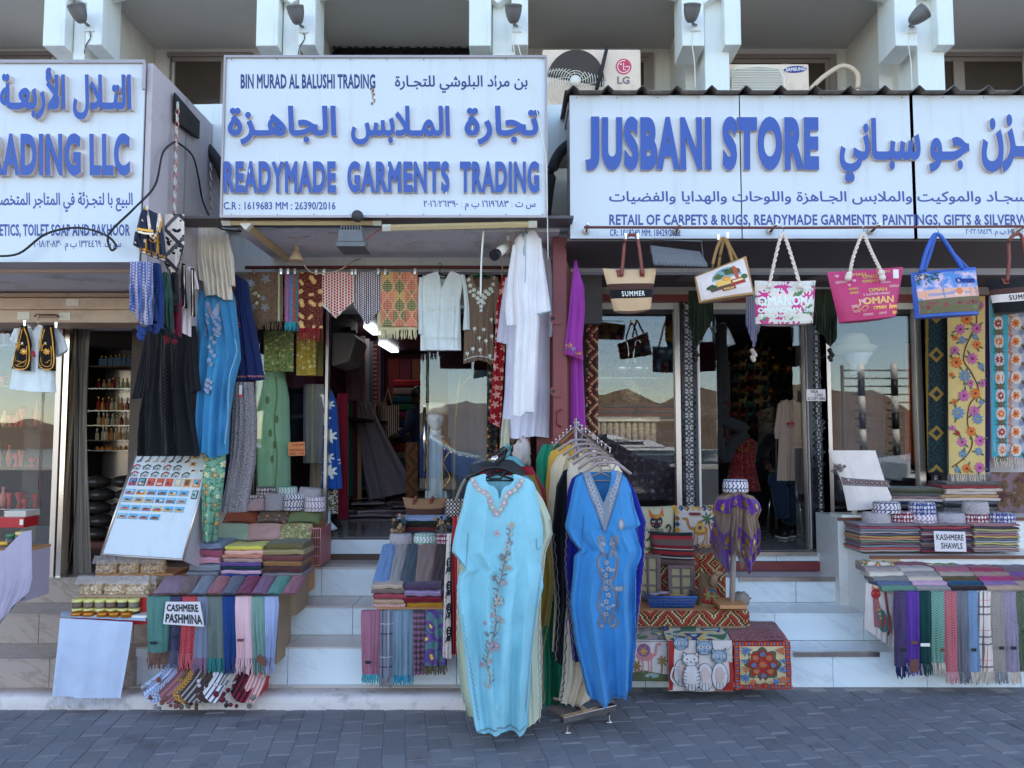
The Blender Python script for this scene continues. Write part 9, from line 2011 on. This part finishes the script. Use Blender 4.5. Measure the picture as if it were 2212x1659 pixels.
for sx,u in((-1,1344),(1,1382)):
 q=M(); c=P(u,795,6.5); q.sphere(c,.06,12,sc=(1.5,.7,.8)); q.tube([P(x,y,6.5)for x,y in spline([(u-sx*6,790),(u+sx*-14,770),(u+sx*-10,740),(u-sx*2,735),(u+sx*2,742)],4)],.012,8); tag(q.build('glass_swan',SILG),('left' if sx<0 else 'right')+' silver glass swan of the pair on the upper shelf','figurine','pair of silver glass swans')
BEL=plain('blue_painted_elephant','1c3450',.3,var=.6,sc=40)
q=M(); c=P(1436,760,6.6); q.sphere(c,.1,14,sc=(1.2,.8,.95)); q.sphere(c+V(-.15,0,.04),.065,12); q.tube([c+V(-.19,0,.03),c+V(-.25,0,-.01),c+V(-.27,0,.06)],[.03,.02,.012],8)
for dx,dy in((-.07,-.04),(.07,-.04),(-.07,.04),(.07,.04)):q.tube([c+V(dx,dy,-.05),c+V(dx,dy,-.22)],[.035,.03],8)
q.sphere(c+V(-.13,-.05,.04),.05,8,sc=(.8,.3,1.1)); tag(q.build('painted_elephant',BEL),'dark blue painted elephant figurine with raised trunk in the left display window','figurine')
for u,lab in((1325,'left'),(1418,'right')):tag(M().lathe(P(u,905,6.45),[(.17,0),(.18,.1),(.16,.13)],20,uvw=.8).build('pouffe',fabric('pouffe_'+lab,p_stripes([(0,'40506c'),(.4,'7c3c44'),(.7,'30303c')],.05,1))),'striped round pouffe, '+lab+' one behind the right shop window','pouffe')
tag(tier(1290,1462,925,1080,6.3,6.4).build('dark_cloth',fabric('dark_window_cloth',p_emb('34303c','5c5870',14,7,.3))),'dark printed cloth hung below the display shelf of the right window','cloth')
BOA=plain('black_feather','101014',1,bs=1)
q=M(); q.tube([P(u,v,6.25)for u,v in spline([(1556,700),(1560,780),(1562,880),(1530,888),(1550,905),(1610,930),(1580,960),(1566,990),(1548,930),(1556,780),(1558,700)],5)],.05,8); tag(q.build('feather_boa',BOA),'long black feather boa looped in the right shop doorway','boa')
q=M(); q.tube([P(1553,700,6.3),P(1557,720,6.3),P(1566,745,6.3),P(1560,762,6.3)],[.05,.075,.085,.05],14); tag(q.build('mannequin_torso',M_),'white mannequin bust fragment at the top of the black boa','mannequin')
def dummy(u,v0,v1,w_,Y,mt,label,neck=True):
 root=thing('dress_dummy',label,'mannequin',P(u,v1,Y)); slab([(v0,u-w_*.3,u+w_*.3),(v0+12,u-w_*.5,u+w_*.5),(v0+60,u-w_*.4,u+w_*.4),(v1,u-w_*.6,u+w_*.6)],[(0,v0+8),(.35,v0),(.65,v0),(1,v0+8)],v1,Y,.2,mt,nx=30,ny=24,fa=.025,parent=root,name='dress',seed=u)
 M().tube([P(u,v0+4,Y),P(u,v0-12,Y)],.05,12).build('neck',BLACK,root); q=M(); [q.sphere(P(u+14*math.sin(k*.5-2),v0+6+14*math.cos(k*.5-2)+10,Y-.12),.014,6)for k in range(9)]; q.build('bead_necklace',plain('amber_beads','5c4420',.3),root)
dummy(1603,944,1060,66,6.7,fabric('red_print_dress',p_emb('541820','7c3c3c',22,5,.3)),'dress dummy in a dark red printed sleeveless dress inside the right shop')
dummy(1660,880,1000,50,7.4,fabric('grey_floral_top',p_emb('5c5c58','2c2c34',14,5,.4)),'dress dummy in a grey floral top with yellow beads inside the right shop')
rt_,sT,_=tunic('beige T shirt printed with red camels hanging inside the right shop',fabric('beige_tshirt','847c7c'),[(860,1690,1718),(875,1680,1722),(960,1682,1722),(1038,1678,1722)],[(0,872),(.3,862),(.5,870),(.7,862),(1,872)],1038,6.3,[([(872,1680,1690),(930,1672,1684),(950,1674,1684)],872,948)],864,None,0,0,0,fa=.02,thick=.06,nx=20,ny=20)
d=Draw(sT); d.h=.003; RC=c_('7c2430')
for x in(1700,1710):d.ell(x,915,4.5,3,RC,9); d.curve([(x+4,914),(x+7,912),(x+7,907)],1.4,RC); [d.line([(x+k,916),(x+k,924)],1.1,RC)for k in(-3,0,3)]
d.build('camel_print',rt_)
for k,(v0,v1,h)in enumerate(((706,795,'34342f'),(795,868,'2c3434'),(868,950,'5c6064'),(950,1060,'44444c'))):hang(1718,1744,v0,v1,6.2+.02*k,fabric('side_scarf_%d'%k,p_paisley(h,[h,'54545c'],40)),['uppermost olive grey','second dark green grey','third pale grey','lowest slate'][k]+' shawl in the hanging column at the right of the shop doorway',fr_=(8,.03,fabric('grey_yarn','7c8494')),fa=.015)
hang(1628,1712,700,960,9.0,fabric('black_floral_rug',p_floral('101014',['7c3824','7c5c24','4c3040'],5,6,.42,'2c3c28')),'black carpet with autumn coloured flowers on the back wall of the right shop','carpet','wall_carpet',fa=.004)
hang(1545,1578,780,1000,7.2,fabric('suzani_circles',lambda u,v,vec:ramp(fr(E(vor(vec,6,.1).outputs['Distance'])*4),[(0,'54202c'),(.3,'203c54'),(.5,'6c4430'),(.7,'1c1c28')])),'cloth with large embroidered circles behind the feather boa','cloth',fa=.01)
rack=thing('figurine_shelves','dark shelves of brass animals and trinkets deep in the right shop','shelf',P(1620,940,8.0)); rr=random.Random(31); BRS=plain('brass','74602c',.35,metal=.7); CLR=[BRS,c_('8c7c5c'),c_('6c2c2c'),c_('2c5c5c'),BRS]
for k in range(7):a,b=P(1580,770+k*27,8.0),P(1665,770+k*27,8.0); M().box(a.x,b.x,8.0,8.3,a.z-.01,a.z).build('shelf',DWALL,rack)
for k in range(7):
 for j in range(5):
  c=P(1588+j*16,770+k*27,8.1); q=M(); h=rr.uniform(.05,.1); q.sphere(c+V(0,0,h*.6),.032,8,sc=(1.3,.8,.8)); q.tube([c+V(.03,0,h*.7),c+V(.045,0,h*1.4)],.012,6); q.sphere(c+V(.052,0,h*1.45),.017,6); [q.tube([c+V(x,0,h*.5),c+V(x,0,.001)],.008,5)for x in(-.025,.025)]; tag(q.build('brass_animal',CLR[rr.randrange(5)]),ORD[j]+' animal figurine on the '+ORD[k]+' dark shelf deep in the right shop','figurine','animal figurines on the back shelves')
root=thing('person','man in striped shirt, jeans and dark trainers seated inside the right shop','person',P(1700,1130,7.2)); Yp=7.2; SKN=plain('shopkeeper_skin','3c2c24',.6)
def limb(pts,rs,mat,nm):q=M(); q.tube(spline(pts,4),[interp([(i/(len(rs)-1),r)for i,r in enumerate(rs)],k/(4*(len(pts)-1)))for k in range(4*(len(pts)-1)+1)],12,caps=True); return q.build(nm,mat,root)
hc=P(1695,905,Yp); head(root,hc,.095,SKN,-.5); q=M(); q.sphere(hc+V(.01,.03,.035),.108,16,sc=(.9,1,1)); q.build('hair',BLACK,root)
SSH=fabric('striped_shirt',p_stripes([(0,'101014'),(.7,'5c5c64')],.045,0)); slab([(925,1672,1716),(950,1662,1724),(1030,1664,1722)],[(0,935),(.5,922),(1,935)],1036,Yp,.24,SSH,nx=20,ny=16,fa=.015,parent=root,name='shirt')
limb([P(1668,945,Yp),P(1648,975,Yp-.1),P(1652,1000,Yp-.25)],[.065,.055,.045],SSH,'sleeve'); limb([P(1652,998,Yp-.24),P(1662,1010,Yp-.35)],[.038,.03],SKN,'forearm')
q=M(); c=P(1664,1012,Yp-.36); q.sphere(c,.035,8,sc=(1,.8,.5)); [q.tube([c+V(.012*k-.024,-.01,0),c+V(.014*k-.024,-.04,-.01),c+V(.014*k-.022,-.05,-.035)],.009,6)for k in range(4)]; q.tube([c+V(-.03,0,0),c+V(-.045,-.03,.005)],.01,6); q.build('hand',SKN,root)
JN=fabric('dark_jeans','1c2c48'); kz=P(1690,1060,Yp-.4)
limb([P(1685,1035,Yp),P(1680,1040,Yp-.4),P(1684,1060,Yp-.45),P(1690,1115,Yp-.4)],[.10,.085,.075,.06],JN,'trouser_leg'); limb([P(1705,1035,Yp),P(1712,1040,Yp-.4),P(1712,1060,Yp-.42),P(1704,1128,Yp-.3)],[.10,.085,.075,.06],JN,'trouser_leg')
for u,v,Y in((1688,1121,Yp-.45),(1703,1134,Yp-.36)):q=M(); c=V(P(u,v,Y).x,Y,ZR+.045); q.sphere(c,.06,12,sc=(.9,1.9,.75)); q.build('trainer',BLACK,root); q=M(); c2=V(c.x,Y,ZR+.012); q.sphere(c2,.06,12,sc=(.95,2.0,.2)); q.build('white_sole',PVCW,root)
root=thing('stool','low stool under the seated shopkeeper','stool',V(P(1700,1100,Yp).x,Yp+.05,ZR)); c=V(P(1695,1040,Yp).x,Yp+.02,ZR); M().lathe(c,[(.18,.40),(.19,.41),(.19,.45),(.17,.46)],20).build('seat',BLACK,root); [M().tube([c+V(.13*math.cos(a),.13*math.sin(a),.4),c+V(.17*math.cos(a),.17*math.sin(a),0)],.012,6).build('leg',CHROME,root)for a in(.8,2.4,3.9,5.5)]
